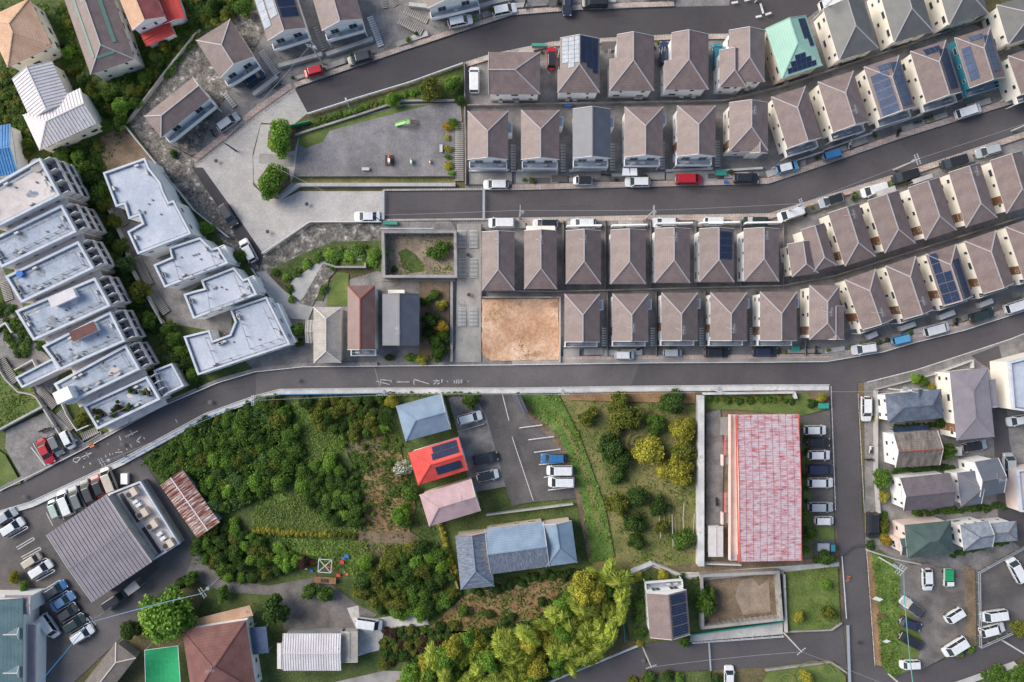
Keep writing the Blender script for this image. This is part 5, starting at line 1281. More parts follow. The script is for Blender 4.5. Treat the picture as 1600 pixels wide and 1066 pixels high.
fence([(606,614),(800,614),(870,612),(1086,610)],1.0,'metal','thin grey railing along the pavement of the main road',rails=(1.0,),step=3)
wallp([(1366,610),(1366,740),(1370,800)],3,1.2,'conclt','pale garden wall along the side road by the hip roofed houses')
wallp([(1352,858),(1396,872),(1436,880)],2,1.0,'conclt','pale garden wall below the dark green roof')
wallp([(1455,585),(1490,572),(1515,563),(1516,575)],1.6,1.2,'concw','white wall in front of the mauve roofed house')
wallp([(1366,608),(1455,585)],1.4,1.0,'conclt','pale wall below the bend of the main road')
wallp([(198,198),(256,268),(306,330),(360,372)],1.2,1.2,'concw','white parapet wall running down beside the rough stone slope')
wallp([(314,48),(260,116),(201,194)],2.4,1.0,'conc','grey parapet along the top of the rough stone slope')
wallp([(508,412),(527,418),(572,418),(572,412)],3,1.2,'conc','grey retaining wall above the little lawn')
wallp([(395,420),(425,466),(445,496)],1.2,1.0,'concw','white railing wall beside the lowest white terrace')
wallp([(690,855),(712,905),(716,917)],3,1.2,'drygrass','overgrown wire fence beside the big streaked roof',name='fence',cat='fence')
wallp([(985,892),(1018,878)],5,1.0,'concw','thick white garden wall north of the bamboo corner house')
wallp([(1018,878),(1062,896)],3,1.0,'conclt','pale garden wall above the yellow shrubs')
wallp([(1075,898),(1222,893)],4,.9,'conclt','long pale wall above the sunken lot')
wallp([(734,622),(740,650)],1,1.0,'conclt','thin wall beside the blue-grey roof')
wallp([(715,674),(757,662)],1,1.0,'conclt','thin wall above the vegetable plot')
wallp([(760,803),(895,786)],2.2,1.2,'conclt','pale wall between the car park and the streaked roof')
fence([(968,895),(975,1000)],1.2,'tealbin','green wire fence beside the bamboo grove',rails=(1.0,.5),rw=.05)
wallp([(1504,1012),(1600,978)],1,.3,'conc','low kerb along the lower right lane',name='kerb',cat='kerb')
# walled sunken lots
def pit(q,label,hh,m,wpx):
    t=thing('walled_lot',label,'walled lot',(*W(sum(p[0] for p in q)/4,sum(p[1] for p in q)/4),.0))
    o=Vector(t.location[:2]); P=[Vector(W(*p,hh))-o for p in ccw(q) ]; P=ccw([tuple(p) for p in P]); I=offset_poly(P,wpx*S); k=len(P)
    for i in range(k):
        mb=MB(); a,b,c,d=P[i],P[(i+1)%k],I[(i+1)%k],I[i]; mb.prism([a,b,c,d],0,hh); mb.build('retaining_wall',M[m],t)
        A=Vector(d); B=Vector(c); n=max(2,int((B-A).length/1.0)); dr=(B-A).normalized(); nn=Vector((-dr.y,dr.x))
        bm=MB(); bm.box(-.09,.09,0,.12,.0,hh-.15); me=bm.mesh('buttress',M['conc'])
        for j in range(1,n):
            p=A.lerp(B,j/n); link('buttress',me,t,(p.x,p.y,0),math.atan2(dr.y,dr.x))
    return t
pit([(596,360),(713,360),(714,434),(598,434)],'concrete-walled sunken lot beside the ribbed steps',2.6,'conc',4)
pit([(1094,898),(1218,892),(1224,970),(1096,984)],'concrete-walled bare lot beside the lawn at the junction',2.2,'conc',4.5)
fence([(598,361),(680,361)],1.0,'rail','white railing on the wall of the sunken lot beside the ribbed steps',z0=2.6)
# steps
for i,(y0,y1,n) in enumerate(((360,389,14),(404,435,15),(481,511,14))):
    for j,x in enumerate((722,740)):
        stair((x,y0),(x,y1),13,n,f"{['left','right'][j]} half of the {['top','middle','lower'][i]} flight of ribbed steps beside the dirt lot path",'concw',rise=.01)
stair((717.5,192),(717.5,284),14,30,'long dark flight of steps along the east side of the gravel park','conc',rise=.01)
for i,(a,b) in enumerate((((580,22),(600,58)),((497,34),(503,40)))): pass
stair((578,26),(596,74),10,14,'pale steps beside the brown gabled house above the upper road','concw',rise=.01)
stair((632,16),(669,34),10,13,'upper half of the broad slanted steps above the upper road','conc',rise=.01)
stair((624,34),(661,54),11,13,'lower half of the broad slanted steps above the upper road','conc',rise=.01)
stair((599,-2),(602,14),10,6,'left half of the short steps at the top of the slanted stairway','conc',rise=.01)
stair((613,-2),(620,10),10,6,'right half of the short steps at the top of the slanted stairway','conc',rise=.01)
stair((493,42),(508,80),8,10,'narrow steps between the two balconied houses above the upper road','conc',rise=.01)
stair((408,80),(434,118),10,13,'pale steps beside the house with the white and blue solar arrays','conclt',rise=.01)
stair((351,146),(368,168),8,7,'short pale steps above the parked silver car at the turning circle','conclt',rise=.01)
for i,(x,y0,y1) in enumerate(((802,226,270),(880,226,270),(957,224,268),(1035,222,266),(1121,220,262))):
    stair((x,y0),(x,y1),8,10,f"{ORD(i)} pale garden stair between the houses above the middle road, counting from the park",'conclt',rise=.01)
for i,(a,b) in enumerate((((884,950),(884,985)),)): pass
for i,x in enumerate((944,1020,1096,1175)):
    stair((x,512),(x,542),7,8,f"{ORD(i)} pale garden stair between the houses above the main road, counting from the dirt lot",'concw',rise=.01)
# front garden walls of the rows
for i,(a,b) in enumerate(((733,796),(808,872),(889,946),(1040,1112),(1126,1190))):
    wallp([(a,268),(b,267-i*.8)],3.4,.8,'concw',f"{ORD(i)} pale front wall above the middle road, counting from the park",group='front walls above the middle road')
for i,(a,b) in enumerate((((1205,264),(1285,238)),((1285,236),(1360,209)),((1362,206),(1440,180)),((1440,178),(1500,158)),((1560,160),(1610,140)))):
    wallp([a,b],2.4,.8,'concw',f"{ORD(i)} slanted front wall above the middle road, counting from the straight row",group='front walls above the middle road')
for i,(a,b) in enumerate((((437,106),(505,87)),((512,88),(584,63)),((398,150),(436,122)),((640,10),(725,20)),((745,14),(800,0)))):
    wallp([a,b],6,1.1,'conclt',['pale sloped retaining wall behind the red car','pale sloped retaining wall behind the dark grey car','pale sloped retaining wall above the turning circle','pale retaining wall behind the white wagon on the upper road','pale retaining wall behind the second white car on the upper road'][i],name='retaining_wall')
for i,x in enumerate((880,945,1016,1086,1156,1222)):
    wallp([(x-.5,345),(x-.5,452)],1.1,1.1,'concd',f"{ORD(i)} thin dividing wall between the houses below the middle road",group='dividing walls')
wallp([(760,455),(870,456),(1220,447),(1300,432),(1600,338)],2,1.3,'concd','long dark dividing wall between the two back-to-back rows of houses')
wallp([(730,167),(1130,160),(1210,140),(1400,78),(1600,10)],2,1.3,'concd','long dark dividing wall behind the houses of the upper road')
for i,x in enumerate((948,1024,1100,1178,1256)):
    wallp([(x,455),(x,556)],1.1,1.0,'concd',f"{ORD(i)} thin dividing wall between the houses above the main road",group='dividing walls')
for i,(a,b) in enumerate((((1352,527),(1366,521)),((1402,514),(1425,506)),((1463,497),(1486,488)),((1525,478),(1545,470)))):
    wallp([a,b],8,1.3,'concw',f"{ORD(i)} white gate wall above the bend of the main road",group='gate walls',name='gate_wall')
for i,(a,b,y) in enumerate(((1022,1078,352),(1090,1150,351),(1160,1215,351),(884,938,356),(954,1008,355))):
    wallp([(a,y),(b,y-1)],2.2,2.6,'w_white',['white front parapet behind the fourth white car below the middle road','white front parapet behind the small white car below the middle road','white front parapet behind the dark car below the middle road','white front parapet behind the third white car below the middle road','white front parapet with nothing parked before it below the middle road'][i],name='front_parapet')
# potted plants and small clutter in front of the houses
rp_=random.Random(77)
for (l_,a_,b_,lo,hi,lb) in ((R2U,2,7,11,20,'on the forecourts above the middle road'),(R2L,1,6,-20,-11,'on the forecourts below the middle road'),(R3U,9,14,13,22,'on the forecourts above the main road'),(R1L,3,7,-20,-10,'on the forecourts below the upper road'),(R1U,0,6,9,18,'above the upper road')):
    for k in range(16):
        i=rp_.randrange(a_,b_); f=rp_.random(); p=Vector(l_[i]).lerp(Vector(l_[i+1]),f); w=Vector(W(*p)); d=(Vector(W(*l_[i+1]))-Vector(W(*l_[i]))).normalized(); n=Vector((-d.y,d.x)); q=w+n*(rp_.uniform(lo,hi)*S)
        t=thing('potted_plant','small potted plant '+lb,'potted plant',(q.x,q.y,gz(q.x,q.y)),rp_.uniform(0,6),'potted plants '+lb)
        mb=MB(); mb.cyl(0,0,0,.32,.16,8,0,.22); mb.build('pot',M[rp_.choice(['r_maroon','conc','w_beige','dark'])],t)
        c_=link('foliage',crown_mesh(rp_.choice(['green','dark','bright','olive']),rp_.randrange(4)),t,(0,0,.3)); s_=rp_.uniform(.3,.55); c_.scale=(s_,s_,s_)
# ================================================================= small fittings
def slab_thing(pts,h,th,m,label,name,cat,posts=True):
    P=[W(*p,h) for p in pts]; cx=sum(p[0] for p in P)/len(P); cy=sum(p[1] for p in P)/len(P); P=ccw([(p[0]-cx,p[1]-cy) for p in P])
    t=thing(name,label,cat,(cx,cy,gz(cx,cy)))
    mb=MB(); mb.prism(P,h-th,h); mb.build('canopy',M[m],t)
    if posts:
        pm=MB(); pm.box(-.06,.06,-.06,.06,-.02,h-th); me=pm.mesh('post',M['metal'])
        for p in offset_poly(P,.2): link('post',me,t,(p[0],p[1],0))
    return t
slab_thing([(822,353),(867,353),(868,361),(822,361)],3.0,.08,'w_cream','cream awning in front of the second house below the middle road','awning','awning')
slab_thing([(606,453),(632,453),(632,460),(606,460)],2.8,.08,'w_cream','cream awning behind the two-tone grey roof','awning','awning')
slab_thing([(1368,300),(1398,290),(1401,298),(1371,307)],2.6,.06,'conclt','pale carport roof over the white van','carport','carport')
slab_thing([(1425,281),(1456,271),(1458,277),(1428,288)],2.6,.06,'conclt','pale ribbed carport roof beside the black car','carport','carport')
slab_thing([(390,981),(416,979),(420,1020),(395,1023)],3.2,.08,'pvl','carport roofed with pale solar panels beside the maroon roof','carport','carport')
slab_thing([(193,922),(210,907),(219,918),(201,931)],2.8,.12,'conclt','small square flat canopy at the garage corner','canopy','canopy')
slab_thing([(1395,668),(1450,664),(1451,671),(1396,676)],2.6,.05,'pv','arched dark carport between the junction houses','carport','carport')
slab_thing([(1488,699),(1503,698),(1503,712),(1489,713)],2.2,.1,'conclt','small pale square shed roof beside the black-roofed silver car','shed','shed')
slab_thing([(286,972),(390,946),(396,962),(290,986)],2.2,.1,'r_orange','orange-tan ribbed terrace roof above the maroon house','terrace_roof','roof',True)
for i,(x,y) in enumerate(((978,268),(990,268))):   # white awning sails
    P=[W(*p,2.6) for p in ((x-5,263),(x+5,263),(x+6,274),(x-6,274))]
    mb=MB(); c=W(x,266,2.6); o=(c[0],c[1])
    q=[(p[0]-o[0],p[1]-o[1],2.4) for p in P]; q[0]=(*q[0][:2],2.7); q[1]=(*q[1][:2],2.7)
    t=thing('sail_awning','small white sail awning in front of the fourth house above the middle road','awning',(o[0],o[1],gz(*o)),0,'white sail awnings')
    mb.face(list(reversed(q)) if ccw([a[:2] for a in q])!=[a[:2] for a in q] else q); mb.face([(a[0],a[1],a[2]-.04) for a in q]); mb.build('cloth',M['w_white'],t)
    pm=MB(); pm.box(-.04,.04,-.04,.04,0,2.4); me=pm.mesh('pole',M['metal'])
    for a in q[2:]: link('pole',me,t,(a[0],a[1],0))
# collection boxes
for px,py,w,h,m,lb in ((1125,271,16,8,'tealbin','teal lidded rubbish box beside the black car above the middle road'),(610,349,22,4.5,'tealbin','teal lidded rubbish box beside the white sedan'),(842,72,22,4,'tealbin','teal lidded rubbish box behind the red and black car'),(1242,545,13,7,'tealbin','dark teal rubbish box above the main road'),(1286,634,16,8,'tealbin','teal rubbish cage at the side road corner'),(1133,284,3,4,'bluetarp','small blue crate beside the teal box'),(888,164,11,5,'bluetarp','blue tarp bundle behind the solar-roofed house'),(195,748,10,16,'w_white','pale storage box beside the maroon car')):
    x,y=W(px,py,.6); t=thing('storage_box',lb,'box',(x,y,gz(x,y)))
    a,b=w*S/2,h*S/2; mb=MB(); mb.box(-a,a,-b,b,0,.8); mb.build('bin',M['concd'] if m=='tealbin' else M[m],t)
    mb=MB(); mb.prism([(-a-.03,-b-.03),(a+.03,-b-.03),(a+.03,b+.03),(-a-.03,b+.03)],.8,.9); mb.build('lid',M[m],t)
# playground
x,y=W(637,192,1); t=thing('playground_slide','pale green playground slide on the gravel park','slide',(x,y,gz(x,y)),rad(6))
mb=MB(); mb.beam((-2.4,0,.25),(-.3,0,1.5),.55,.08)
for s in (-1,1): mb.beam((-2.4,s*.3,.35),(-.3,s*.3,1.65),.05,.2)
mb.build('chute',M['playgreen'],t)
mb=MB(); mb.box(-.4,.5,-.4,.4,1.42,1.52); mb.build('platform',M['playgreen'],t)
mb=MB()
for s in (-1,1): mb.beam((.5,s*.35,1.5),(2.0,s*.35,0),.06,.06)
for k in range(7): mb.beam((.55+k*.2,-.35,1.4-k*.2),(.55+k*.2,.35,1.4-k*.2),.12,.05)
mb.build('ladder',M['wood'],t)
mb=MB()
for s in (-1,1):
    for xx in (-.3,.4): mb.beam((xx,s*.36,0),(xx,s*.36,2.2),.06,.06)
mb.build('frame',M['playgreen'],t)
for px,py,m,lb,sc in ((609,252,'playorange','orange spring rider on a dark mat in the gravel park',1.4),(643,254,'playgreen','white and green spring rider in the gravel park',1.0),(672,254,'playorange','small orange spring rider in the gravel park',.7)):
    x,y=W(px,py); t=thing('spring_rider',lb,'spring rider',(x,y,gz(x,y)),rad(90)); t.scale=(sc,sc,sc)
    mb=MB(); mb.cyl(0,0,0,.35,.12,10); mb.build('spring',M['dark'],t)
    mb=MB(); mb.prism([(-.5,-.12),(.3,-.2),(.6,-.08),(.6,.08),(.3,.2),(-.5,.12)],.35,.7); mb.prism([(.3,-.1),(.6,-.07),(.6,.07),(.3,.1)],.7,1.0); mb.build('body',M[m],t)
    mb=MB(); mb.box(-.3,.2,-.14,.14,.7,.76); mb.build('seat',M['w_white'],t)
    if sc>1.2: mb=MB(); mb.box(-.7,.8,-.6,.6,.0,.03); mb.build('mat',M['dark'],t)
for px,py,a,lb in ((572,265,0,'pale concrete bench at the south side of the gravel park'),(689.5,233,90,'pale concrete bench by the park hedge')):
    x,y=W(px,py); t=thing('park_bench',lb,'bench',(x,y,gz(x,y)),rad(a))
    mb=MB(); mb.box(-.7,.7,-.28,.28,.36,.46); mb.build('seat',M['concw'],t)
    for s in (-.5,.5): mb=MB(); mb.box(s-.1,s+.1,-.22,.22,0,.36); mb.build('leg',M['conc'],t)
# scooters
for px,py,a,c,lb in ((69,672,25,'black','black motor scooter by the retaining wall above the red sedan'),(84,667,15,'white','white motor scooter by the retaining wall above the red sedan'),(332,208,120,'charcoal','dark motor scooter behind the silver car at the turning circle'),(432,134,30,'black','black motor scooter at the upper edge of the turning circle'),(1326,228,80,'white','white motor scooter beside the blue kei car'),(1403,208,70,'black','black motor scooter on the concrete above the middle road'),(1432,192,20,'charcoal','first dark motor scooter on the forecourt near the white van'),(1448,185,10,'charcoal','second dark motor scooter on the forecourt near the white van'),(946,273,0,'charcoal','dark motor scooter beside the black-roofed white car'),(1000,545,20,'black','black motor scooter beside the first white car above the main road'),(1259,548,80,'black','black motor scooter beside the dark teal rubbish box'),(1273,547,80,'charcoal','charcoal motor scooter next to the black one above the main road'),(1358,718,0,'charcoal','dark motor scooter by the garden wall of the old tile roof'),(1360,702,80,'white','white motor scooter by the garden wall of the old tile roof'),(1331,307,75,'charcoal','dark motor scooter between the silver car and the white van'),(1495,503,80,'black','black motor scooter on the forecourt above the bend'),(821,8,75,'black','black motor scooter on the pavement above the upper road'),(871,6,80,'charcoal','charcoal motor scooter on the pavement above the upper road'),(1119,784,90,'black','black motor scooter in the dirt courtyard')):
    scooter(px,py,a,c,lb)
# ================================================================= cars
for px,py,a,kd,c,lb,*rc in (
 (356,191,35,'wagon','silver','silver wagon parked at the edge of the paved turning circle'),
 (397,122,35,'hatch','dark blue','dark blue car half under the house above the turning circle'),
 (491,114,196,'kei','red','crimson kei car parked above the upper road'),
 (562,91,196,'wagon','charcoal','dark grey wagon parked on the pavement above the upper road'),
 (719,35,12,'wagon','white','white wagon at the foot of the slanted steps'),
 (788,15,12,'wagon','white','white wagon on the pavement further along the upper road'),
 (741,125,90,'van','white','long white van beside the crosswise brown roof'),
 (886,8,270,'hatch','navy','navy hatchback nosing out above the upper road'),
 (929,5,182,'van','black','black minivan above the upper road'),
 (862,91,90,'hatch','red','bright red hatchback with black roof in a narrow drive','black'),
 (1038,84,90,'wagon','dark blue','dark blue wagon in the drive between brown roofs'),
 (1121,88,90,'van','teal','teal minivan in the drive between brown roofs'),
 (1300,6,15,'van','white','white van beside the first cream house'),
 (1299,243,16,'keivan','blue','blue boxy kei car on the slanted forecourt'),
 (1229,262,15,'hatch','light blue','light blue hatchback with white roof above the middle road','white'),
 (1511.5,175,18,'van','white','white minivan parked below the teal-walled house'),
 (1487.5,254.5,196,'van','black','black minivan parked nose to tail near the silver car'),
 (1544.5,235.5,196,'wagon','silver','pale silver wagon parked below the far end of the middle road'),
 (775,288.5,180,'wagon','white','white wagon parked at the park end of the middle road'),
 (910,283,180,'kei','white','white kei car with black roof above the middle road','black'),
 (996,285,180,'wagon','white','white wagon parked under the white sail awnings'),
 (1075,281,0,'van','red','red minivan above the middle road'),
 (1165,279,0,'wagon','black','black car beside the teal box above the middle road'),
 (573.5,338.5,180,'sedan','white','white sedan parked on the paved road end'),
 (784,348.5,180,'van','white','white van in front of the house beside the ribbed steps'),
 (852,350,180,'wagon','white','white car with dark rear roof under the cream awning','black'),
 (911,350,180,'wagon','white','white wagon in front of the third house below the middle road'),
 (1039,348,180,'wagon','white','white wagon in front of the fifth house below the middle road'),
 (1113,347,180,'keivan','white','small white kei van in front of the solar column roof'),
 (1180,346.5,180,'wagon','dark green','dark car in front of the seventh house below the middle road'),
 (1234,335,198,'van','white','white van at the bend below the middle road'),
 (1299,313,198,'wagon','silver','silver car with black roof below the middle road','black'),
 (1366,297,196,'van','white','white van beside the pale carport roof'),
 (1413,276,196,'van','black','black minivan below the middle road'),
 (1406.5,530,14,'keivan','light blue','bright blue kei van above the bend of the main road'),
 (1463.5,514.5,15,'van','white','white-silver van above the bend of the main road'),
 (1532,493,18,'wagon','dark green','dark green wagon above the bend of the main road'),
 (1588,478,18,'van','white','white van at the far end above the main road'),
 (975,555,0,'kei','white','white kei car with dark tail above the main road'),
 (1051,551.5,0,'kei','silver','silver-white kei car above the main road'),
 (1120.5,551,0,'wagon','black','black wagon above the main road'),
 (1196,550,0,'wagon','navy','navy wagon above the main road'),
 (1349.5,545,188,'wagon','white','white wagon at the bend of the main road'),
 (1354,639,270,'wagon','white','white car parked along the side road by the garden wall'),
 (1273,672,0,'hatch','white','first car beside the red roof counting from the main road, white'),
 (1278.5,691,0,'hatch','black','second car beside the red roof counting from the main road, black'),
 (1279,711,0,'hatch','white','third car beside the red roof counting from the main road, white'),
 (1280,733,0,'van','navy','fourth car beside the red roof counting from the main road, navy'),
 (1281.5,754,0,'wagon','white','fifth car beside the red roof counting from the main road, white'),
 (1281.5,792,0,'wagon','silver','sixth car beside the red roof counting from the main road, pale silver'),
 (1287,813,0,'kei','white','seventh and smallest car beside the red roof, white'),
 (1363,821,270,'van','black','black van parked below the plum-brown roof along the side road'),
 (1523,697,10,'wagon','silver','silver car with black roof below the mauve roof','black'),
 (1576,728,92,'van','silver','silver van parked behind the white modern house'),
 (1591,657,190,'hatch','white','white hatchback in the lane beside the cream flat building'),
 (1448,905,272,'hatch','white','white hatchback beside the green-covered truck'),
 (1423,947,142,'wagon','silver','silver car with dark roof on the gravel car park','charcoal'),
 (1421.5,974.5,-20,'hatch','navy','dark navy hatchback on the grassy edge of the gravel car park'),
 (1423,1001,-28,'van','black','black minivan on the grassy edge of the gravel car park'),
 (1420,1037,183,'kei','white','white kei car by the grass tip of the gravel car park'),
 (1489,961,212,'keivan','white','first white kei van along the soil strip of the gravel car park'),
 (1491,1010,212,'van','white','second larger white van along the soil strip of the gravel car park'),
 (1586,890,118,'van','white','white van at the fence corner of the far car park'),
 (1551,961,188,'van','white','upper white van of the pair in the far car park'),
 (1549.5,983.5,15,'wagon','white','white car with red tail lights below the van in the far car park'),
 (1139.5,1058,90,'hatch','white','white hatchback below the cross road'),
 (73,705,296,'sedan','red','red sedan parked beside the low white kerb wall'),
 (89,695,296,'hatch','grey','grey hatchback between the red sedan and the white kei car'),
 (108,687,296,'kei','white','white kei car beside the zigzag stair wall'),
 (170,750,112,'van','beige','first car in the row by the garage counting from the lane, beige-white van'),
 (153,759,112,'hatch','maroon','second car in the row by the garage, maroon with black roof','black'),
 (137,768,112,'wagon','charcoal','third car in the row by the garage, dark grey'),
 (119,779,112,'wagon','grey','fourth car in the row by the garage, mid grey'),
 (102.5,786,112,'van','white','fifth car in the row by the garage, white van'),
 (85,795,112,'kei','pale green','sixth car in the row by the garage, pale green'),
 (19,824,33,'wagon','white','white car in the uppermost looped bay'),
 (50.5,876,33,'kei','beige','beige and white kei car in the looped bays'),
 (63,890,33,'wagon','white','white wagon in the middle of the looped bays'),
 (86,922,33,'wagon','blue','dark-roofed blue car in the looped bays','charcoal'),
 (97.5,940,33,'sedan','steel blue','light blue car in the looped bays'),
 (106,958,33,'hatch','charcoal','charcoal hatchback next to the light blue car'),
 (116.5,974.5,33,'wagon','dark green','dark green wagon next to the covered white car'),
 (128,992,33,'wagon','white','white covered car in the last looped bay'),
 (8,808,33,'wagon','silver','silver car behind the pavement at the top of the car park'),
 (77,978,305,'van','white','white van beside the teal roofed building'),
 (180,938,33,'van','black','dark van tucked under the garage eave'),
 (734,653,15,'wagon','white','white car beside the blue-grey metal roof'),
 (758.5,716,12,'wagon','black','black wagon beside the red roof with arrays'),
 (762,743,12,'hatch','white','white hatchback with black roof beside the red roof with arrays','black'),
 (864.5,716,180,'wagon','blue','blue wagon in the small car park by the grass bank'),
 (874.5,735,180,'van','white','upper of two white vans in the small car park by the grass bank'),
 (877,753,180,'van','white','lower of two white vans in the small car park by the grass bank'),
 (356,336,302,'wagon','charcoal','charcoal wagon in the narrow lane beside the stone bank'),
 (387.5,391.5,118,'wagon','white','white car in the narrow lane beside the turning circle'),
 (577,974.5,-8,'van','white','white van on the pale gravel beside the workshop')):
    car(px,py,a,kd,c,lb,roofc=rc[0] if rc else None,scale=1.06)
truck(1480,902,270,'white','net','white small truck with dark green covered bed')
truck(1290,854,0,'teal','metal','grey-green small truck with a panel on its flat cover')
# ================================================================= poles and cables
PO={}
for k,px,py,a,lb,kw in (
 ('a',812,342,0,'utility pole with crossarms in front of the house with the cream awning',{}),
 ('b',1008,342,0,'utility pole with transformer between the fourth and fifth houses below the middle road',{}),
 ('c',1225,332,20,'utility pole with stacked crossarms beside the white van at the bend',{}),
 ('d',1396,266,20,'utility pole with crossarms beside the black minivan below the middle road',{}),
 ('e',596,347,40,'dark leaning utility pole beside the white sedan',{'arms':0,'transf':False,'thin':True,'h':8,'m':'dark'}),
 ('f',610,612,90,'utility pole with bundled fittings above the blue-grey roof',{}),
 ('g',876,611,90,'utility pole with transformer above the grass bank',{}),
 ('h',1109,608,90,'utility pole at the corner of the thick white wall',{}),
 ('i',1386,607,80,'utility pole with tall arms at the junction houses',{'arms':3}),
 ('j',198,712,30,'utility pole with transformer where the lane meets the main road',{}),
 ('k',420,620,0,'utility pole above the thicket by the main road',{'transf':False}),
 ('l',345,903,35,'utility pole with crossarms beside the dirt path',{}),
 ('m',182,945,35,'utility pole beside the covered white car',{'transf':False}),
 ('n',1004,1010,110,'thin utility pole below the bamboo corner house',{'arms':1,'transf':False}),
 ('o',1224,988,130,'leaning utility pole at the corner of the lawn',{'arms':1,'transf':False}),
 ('p',1372,870,140,'utility pole with crowded crossarms on the grass verge',{'arms':3}),
 ('q',1387,1052,140,'utility pole at the lower tip of the grass verge',{'arms':1,'transf':False}),
 ('r',505,100,75,'utility pole between the red car and the dark grey wagon',{}),
 ('s',369,236,110,'thin grey utility pole on the paved turning circle',{'arms':0,'transf':False,'m':'dark','h':7}),
 ('t',553,178,110,'white lamp post at the north edge of the park',{'arms':0,'transf':False,'thin':True,'h':5,'lamp':True}),
 ('u',1272,30,140,'utility pole behind the mint green roof',{'transf':False}),
 ('v',1180,4,90,'utility pole on the upper road junction corner',{'arms':1,'transf':False,'h':6}),
 ('w',1565,1000,140,'utility pole at the fence of the far car park',{'arms':1,'transf':False}),
 ('x',1580,205,20,'utility pole below the far end of the middle road',{}),
 ('y',300,245,130,'dark utility pole beside the stepped white balconies',{'arms':0,'transf':False,'thin':True,'m':'dark'})):
    PO[k]=pole(px,py,a,lb,**kw)
for i,(a,b) in enumerate((('a','b'),('b','c'),('c','d'),('d','x'),('e','a'),('s','e'),('j','k'),('k','f'),('f','g'),('g','h'),('h','i'),('l','m'),('n','o'),('p','q'),('r','s'),('u','v'))):
    NM={'a':'cream awning pole','b':'transformer pole of the middle road','c':'bend pole','d':'black minivan pole','x':'far middle-road pole','e':'dark leaning pole','s':'turning circle pole','j':'lane corner pole','k':'thicket pole','f':'blue-grey roof pole','g':'grass bank pole','h':'white wall pole','i':'junction pole','l':'dirt path pole','m':'covered car pole','n':'bamboo corner pole','o':'lawn corner pole','p':'verge pole','q':'verge tip pole','r':'red car pole','u':'mint roof pole','v':'road corner pole'}
    cable(PO[a],PO[b],f"grey overhead cable from the {NM[a]} to the {NM[b]}")
o_=PO['o']; cable(o_,PO['q'],'grey overhead cable crossing the side road to the verge tip pole')
cable(PO['m'],(PO['m'][0]-14,PO['m'][1]-16,7),'blue covered cable running down past the teal roofed building','bluecable',.06)
cable(PO['m'],PO['l'],'blue covered cable between the garage and the dirt path','bluecable',.06,.9)
p_=PO['p']; cable((p_[0]+.4,p_[1],p_[2]-1.2),(PO['q'][0]+.6,PO['q'][1],PO['q'][2]-1),'teal covered cable along the grass verge','tealbin',.07)
cable((*W(585,573),.1),PO['f'],'pale guy wire crossing the main road to the blue-grey roof pole','wire',.03,.1)
# verge signs
for px,py,w,lb in ((1371,937,12,'white notice board on the verge of the side road'),(1376,963,11,'small brown roofed noticeboard on the verge of the side road'),(1385,1003,7,'small white sign at the lower end of the verge')):
    x,y=W(px,py,2); t=thing('sign_board',lb,'sign',(x,y,gz(x,y)),rad(-20)); c=w*S/2
    for sx in (-c,c): mb=MB(); mb.beam((sx,-.25,1.3),(sx,-.25,.0),.07,.07); mb.build('post',M['metal'],t)
    mb=MB(); mb.face([(-c,-.3,1.2),(c,-.3,1.2),(c,.5,2.2),(-c,.5,2.2)]); mb.face([(-c,-.28,1.15),(-c,.52,2.15),(c,.52,2.15),(c,-.28,1.15)]); mb.build('board',M['w_white'] if 'white' in lb else M['w_brown'],t)
# ================================================================= work yard, nets, frames
x,y=W(508,884,1.8); t=thing('gazebo','white cross-braced frame over a red mat in the garden','frame',(x,y,gz(x,y)),rad(-4))
mb=MB()
for a,b in (((-1.2,-1.2),(1.2,-1.2)),((1.2,-1.2),(1.2,1.2)),((1.2,1.2),(-1.2,1.2)),((-1.2,1.2),(-1.2,-1.2)),((-1.2,-1.2),(1.2,1.2)),((-1.2,1.2),(1.2,-1.2))): mb.beam((*a,2.0),(*b,2.0),.1,.08)
mb.build('top_frame',M['rail'],t)
for a in ((-1.2,-1.2),(1.2,-1.2),(1.2,1.2),(-1.2,1.2)): mb=MB(); mb.beam((*a,0),(*a,2),.09,.09); mb.build('leg',M['rail'],t)
mb=MB(); mb.box(-.2,1.0,-.9,.9,.02,.1); mb.build('mat',M['r_red'],t)
x,y=W(508,907,.8); t=thing('work_table','long brown topped work table below the white frame','table',(x,y,gz(x,y)),rad(-3))
mb=MB(); mb.box(-2,2,-.6,.6,.72,.8); mb.build('table_top',M['wood'],t)
for a in ((-1.8,-.5),(1.8,-.5),(1.8,.5),(-1.8,.5)): mb=MB(); mb.box(a[0]-.05,a[0]+.05,a[1]-.05,a[1]+.05,0,.72); mb.build('leg',M['wood'],t)
mb=MB(); mb.box(-.8,.5,-.3,.3,.8,1.0); mb.build('tray',M['dark'],t)
RR=random.Random(5)
for i in range(14):
    px,py=RR.uniform(468,545),RR.uniform(868,900)
    if 490<px<524: continue
    x,y=W(px,py); s=RR.uniform(.2,.45); mb=MB(); mb.prism([(-s,-s*.7),(s,-s*.8),(s*.9,s*.7),(-s*.8,s)],0,s); o=mb.build('yard_crate',M[RR.choice(['w_white','bluetarp','playorange','dark','r_red'])],loc=(x,y,gz(x,y)))
    tag(o,'odd crate or pot left in the garden yard by the white frame','crate','clutter of the garden yard')
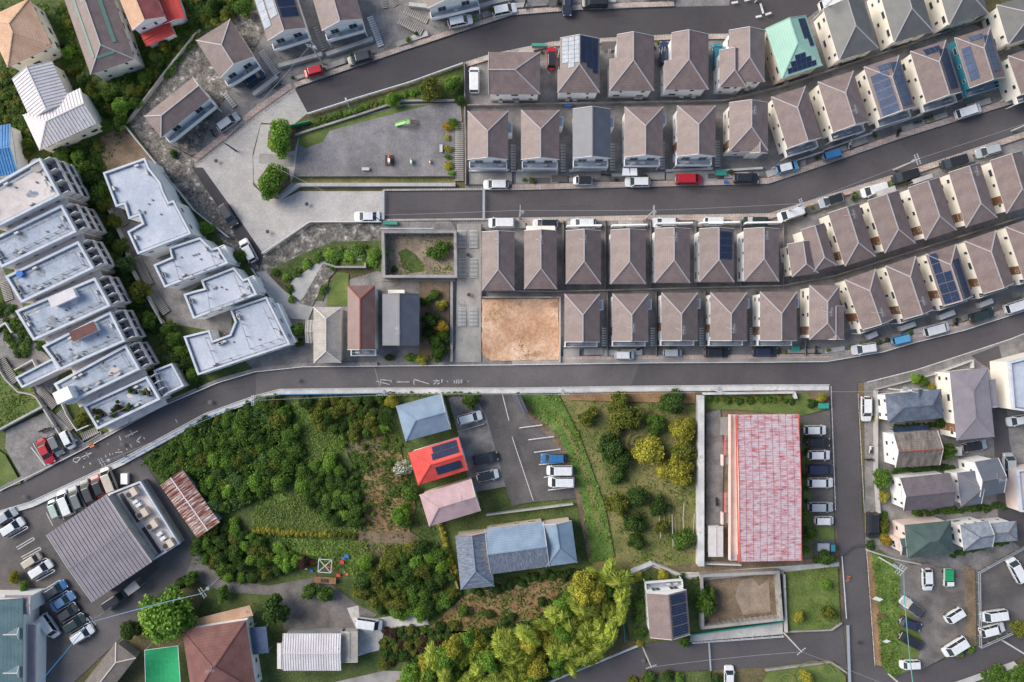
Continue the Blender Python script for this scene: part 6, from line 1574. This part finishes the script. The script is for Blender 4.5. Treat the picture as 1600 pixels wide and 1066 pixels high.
def netbox(q,h,m,label,name,cat):
    P=[W(*p,h) for p in q]; cx=sum(p[0] for p in P)/4; cy=sum(p[1] for p in P)/4; P=ccw([(p[0]-cx,p[1]-cy) for p in P]); t=thing(name,label,cat,(cx,cy,0))
    mb=MB(); n=8
    for i in range(n):
        for j in range(n):
            def g(u,v):
                a=Vector(P[0]).lerp(Vector(P[1]),u); b=Vector(P[3]).lerp(Vector(P[2]),u); c=a.lerp(b,v); return (c.x,c.y,h-.9*math.sin(u*math.pi)*math.sin(v*math.pi))
            mb.face([g(i/n,j/n),g((i+1)/n,j/n),g((i+1)/n,(j+1)/n),g(i/n,(j+1)/n)])
    mb.build('net',M[m],t,smooth=True)
    for i in range(4):
        a,b=P[i],P[(i+1)%4]; fb=MB(); fb.beam((*a,h),(*b,h),.08,.08); fb.build('frame_bar',M['rail'],t)
        fp=MB(); fp.beam((*a,-.05),(*a,h),.08,.08); fp.build('post',M['rail'],t)
    return t
netbox([(226,1016),(278,1009),(283,1085),(228,1085)],4.0,'net','green practice net enclosure beside the maroon roof','net_enclosure','net')
house([(183,1005),(214,1029),(160,1092),(126,1070)],'carport with brown-grey roof and wide white ridge bars beside the lane',hips='N',roof='r_carport',cap='trim',wall='w_grey',h=2.8,pitch=.25,name='carport',cat='carport')
# equipment on the garage flank
gq=[(168,772),(219,752),(280,850),(239,876)]
t,P=block(gq,2.8,'lower service wing of the garage carrying cooling units',slab='slabp',wall='w_grey',name='service_wing',cat='building')
for i,(ux,uy) in enumerate(((207,770),(224,802),(239,820),(264,850))):
    x,y=W(ux,uy,2.8); c=thing('cooling_unit',f"{ORD(i)} rooftop cooling unit on the garage wing, counting from the parked cars",'cooling unit',(x,y,2.31),rad(33),'cooling units')
    mb=MB(); mb.box(.05,1.1,-.75,.75,0,1.3); mb.build('casing',M['w_beige'],c); mb=MB(); mb.box(-1.2,.02,-.7,.7,0,.9); mb.build('fan_section',M['w_grey'],c); mb=MB(); mb.cyl(-.6,0,.9,.97,.45,14); mb.build('fan_guard',M['dark'],c)
for i,(ux,uy) in enumerate(((212,784),(217,789),(250,834),(255,841))):
    x,y=W(ux,uy,2.8); mb=MB(); mb.box(-.5,.5,-.3,.3,0,.8); mb.box(-.35,.35,-.33,-.3,.1,.7,1); tag(mb.build('condenser',[M['w_white'],M['dark']],loc=(x,y,2.31),rz=rad(33)),'small white condenser between the cooling units of the garage wing','condenser','condensers')
for i,(a,b) in enumerate((((176,777),(206,822)),((188,772),(216,816)),((212,830),(240,872)),((223,825),(249,864)))):
    A=W(*a,2.6); B=W(*b,2.6); mb=MB(); mb.beam((0,0,0),(B[0]-A[0],B[1]-A[1],0),.55,.3); o=mb.build('roof_duct',M['dark'],loc=(A[0],A[1],2.47)); tag(o,['first','second','third','fourth'][i]+' dark duct on the garage wing, counting from the parked cars','duct','ducts of the garage wing')
# faded red apartments: outside gallery and stairs
t=APT; 
def loc_of(t,px,py,h):
    x,y=W(px,py,h); v=Vector((x-t.location.x,y-t.location.y)); a=-t.rotation_euler[2]; return (v.x*math.cos(a)-v.y*math.sin(a),v.x*math.sin(a)+v.y*math.cos(a))
for (x0,x1,y0,y1,z0,z1,nm,m) in ((1141,1152,648,876,2.7,2.95,'gallery_floor','w_pink'),(1140,1142,648,876,2.95,3.9,'gallery_parapet','w_pink'),(1126,1142,652,680,2.5,2.7,'landing_roof','conc'),(1130,1142,713,726,2.75,2.95,'landing','conc'),(1130,1142,803,818,2.75,2.95,'landing','conc'),(1128,1130.5,711,728,2.75,3.8,'landing_parapet','w_pink'),(1128,1130.5,801,820,2.75,3.8,'landing_parapet','w_pink')):
    p=[loc_of(t,a,b,z1) for a,b in ((x0,y0),(x1,y0),(x1,y1),(x0,y1))]; mb=MB(); mb.prism(p,z0,z1); mb.build(nm,M[m],t)
for (ya,yb) in ((680,713),(770,803)):
    for k in range(12):
        f=k/12; z=.2+2.6*f; px=1135.5; py=ya+(yb-ya)*f
        p=[loc_of(t,a,b,z) for a,b in ((px-3.5,py),(px+3.5,py),(px+3.5,py+2.6),(px-3.5,py+2.6))]; mb=MB(); mb.prism(p,z-.12,z); mb.build('stair_tread',M['r_pink'],t)
    for s in (-4,4):
        A=loc_of(t,1135.5+s,ya,1); B=loc_of(t,1135.5+s,yb,3.6); mb=MB(); mb.beam((*A,1.0),(*B,3.6),.08,.3); mb.build('stair_rail',M['r_red'],t)
# seams of the faded red roof
mb=MB(); c_,w_,l_,a_=frame([(1151,649),(1248,647),(1252,876),(1155,878)],6.2,'h'); hw=w_/2; hl=l_/2
for i in range(1,68):
    xx=-hw+i*w_/68; z=6.2+(hw-abs(xx))*.05+.012; mb.beam((xx,-hl+.1,z),(xx,hl-.1,z),.06,.05)
ro=[o for o in t.children if o.name.startswith('roof')][0]
mb.build('roof_seams',M['seam'],ro)
mb=MB()
for i in range(1,9):
    yy=-hl+i*l_/9
    for s in (-1,1): mb.beam((s*.1,yy,6.2+hw*.05+.03),(s*hw,yy,6.23),.09,.06)
mb.build('roof_battens',M['seam'],ro)
for s in (-1,1): mb=MB(); mb.box(-hw,hw,s*hl-.25,s*hl+.25,6.2,6.33) if s<0 else mb.box(-hw,hw,hl-.12,hl+.1,6.2,6.3); mb.build('eave_trim',M['r_salmon'],ro)
# ================================================================= trees
def fill(poly,dmin,rr0,rr1,sps,label,group,seed,hk=1.25,n=900,**kw):
    rr=random.Random(seed); xs=[p[0] for p in poly]; ys=[p[1] for p in poly]; out=[]
    for _ in range(n):
        p=(rr.uniform(min(xs),max(xs)),rr.uniform(min(ys),max(ys)))
        if inside(p,poly) and all((p[0]-q[0])**2+(p[1]-q[1])**2>dmin*dmin for q in out): out.append(p)
    NMS={'dark':'dark','green':'mid green','olive':'olive','bright':'bright green','bamboo':'feathery yellow-green','yellow':'yellow-green','blueg':'blue-green','vine':'tangled','red':'purple-brown'}
    if kw.get('name')=='shrub':
        return massed([(p[0],p[1],rr.uniform(rr0,rr1),rr.choice(sps),None) for p in out],'bushes',label.replace('# ','dense '),'bushes','stuff')
    for p in out:
        r=rr.uniform(rr0,rr1); sp=rr.choice(sps)
        T_(p[0],p[1],r,sp,label.replace('#',('small ' if r<rr0+(rr1-rr0)*.33 else 'broad ' if r>rr0+(rr1-rr0)*.66 else 'middling ')+NMS[sp]),group=group,hgt=r*S*hk*rr.uniform(.8,1.25),**kw)
    return len(out)
L_={'round':'round leafy tree'}
def T_(px,py,r,sp,label,**k): return tree(px,py,r,sp,label,**k)
T_(437,213,29,'bright','large dense green tree on the upper corner of the park island',hgt=5.5); T_(424,282,29,'bright','large green tree on the lower corner of the park island beside the wall',hgt=5.5)
T_(672,138,20,'olive','olive green tree on the bank above the park'); T_(706,130,16,'bright','bright green tree on the bank beside the white van'); T_(612,154,14,'bright','small bright tree by the park retaining wall'); T_(720,156,11,'dark','dark tree at the park corner beside the grey wall')
for px,py,r,sp in ((700,198,9,'gold'),(708,193,10,'green'),(700,232,8,'yellow'),(701,258,9,'yellow'),(706,272,8,'bright'),(700,245,6,'green'),(699,215,6,'yellow')): T_(px,py,r,sp,'clipped shrub in the hedge along the east side of the park',name='shrub',cat='shrub',group='park hedge')
massed([(492+i*8,193-i*2.5+R.uniform(-3,3),R.uniform(4,7),R.choice(['bright','olive','green']),None) for i in range(22)],'hedge','low hedge on the bank between the upper road and the park','hedge')
G1='garden trees among the old houses'
for px,py,r,sp in ((330,8,15,'dark'),(352,22,13,'olive'),(378,10,16,'green'),(318,30,10,'olive'),(300,38,12,'dark'),(100,70,10,'dark'),(105,80,13,'bright'),(92,30,8,'green'),(98,15,9,'green'),(128,128,13,'dark'),(140,140,12,'olive'),(150,152,11,'green'),(170,148,13,'green'),(186,166,17,'bright'),(185,190,14,'green'),(242,92,14,'dark'),(255,70,12,'olive'),(270,55,10,'green'),(225,120,14,'green'),(206,140,14,'olive'),(165,195,12,'green'),(95,240,14,'green'),(118,246,14,'bright'),(133,262,16,'green'),(148,255,10,'dark'),(42,222,11,'green'),(38,238,10,'olive'),(8,150,9,'green'),(140,282,18,'dark'),(152,300,20,'green'),(130,308,16,'dark'),(160,318,14,'olive'),(230,258,9,'olive'),(105,160,8,'green'),(112,110,9,'olive'),(210,160,12,'green'),(10,185,9,'olive'),(20,140,6,'dark'),(270,240,8,'dark')):
    T_(px,py,r,sp,f"{ {'dark':'dark','green':'mid green','bright':'bright green','olive':'olive'}[sp]} garden tree between the old houses and the stone slope",group=G1)
G2='trees between the stepped blocks'
for px,py,r,sp in ((185,386,16,'green'),(178,402,14,'dark'),(190,412,19,'blueg'),(214,456,20,'olive'),(200,475,12,'dark'),(230,500,15,'green'),(262,512,14,'green'),(272,528,16,'green'),(280,548,14,'green'),(290,568,14,'dark'),(298,586,13,'green'),(305,598,10,'dark'),(175,345,14,'olive'),(255,312,10,'green'),(268,300,10,'olive'),(262,285,9,'green')):
    T_(px,py,r,sp,f"{ {'dark':'dark','green':'mid green','olive':'rounded olive','blueg':'blue-green'}[sp]} tree in the planted gap between the stepped blocks",group=G2)
fill([(255,290),(262,290),(298,345),(300,365),(285,340),(270,312)],7,4,8,['green','dark','olive'],'# bushes beside the zigzag white flat roof','x',81,name='shrub')
fill([(-10,470),(20,480),(50,540),(30,560),(-10,510)],10,5,9,['dark','green'],'# bushes in the corners of the large stepped block','x',82,name='shrub')
T_(322,356,15,'bright','bright green tree beside the second white terrace'); T_(370,401,15,'green','round green tree beside the lane below the white terraces'); T_(464,516,15,'green','spreading palm-like tree beside the lowest white terrace'); T_(466,535,9,'green','small bushy tree below the palm-like tree')
T_(62,540,10,'dark','dark shrub in the walled corner of the fifth terrace',name='shrub',cat='shrub'); T_(125,656,13,'olive','clipped round shrub in the white walled bed by the zigzag stairs',name='shrub',cat='shrub',hgt=1.6)
G3='trees of the leafy yard'
for px,py,r,sp in ((690,477,10,'yellow'),(672,500,16,'dark'),(690,512,13,'gold'),(693,525,12,'green'),(680,535,15,'green'),(684,552,15,'green'),(668,520,12,'dark'),(665,470,10,'green'),(680,460,10,'green'),(695,548,10,'olive')): T_(px,py,r,sp,f"{ {'yellow':'yellow-green','dark':'dark','gold':'golden','green':'green','olive':'olive'}[sp]} tree in the leafy yard beside the two-tone grey roof",group=G3)
for px,py,r,sp,lb in ((660,562,11,'yellow','rounded yellow shrub at the main road below the leafy yard'),(640,560,9,'bright','green shrub at the main road below the two-tone roof'),(648,560,8,'bright','small green shrub between the two larger ones by the main road'),(608,558,8,'dark','dark shrub beside the wooden step by the main road'),(685,391,19,'green','overgrown bush inside the sunken lot'),(616,421,6,'dark','small dark shrub in the corner of the sunken lot'),(585,398,12,'bright','bright climbing shrub beside the sunken lot'),(572,412,8,'bright','small bright shrub on the overgrown bank'),(506,452,8,'green','small shrub above the little lawn')): T_(px,py,r,sp,lb,name='shrub',cat='shrub')
massed([(px,py,r,'bright' if k%2 else 'green',.9) for k,(px,py,r) in enumerate(((560,392,13),(545,400,11),(530,398,12),(515,398,11),(498,402,9),(580,410,10),(520,412,10),(480,412,8),(462,425,8),(447,435,7),(452,452,7),(456,468,6),(430,425,6),(600,395,8)))],'creeper','green creepers spreading over the bank below the turning circle','creeper')
# orchard
G4='orchard trees beside the thick white wall'
for px,py,r,sp in ((969,632,19,'olive'),(919,652,16,'olive'),(979,652,25,'olive'),(962,674,14,'olive'),(1053,630,21,'dark'),(1025,664,16,'green'),(1068,674,21,'yellow'),(1015,708,25,'yellow'),(1070,706,19,'olive'),(1062,734,25,'yellow'),(1040,735,16,'yellow'),(957,700,22,'dark'),(972,720,18,'dark'),(966,745,13,'dark'),(965,790,18,'olive'),(998,777,17,'dark'),(1030,792,16,'dark'),(992,820,19,'dark'),(996,848,14,'dark'),(1071,845,18,'green'),(1035,826,11,'olive')):
    T_(px,py,r*1.15,sp,f"{ {'olive':'olive green','dark':'dark green','green':'mid green','yellow':'yellow-green'}[sp]} orchard tree in the dry meadow by the thick white wall",group=G4,hgt=r*S*1.5)
# thicket west of the vegetable plots
G5='trees of the dense thicket'
TH=[(222,722),(300,668),(345,650),(380,642),(415,628),(455,632),(455,690),(470,705),(460,740),(425,765),(395,782),(360,800),(318,790),(285,738),(262,745)]
TH2=[(468,728),(520,720),(553,760),(565,800),(556,818),(505,812),(470,770)]
TH3=[(475,625),(605,618),(608,668),(560,680),(500,665)]
TH4=[(300,850),(345,800),(380,830),(440,860),(470,870),(450,895),(400,912),(345,900),(310,875)]
TH5=[(572,890),(640,850),(700,870),(712,910),(700,945),(640,965),(580,950),(560,920)]
fill(TH,12.5,11,19,['dark','green','green','olive','green','blueg','bright'],'# tree in the dense thicket below the bend of the main road',G5,3)
fill(TH2,12.5,11,18,['dark','green','green','bright'],'# tree in the clump above the yellow flowering strip','trees above the flowering strip',4)
fill(TH3,13,10,16,['dark','green','olive','olive'],'# tree in the belt along the main road above the vegetable plots','trees above the vegetable plots',5)
fill(TH4,13,10,16,['green','bright','dark','olive'],'# tree between the rusty shed and the dirt path','trees by the dirt path',6)
fill(TH5,13,11,19,['dark','olive','green','bright','green'],'# tree in the wild garden below the pink roof','trees of the wild garden',7)
BM=[(615,1066),(660,1040),(700,1010),(740,990),(790,1000),(840,985),(855,965),(880,935),(905,905),(915,890),(965,892),(972,930),(968,965),(955,1000),(920,1030),(860,1058),(800,1090),(600,1090)]
fill(BM,15,14,22,['bamboo','bamboo','bamboo','bright','yellow','bamboo'],'# plume of the bamboo grove above the cross road','bamboo grove',8,hk=2.6,name='bamboo_plume',cat='bamboo')
for px,py,r,sp,lb in ((256,968,46,'bright','very large bright green tree beside the green net'),(201,988,16,'dark','dark round tree beside the very large tree'),(428,956,23,'dark','dark round tree beside the maroon roof'),(484,926,14,'green','left of two trees below the brown work table'),(506,930,14,'green','right of two trees below the brown work table'),(472,880,12,'red','purple-brown tree beside the yard clutter'),(625,808,16,'bright','bright leafy tree at the foot of the vegetable plots'),(572,880,14,'bright','bright leafy tree beside the yard clutter'),(629,734,15,'white','white flowering shrub tree beside the red roof'),(640,770,14,'green','green tree below the white flowering one'),(632,815,12,'green','green tree at the corner of the pink roof'),(600,668,10,'bright','small green tree in the vegetable plots'),(735,625,14,'green','round tree beside the small car park entrance'),(612,628,12,'yellow','yellow-green tree beside the blue-grey roof'),(724,957,10,'green','small green tree in the reddish clearing'),(297,907,13,'green','first green tree by the blue cable'),(283,912,11,'dark','second darker tree by the blue cable'),(347,930,12,'green','small tree below the dirt path pole'),(1382,750,16,'green','leafy shrub tree beside the plum-brown roof'),(1382,776,10,'yellow','yellow shrub below the leafy shrub tree'),(1481,707,17,'green','green tree between the old tile roof and the mauve roof'),(1473,660,10,'dark','dark small tree beside the blue-grey hip roof'),(1285,622,9,'yellow','clipped yellow shrub above the teal rubbish cage'),(1268,630,8,'dark','clipped dark shrub beside the yellow one'),(1292,915,9,'bright','upper young tree on the junction lawn'),(1295,959,12,'olive','lower olive tree on the junction lawn'),(1249,964,10,'yellow','yellow shrub on the junction lawn'),(1260,1060,12,'yellow','yellow-green shrub on the lower lawn'),(1266,833,11,'green','clipped round green shrub beside the red roof'),(1289,872,15,'dark','broad dark shrub below the grey-green truck'),(1361,852,8,'dark','round dark shrub at the side road bend'),(1386,846,9,'gold','golden shrub below the black van'),(1383,822,9,'olive','olive shrub beside the black van'),(1517,1016,7,'bright','first small shrub by the lower right lane'),(1501,1021,7,'bright','second small shrub by the lower right lane'),(1595,984,14,'olive','olive shrub at the far car park fence'),(1433,591,10,'bright','bright shrub below the bend of the main road'),(1444,596,9,'green','green shrub below the bend of the main road'),(1456,603,7,'yellow','yellow shrub beside the mauve roof'),(1372,655,7,'gold','golden shrub by the side road garden wall'),(1104,946,17,'green','overgrown tree inside the bare walled lot'),(1098,925,12,'dark','dark overgrown shrub inside the bare walled lot'),(1112,930,10,'green','small overgrown shrub inside the bare walled lot'),(1070,1002,11,'green','small tree in front of the bamboo corner house'),(1090,910,9,'dark','dark shrub at the corner of the bare walled lot'),(980,900,9,'bright','bright young tree beside the bamboo'),(20,905,10,'yellow','yellow-green tree above the teal roof'),(36,918,9,'bright','bright tree above the teal roof')):
    T_(px,py,r*1.12,sp,lb,hgt=(8 if r>40 else None))
for px,py,r,sp in ((998,900,10,'yellow'),(1008,906,9,'bright'),(1036,898,11,'yellow'),(1062,902,9,'green'),(997,943,12,'green'),(998,964,11,'green'),(1000,988,10,'green'),(1000,1006,8,'yellow'),(1005,925,8,'green')): T_(px,py,r,sp,'garden shrub round the brown house in the bamboo corner',name='shrub',cat='shrub',group='bamboo corner shrubs')
for px,py,r,sp in ((1013,1062,14,'green'),(1043,1057,11,'dark'),(1061,1060,10,'bright'),(1120,1060,11,'dark'),(990,1066,10,'olive')): T_(px,py,r,sp,'garden shrub below the cross road',name='shrub',cat='shrub',group='shrubs below the cross road')
massed([(1098+R.uniform(-2,3),650+i*8.5,R.uniform(3,5.5),R.choice(['green','dark','olive','green']),None) for i in range(26)],'hedge','row of small clipped shrubs along the inside of the thick white wall','hedge')
massed([(1110+i*9,624+R.uniform(-3,3),R.uniform(4,7),R.choice(['green','dark','olive']),None) for i in range(15)],'hedge','bed of clipped shrubs above the faded red roof','hedge')
for i in range(11): T_(1258+R.uniform(-2,3),668+i*19,R.uniform(5,8),R.choice(['green','dark','bright']),'rounded shrub between the faded red roof and its parked cars',name='shrub',cat='shrub',group='shrubs behind the parked cars')
massed([(1400+i*6,735+R.uniform(-2,2)-(i*.2),R.uniform(4,6.5),'dark',None) for i in range(16)],'hedge','dark hedge between the old tile roof and the plum-brown roof','hedge')
massed([(1432+i*6.5,803+R.uniform(-3,3)-(i*.6),R.uniform(4,7),R.choice(['dark','green','green']),None) for i in range(22)],'hedge','leafy hedge above the dark green roof','hedge')
massed([(1382+R.uniform(-3,3),805+i*5.5,R.uniform(5,8),R.choice(['olive','green','yellow']),None) for i in range(8)],'hedge','mixed hedge beside the black van','hedge')
massed([(1400+i*9,668-i*.6,R.uniform(4,6),'dark',None) for i in range(9)],'hedge','dark hedge behind the arched carport','hedge')
massed([(1490+i*7.5,867-i*2+R.uniform(-2,2),R.uniform(4,7),R.choice(['dark','green']),None) for i in range(12)],'hedge','hedge below the silvery grey roof','hedge')
for i in range(18): T_(740+i*9.5,925-i*1.9+R.uniform(-5,5),R.uniform(6,10),'dark','dark bush in the row below the streaked roof',name='shrub',cat='shrub',group='bushes of the reddish clearing')
for px,py in ((846,940),(860,945),(870,938),(800,965),(790,970),(765,960)): T_(px,py,R.uniform(7,10),'dark','dark bush on the reddish clearing',name='shrub',cat='shrub',group='bushes of the reddish clearing')
massed([(615+i*9.5,615.5+R.uniform(-1,1),R.uniform(3.5,6),R.choice(['olive','green']),None) for i in range(15)],'hedge','low hedge along the pavement above the blue-grey roof','hedge')
massed([(398+i*7.4,829+i*.4+R.uniform(-1.5,1.5),R.uniform(4,6),'yellow' if i<17 else 'olive',.7) for i in range(22)],'flower_strip','long strip of yellow flowering plants below the thicket','flowers')
massed([(684+i*2.6,810+i*8.5,R.uniform(4,6),'yellow',1.2) for i in range(12)],'creeper','yellow-green creeper along the overgrown wire fence beside the streaked roof','creeper')
for i in range(34): T_(R.uniform(545,640),R.uniform(665,830),R.uniform(3,7),R.choice(['bright','green','green','olive']),'vegetable or young plant in the garden plots beside the red roof',name='shrub',cat='shrub',hgt=.8,group='vegetables of the plots')
massed([(R.uniform(1525,1600),R.uniform(1045,1066),R.uniform(6,9),'green',None) for i in range(22)],'hedge','dense hedge below the lower right lane','hedge')
for px,py in ((531,660),(534,672),(536,684),(538,695),(548,662),(550,676),(552,690)): T_(px,py,5,'bright','bean row plant in the vegetable plots',name='shrub',cat='shrub',hgt=1.4,group='bean rows')
GA='garden shrubs among the old houses'
for k,pg in enumerate(([(88,0),(100,90),(128,110),(112,60),(108,0)],[(100,100),(120,100),(165,200),(200,190),(235,120),(215,110),(150,140)],[(256,55),(275,40),(310,48),(265,112),(240,130),(228,105)],[(276,-10),(390,-10),(385,12),(320,42),(290,35)],[(0,110),(16,125),(60,235),(20,250),(-10,200)],[(70,238),(150,215),(160,280),(170,320),(120,320),(100,270)])):
    fill(pg,8,5,10,['dark','green','olive','vine','green'],['dense garden bushes beside the faded orange tile roof', 'dense garden bushes beside the long roof with green stripes', 'dense garden bushes beside the bright red lean-tos', 'dense bushes at the top of the rough stone slope', 'dense garden bushes beside the white corrugated roof', 'dense garden bushes above the highest terrace'][k],GA,60+k,hk=.9,name='shrub',cat='shrub')
fill([(125,310),(150,320),(190,400),(250,510),(300,600),(285,605),(240,520),(205,480),(165,390)],8,6,11,['dark','green','olive','blueg'],'# bushes in the planted gap between the stepped blocks','bushes between the stepped blocks',71,hk=.9,name='shrub',cat='shrub')
fill([(600,985),(660,985),(720,975),(690,1005),(640,1030),(600,1040)],10,6,11,['green','dark','olive','red'],'# bushes between the gravel patch and the bamboo','bushes beside the bamboo',74,hk=.8,name='shrub',cat='shrub')
# ground cover
stuff(scatter([(440,690),(535,640),(570,765),(565,830),(400,835),(330,850),(300,880),(560,880),(700,900),(640,700),(600,640)],8000,.24,.35,'vine',seed=1),'weedy undergrowth of the wild gardens','undergrowth')
stuff(scatter([(800,616),(872,616),(905,680),(945,790),(960,870),(920,880),(908,790),(880,700),(828,645)],5000,.24,.25,'grass',seed=2),'lush grass of the bank beside the small car park','grass')
stuff(scatter([(872,625),(1086,630),(1090,875),(980,885),(945,790),(905,690)],6000,.22,.18,'grass',seed=3),'dry meadow grass under the orchard','grass')
stuff(scatter([(1357,862),(1372,858),(1404,885),(1405,1010),(1412,1050),(1390,1058),(1374,1035),(1368,950)],2600,.22,.2,'grass',seed=4),'grass of the verge along the side road','grass')
stuff(scatter([(1223,894),(1308,884),(1312,970),(1298,980),(1224,984)],1800,.16,.08,'grass',seed=5),'short grass of the junction lawn','grass')
stuff(scatter(TH,20000,.3,2.0,'vine',seed=6),'tangled undergrowth of the thicket','undergrowth')
stuff(scatter([(620,1080),(650,1000),(720,935),(905,895),(970,900),(970,1000),(860,1062)],10000,.3,.5,'vine',seed=7),'undergrowth of the bamboo grove and clearing','undergrowth')
stuff(scatter([(-20,0),(90,10),(150,120),(210,50),(300,30),(390,10),(262,115),(201,194),(160,280),(100,250),(60,240),(20,200)],9000,.3,.5,'vine',seed=8),'garden undergrowth among the old houses','undergrowth')
stuff(scatter([(-20,560),(40,580),(70,640),(0,672)],1500,.25,.3,'grass',seed=9),'grass bank beside the zigzag stairs','grass')
stuff(scatter([(130,250),(165,290),(210,420),(260,510),(300,600),(280,610),(195,480),(165,400),(120,310)],3000,.3,.5,'dark',seed=10),'undergrowth between the stepped blocks','undergrowth')
stuff(scatter([(753,467),(873,467),(873,563),(768,564),(753,548)],140,.16,.06,'grass',seed=21),'sparse weeds on the orange dirt lot','weeds')
rs=random.Random(9); mb=MB()
for _ in range(260):
    x,y=W(rs.uniform(757,870),rs.uniform(470,561)); s_=rs.uniform(.04,.13); z=gz(x,y); mb.prism([(x+s_*rs.uniform(.6,1.2)*math.cos(k*1.256),y+s_*rs.uniform(.6,1.2)*math.sin(k*1.256)) for k in range(5)],z-.01,z+s_*.6)
stuff(mb.build('stones',M['conclt']),'small stones scattered over the orange dirt lot','stones')
stuff(scatter([(604,368),(706,368),(706,428),(604,428)],500,.2,.15,'grass',seed=22),'weeds in the concrete-walled sunken lot','weeds')
stuff(scatter([(395,785),(440,768),(475,770),(510,815),(560,822),(560,838),(398,834)],4000,.22,.25,'grass',seed=31),'rough bright grass above the yellow flowering strip','grass')
stuff(scatter([(455,632),(482,626),(502,660),(540,655),(545,700),(480,735),(458,700)],4500,.22,.3,'grass',seed=32),'rough bright grass beside the vegetable plots','grass')
stuff(scatter([(430,840),(560,845),(640,850),(600,905),(560,900),(470,872)],4500,.22,.3,'grass',seed=33),'rough bright grass round the garden yard','grass')
stuff(scatter([(540,660),(600,650),(625,700),(650,790),(640,830),(575,830),(560,760),(545,700)],2600,.24,.3,'vine',seed=41),'weeds and vegetable leaves over the reddish plots','weeds')
stuff(scatter([(740,925),(905,895),(945,905),(860,940),(840,965),(740,985),(660,985)],2600,.24,.3,'grass',seed=42),'straggling weeds over the reddish clearing','weeds')
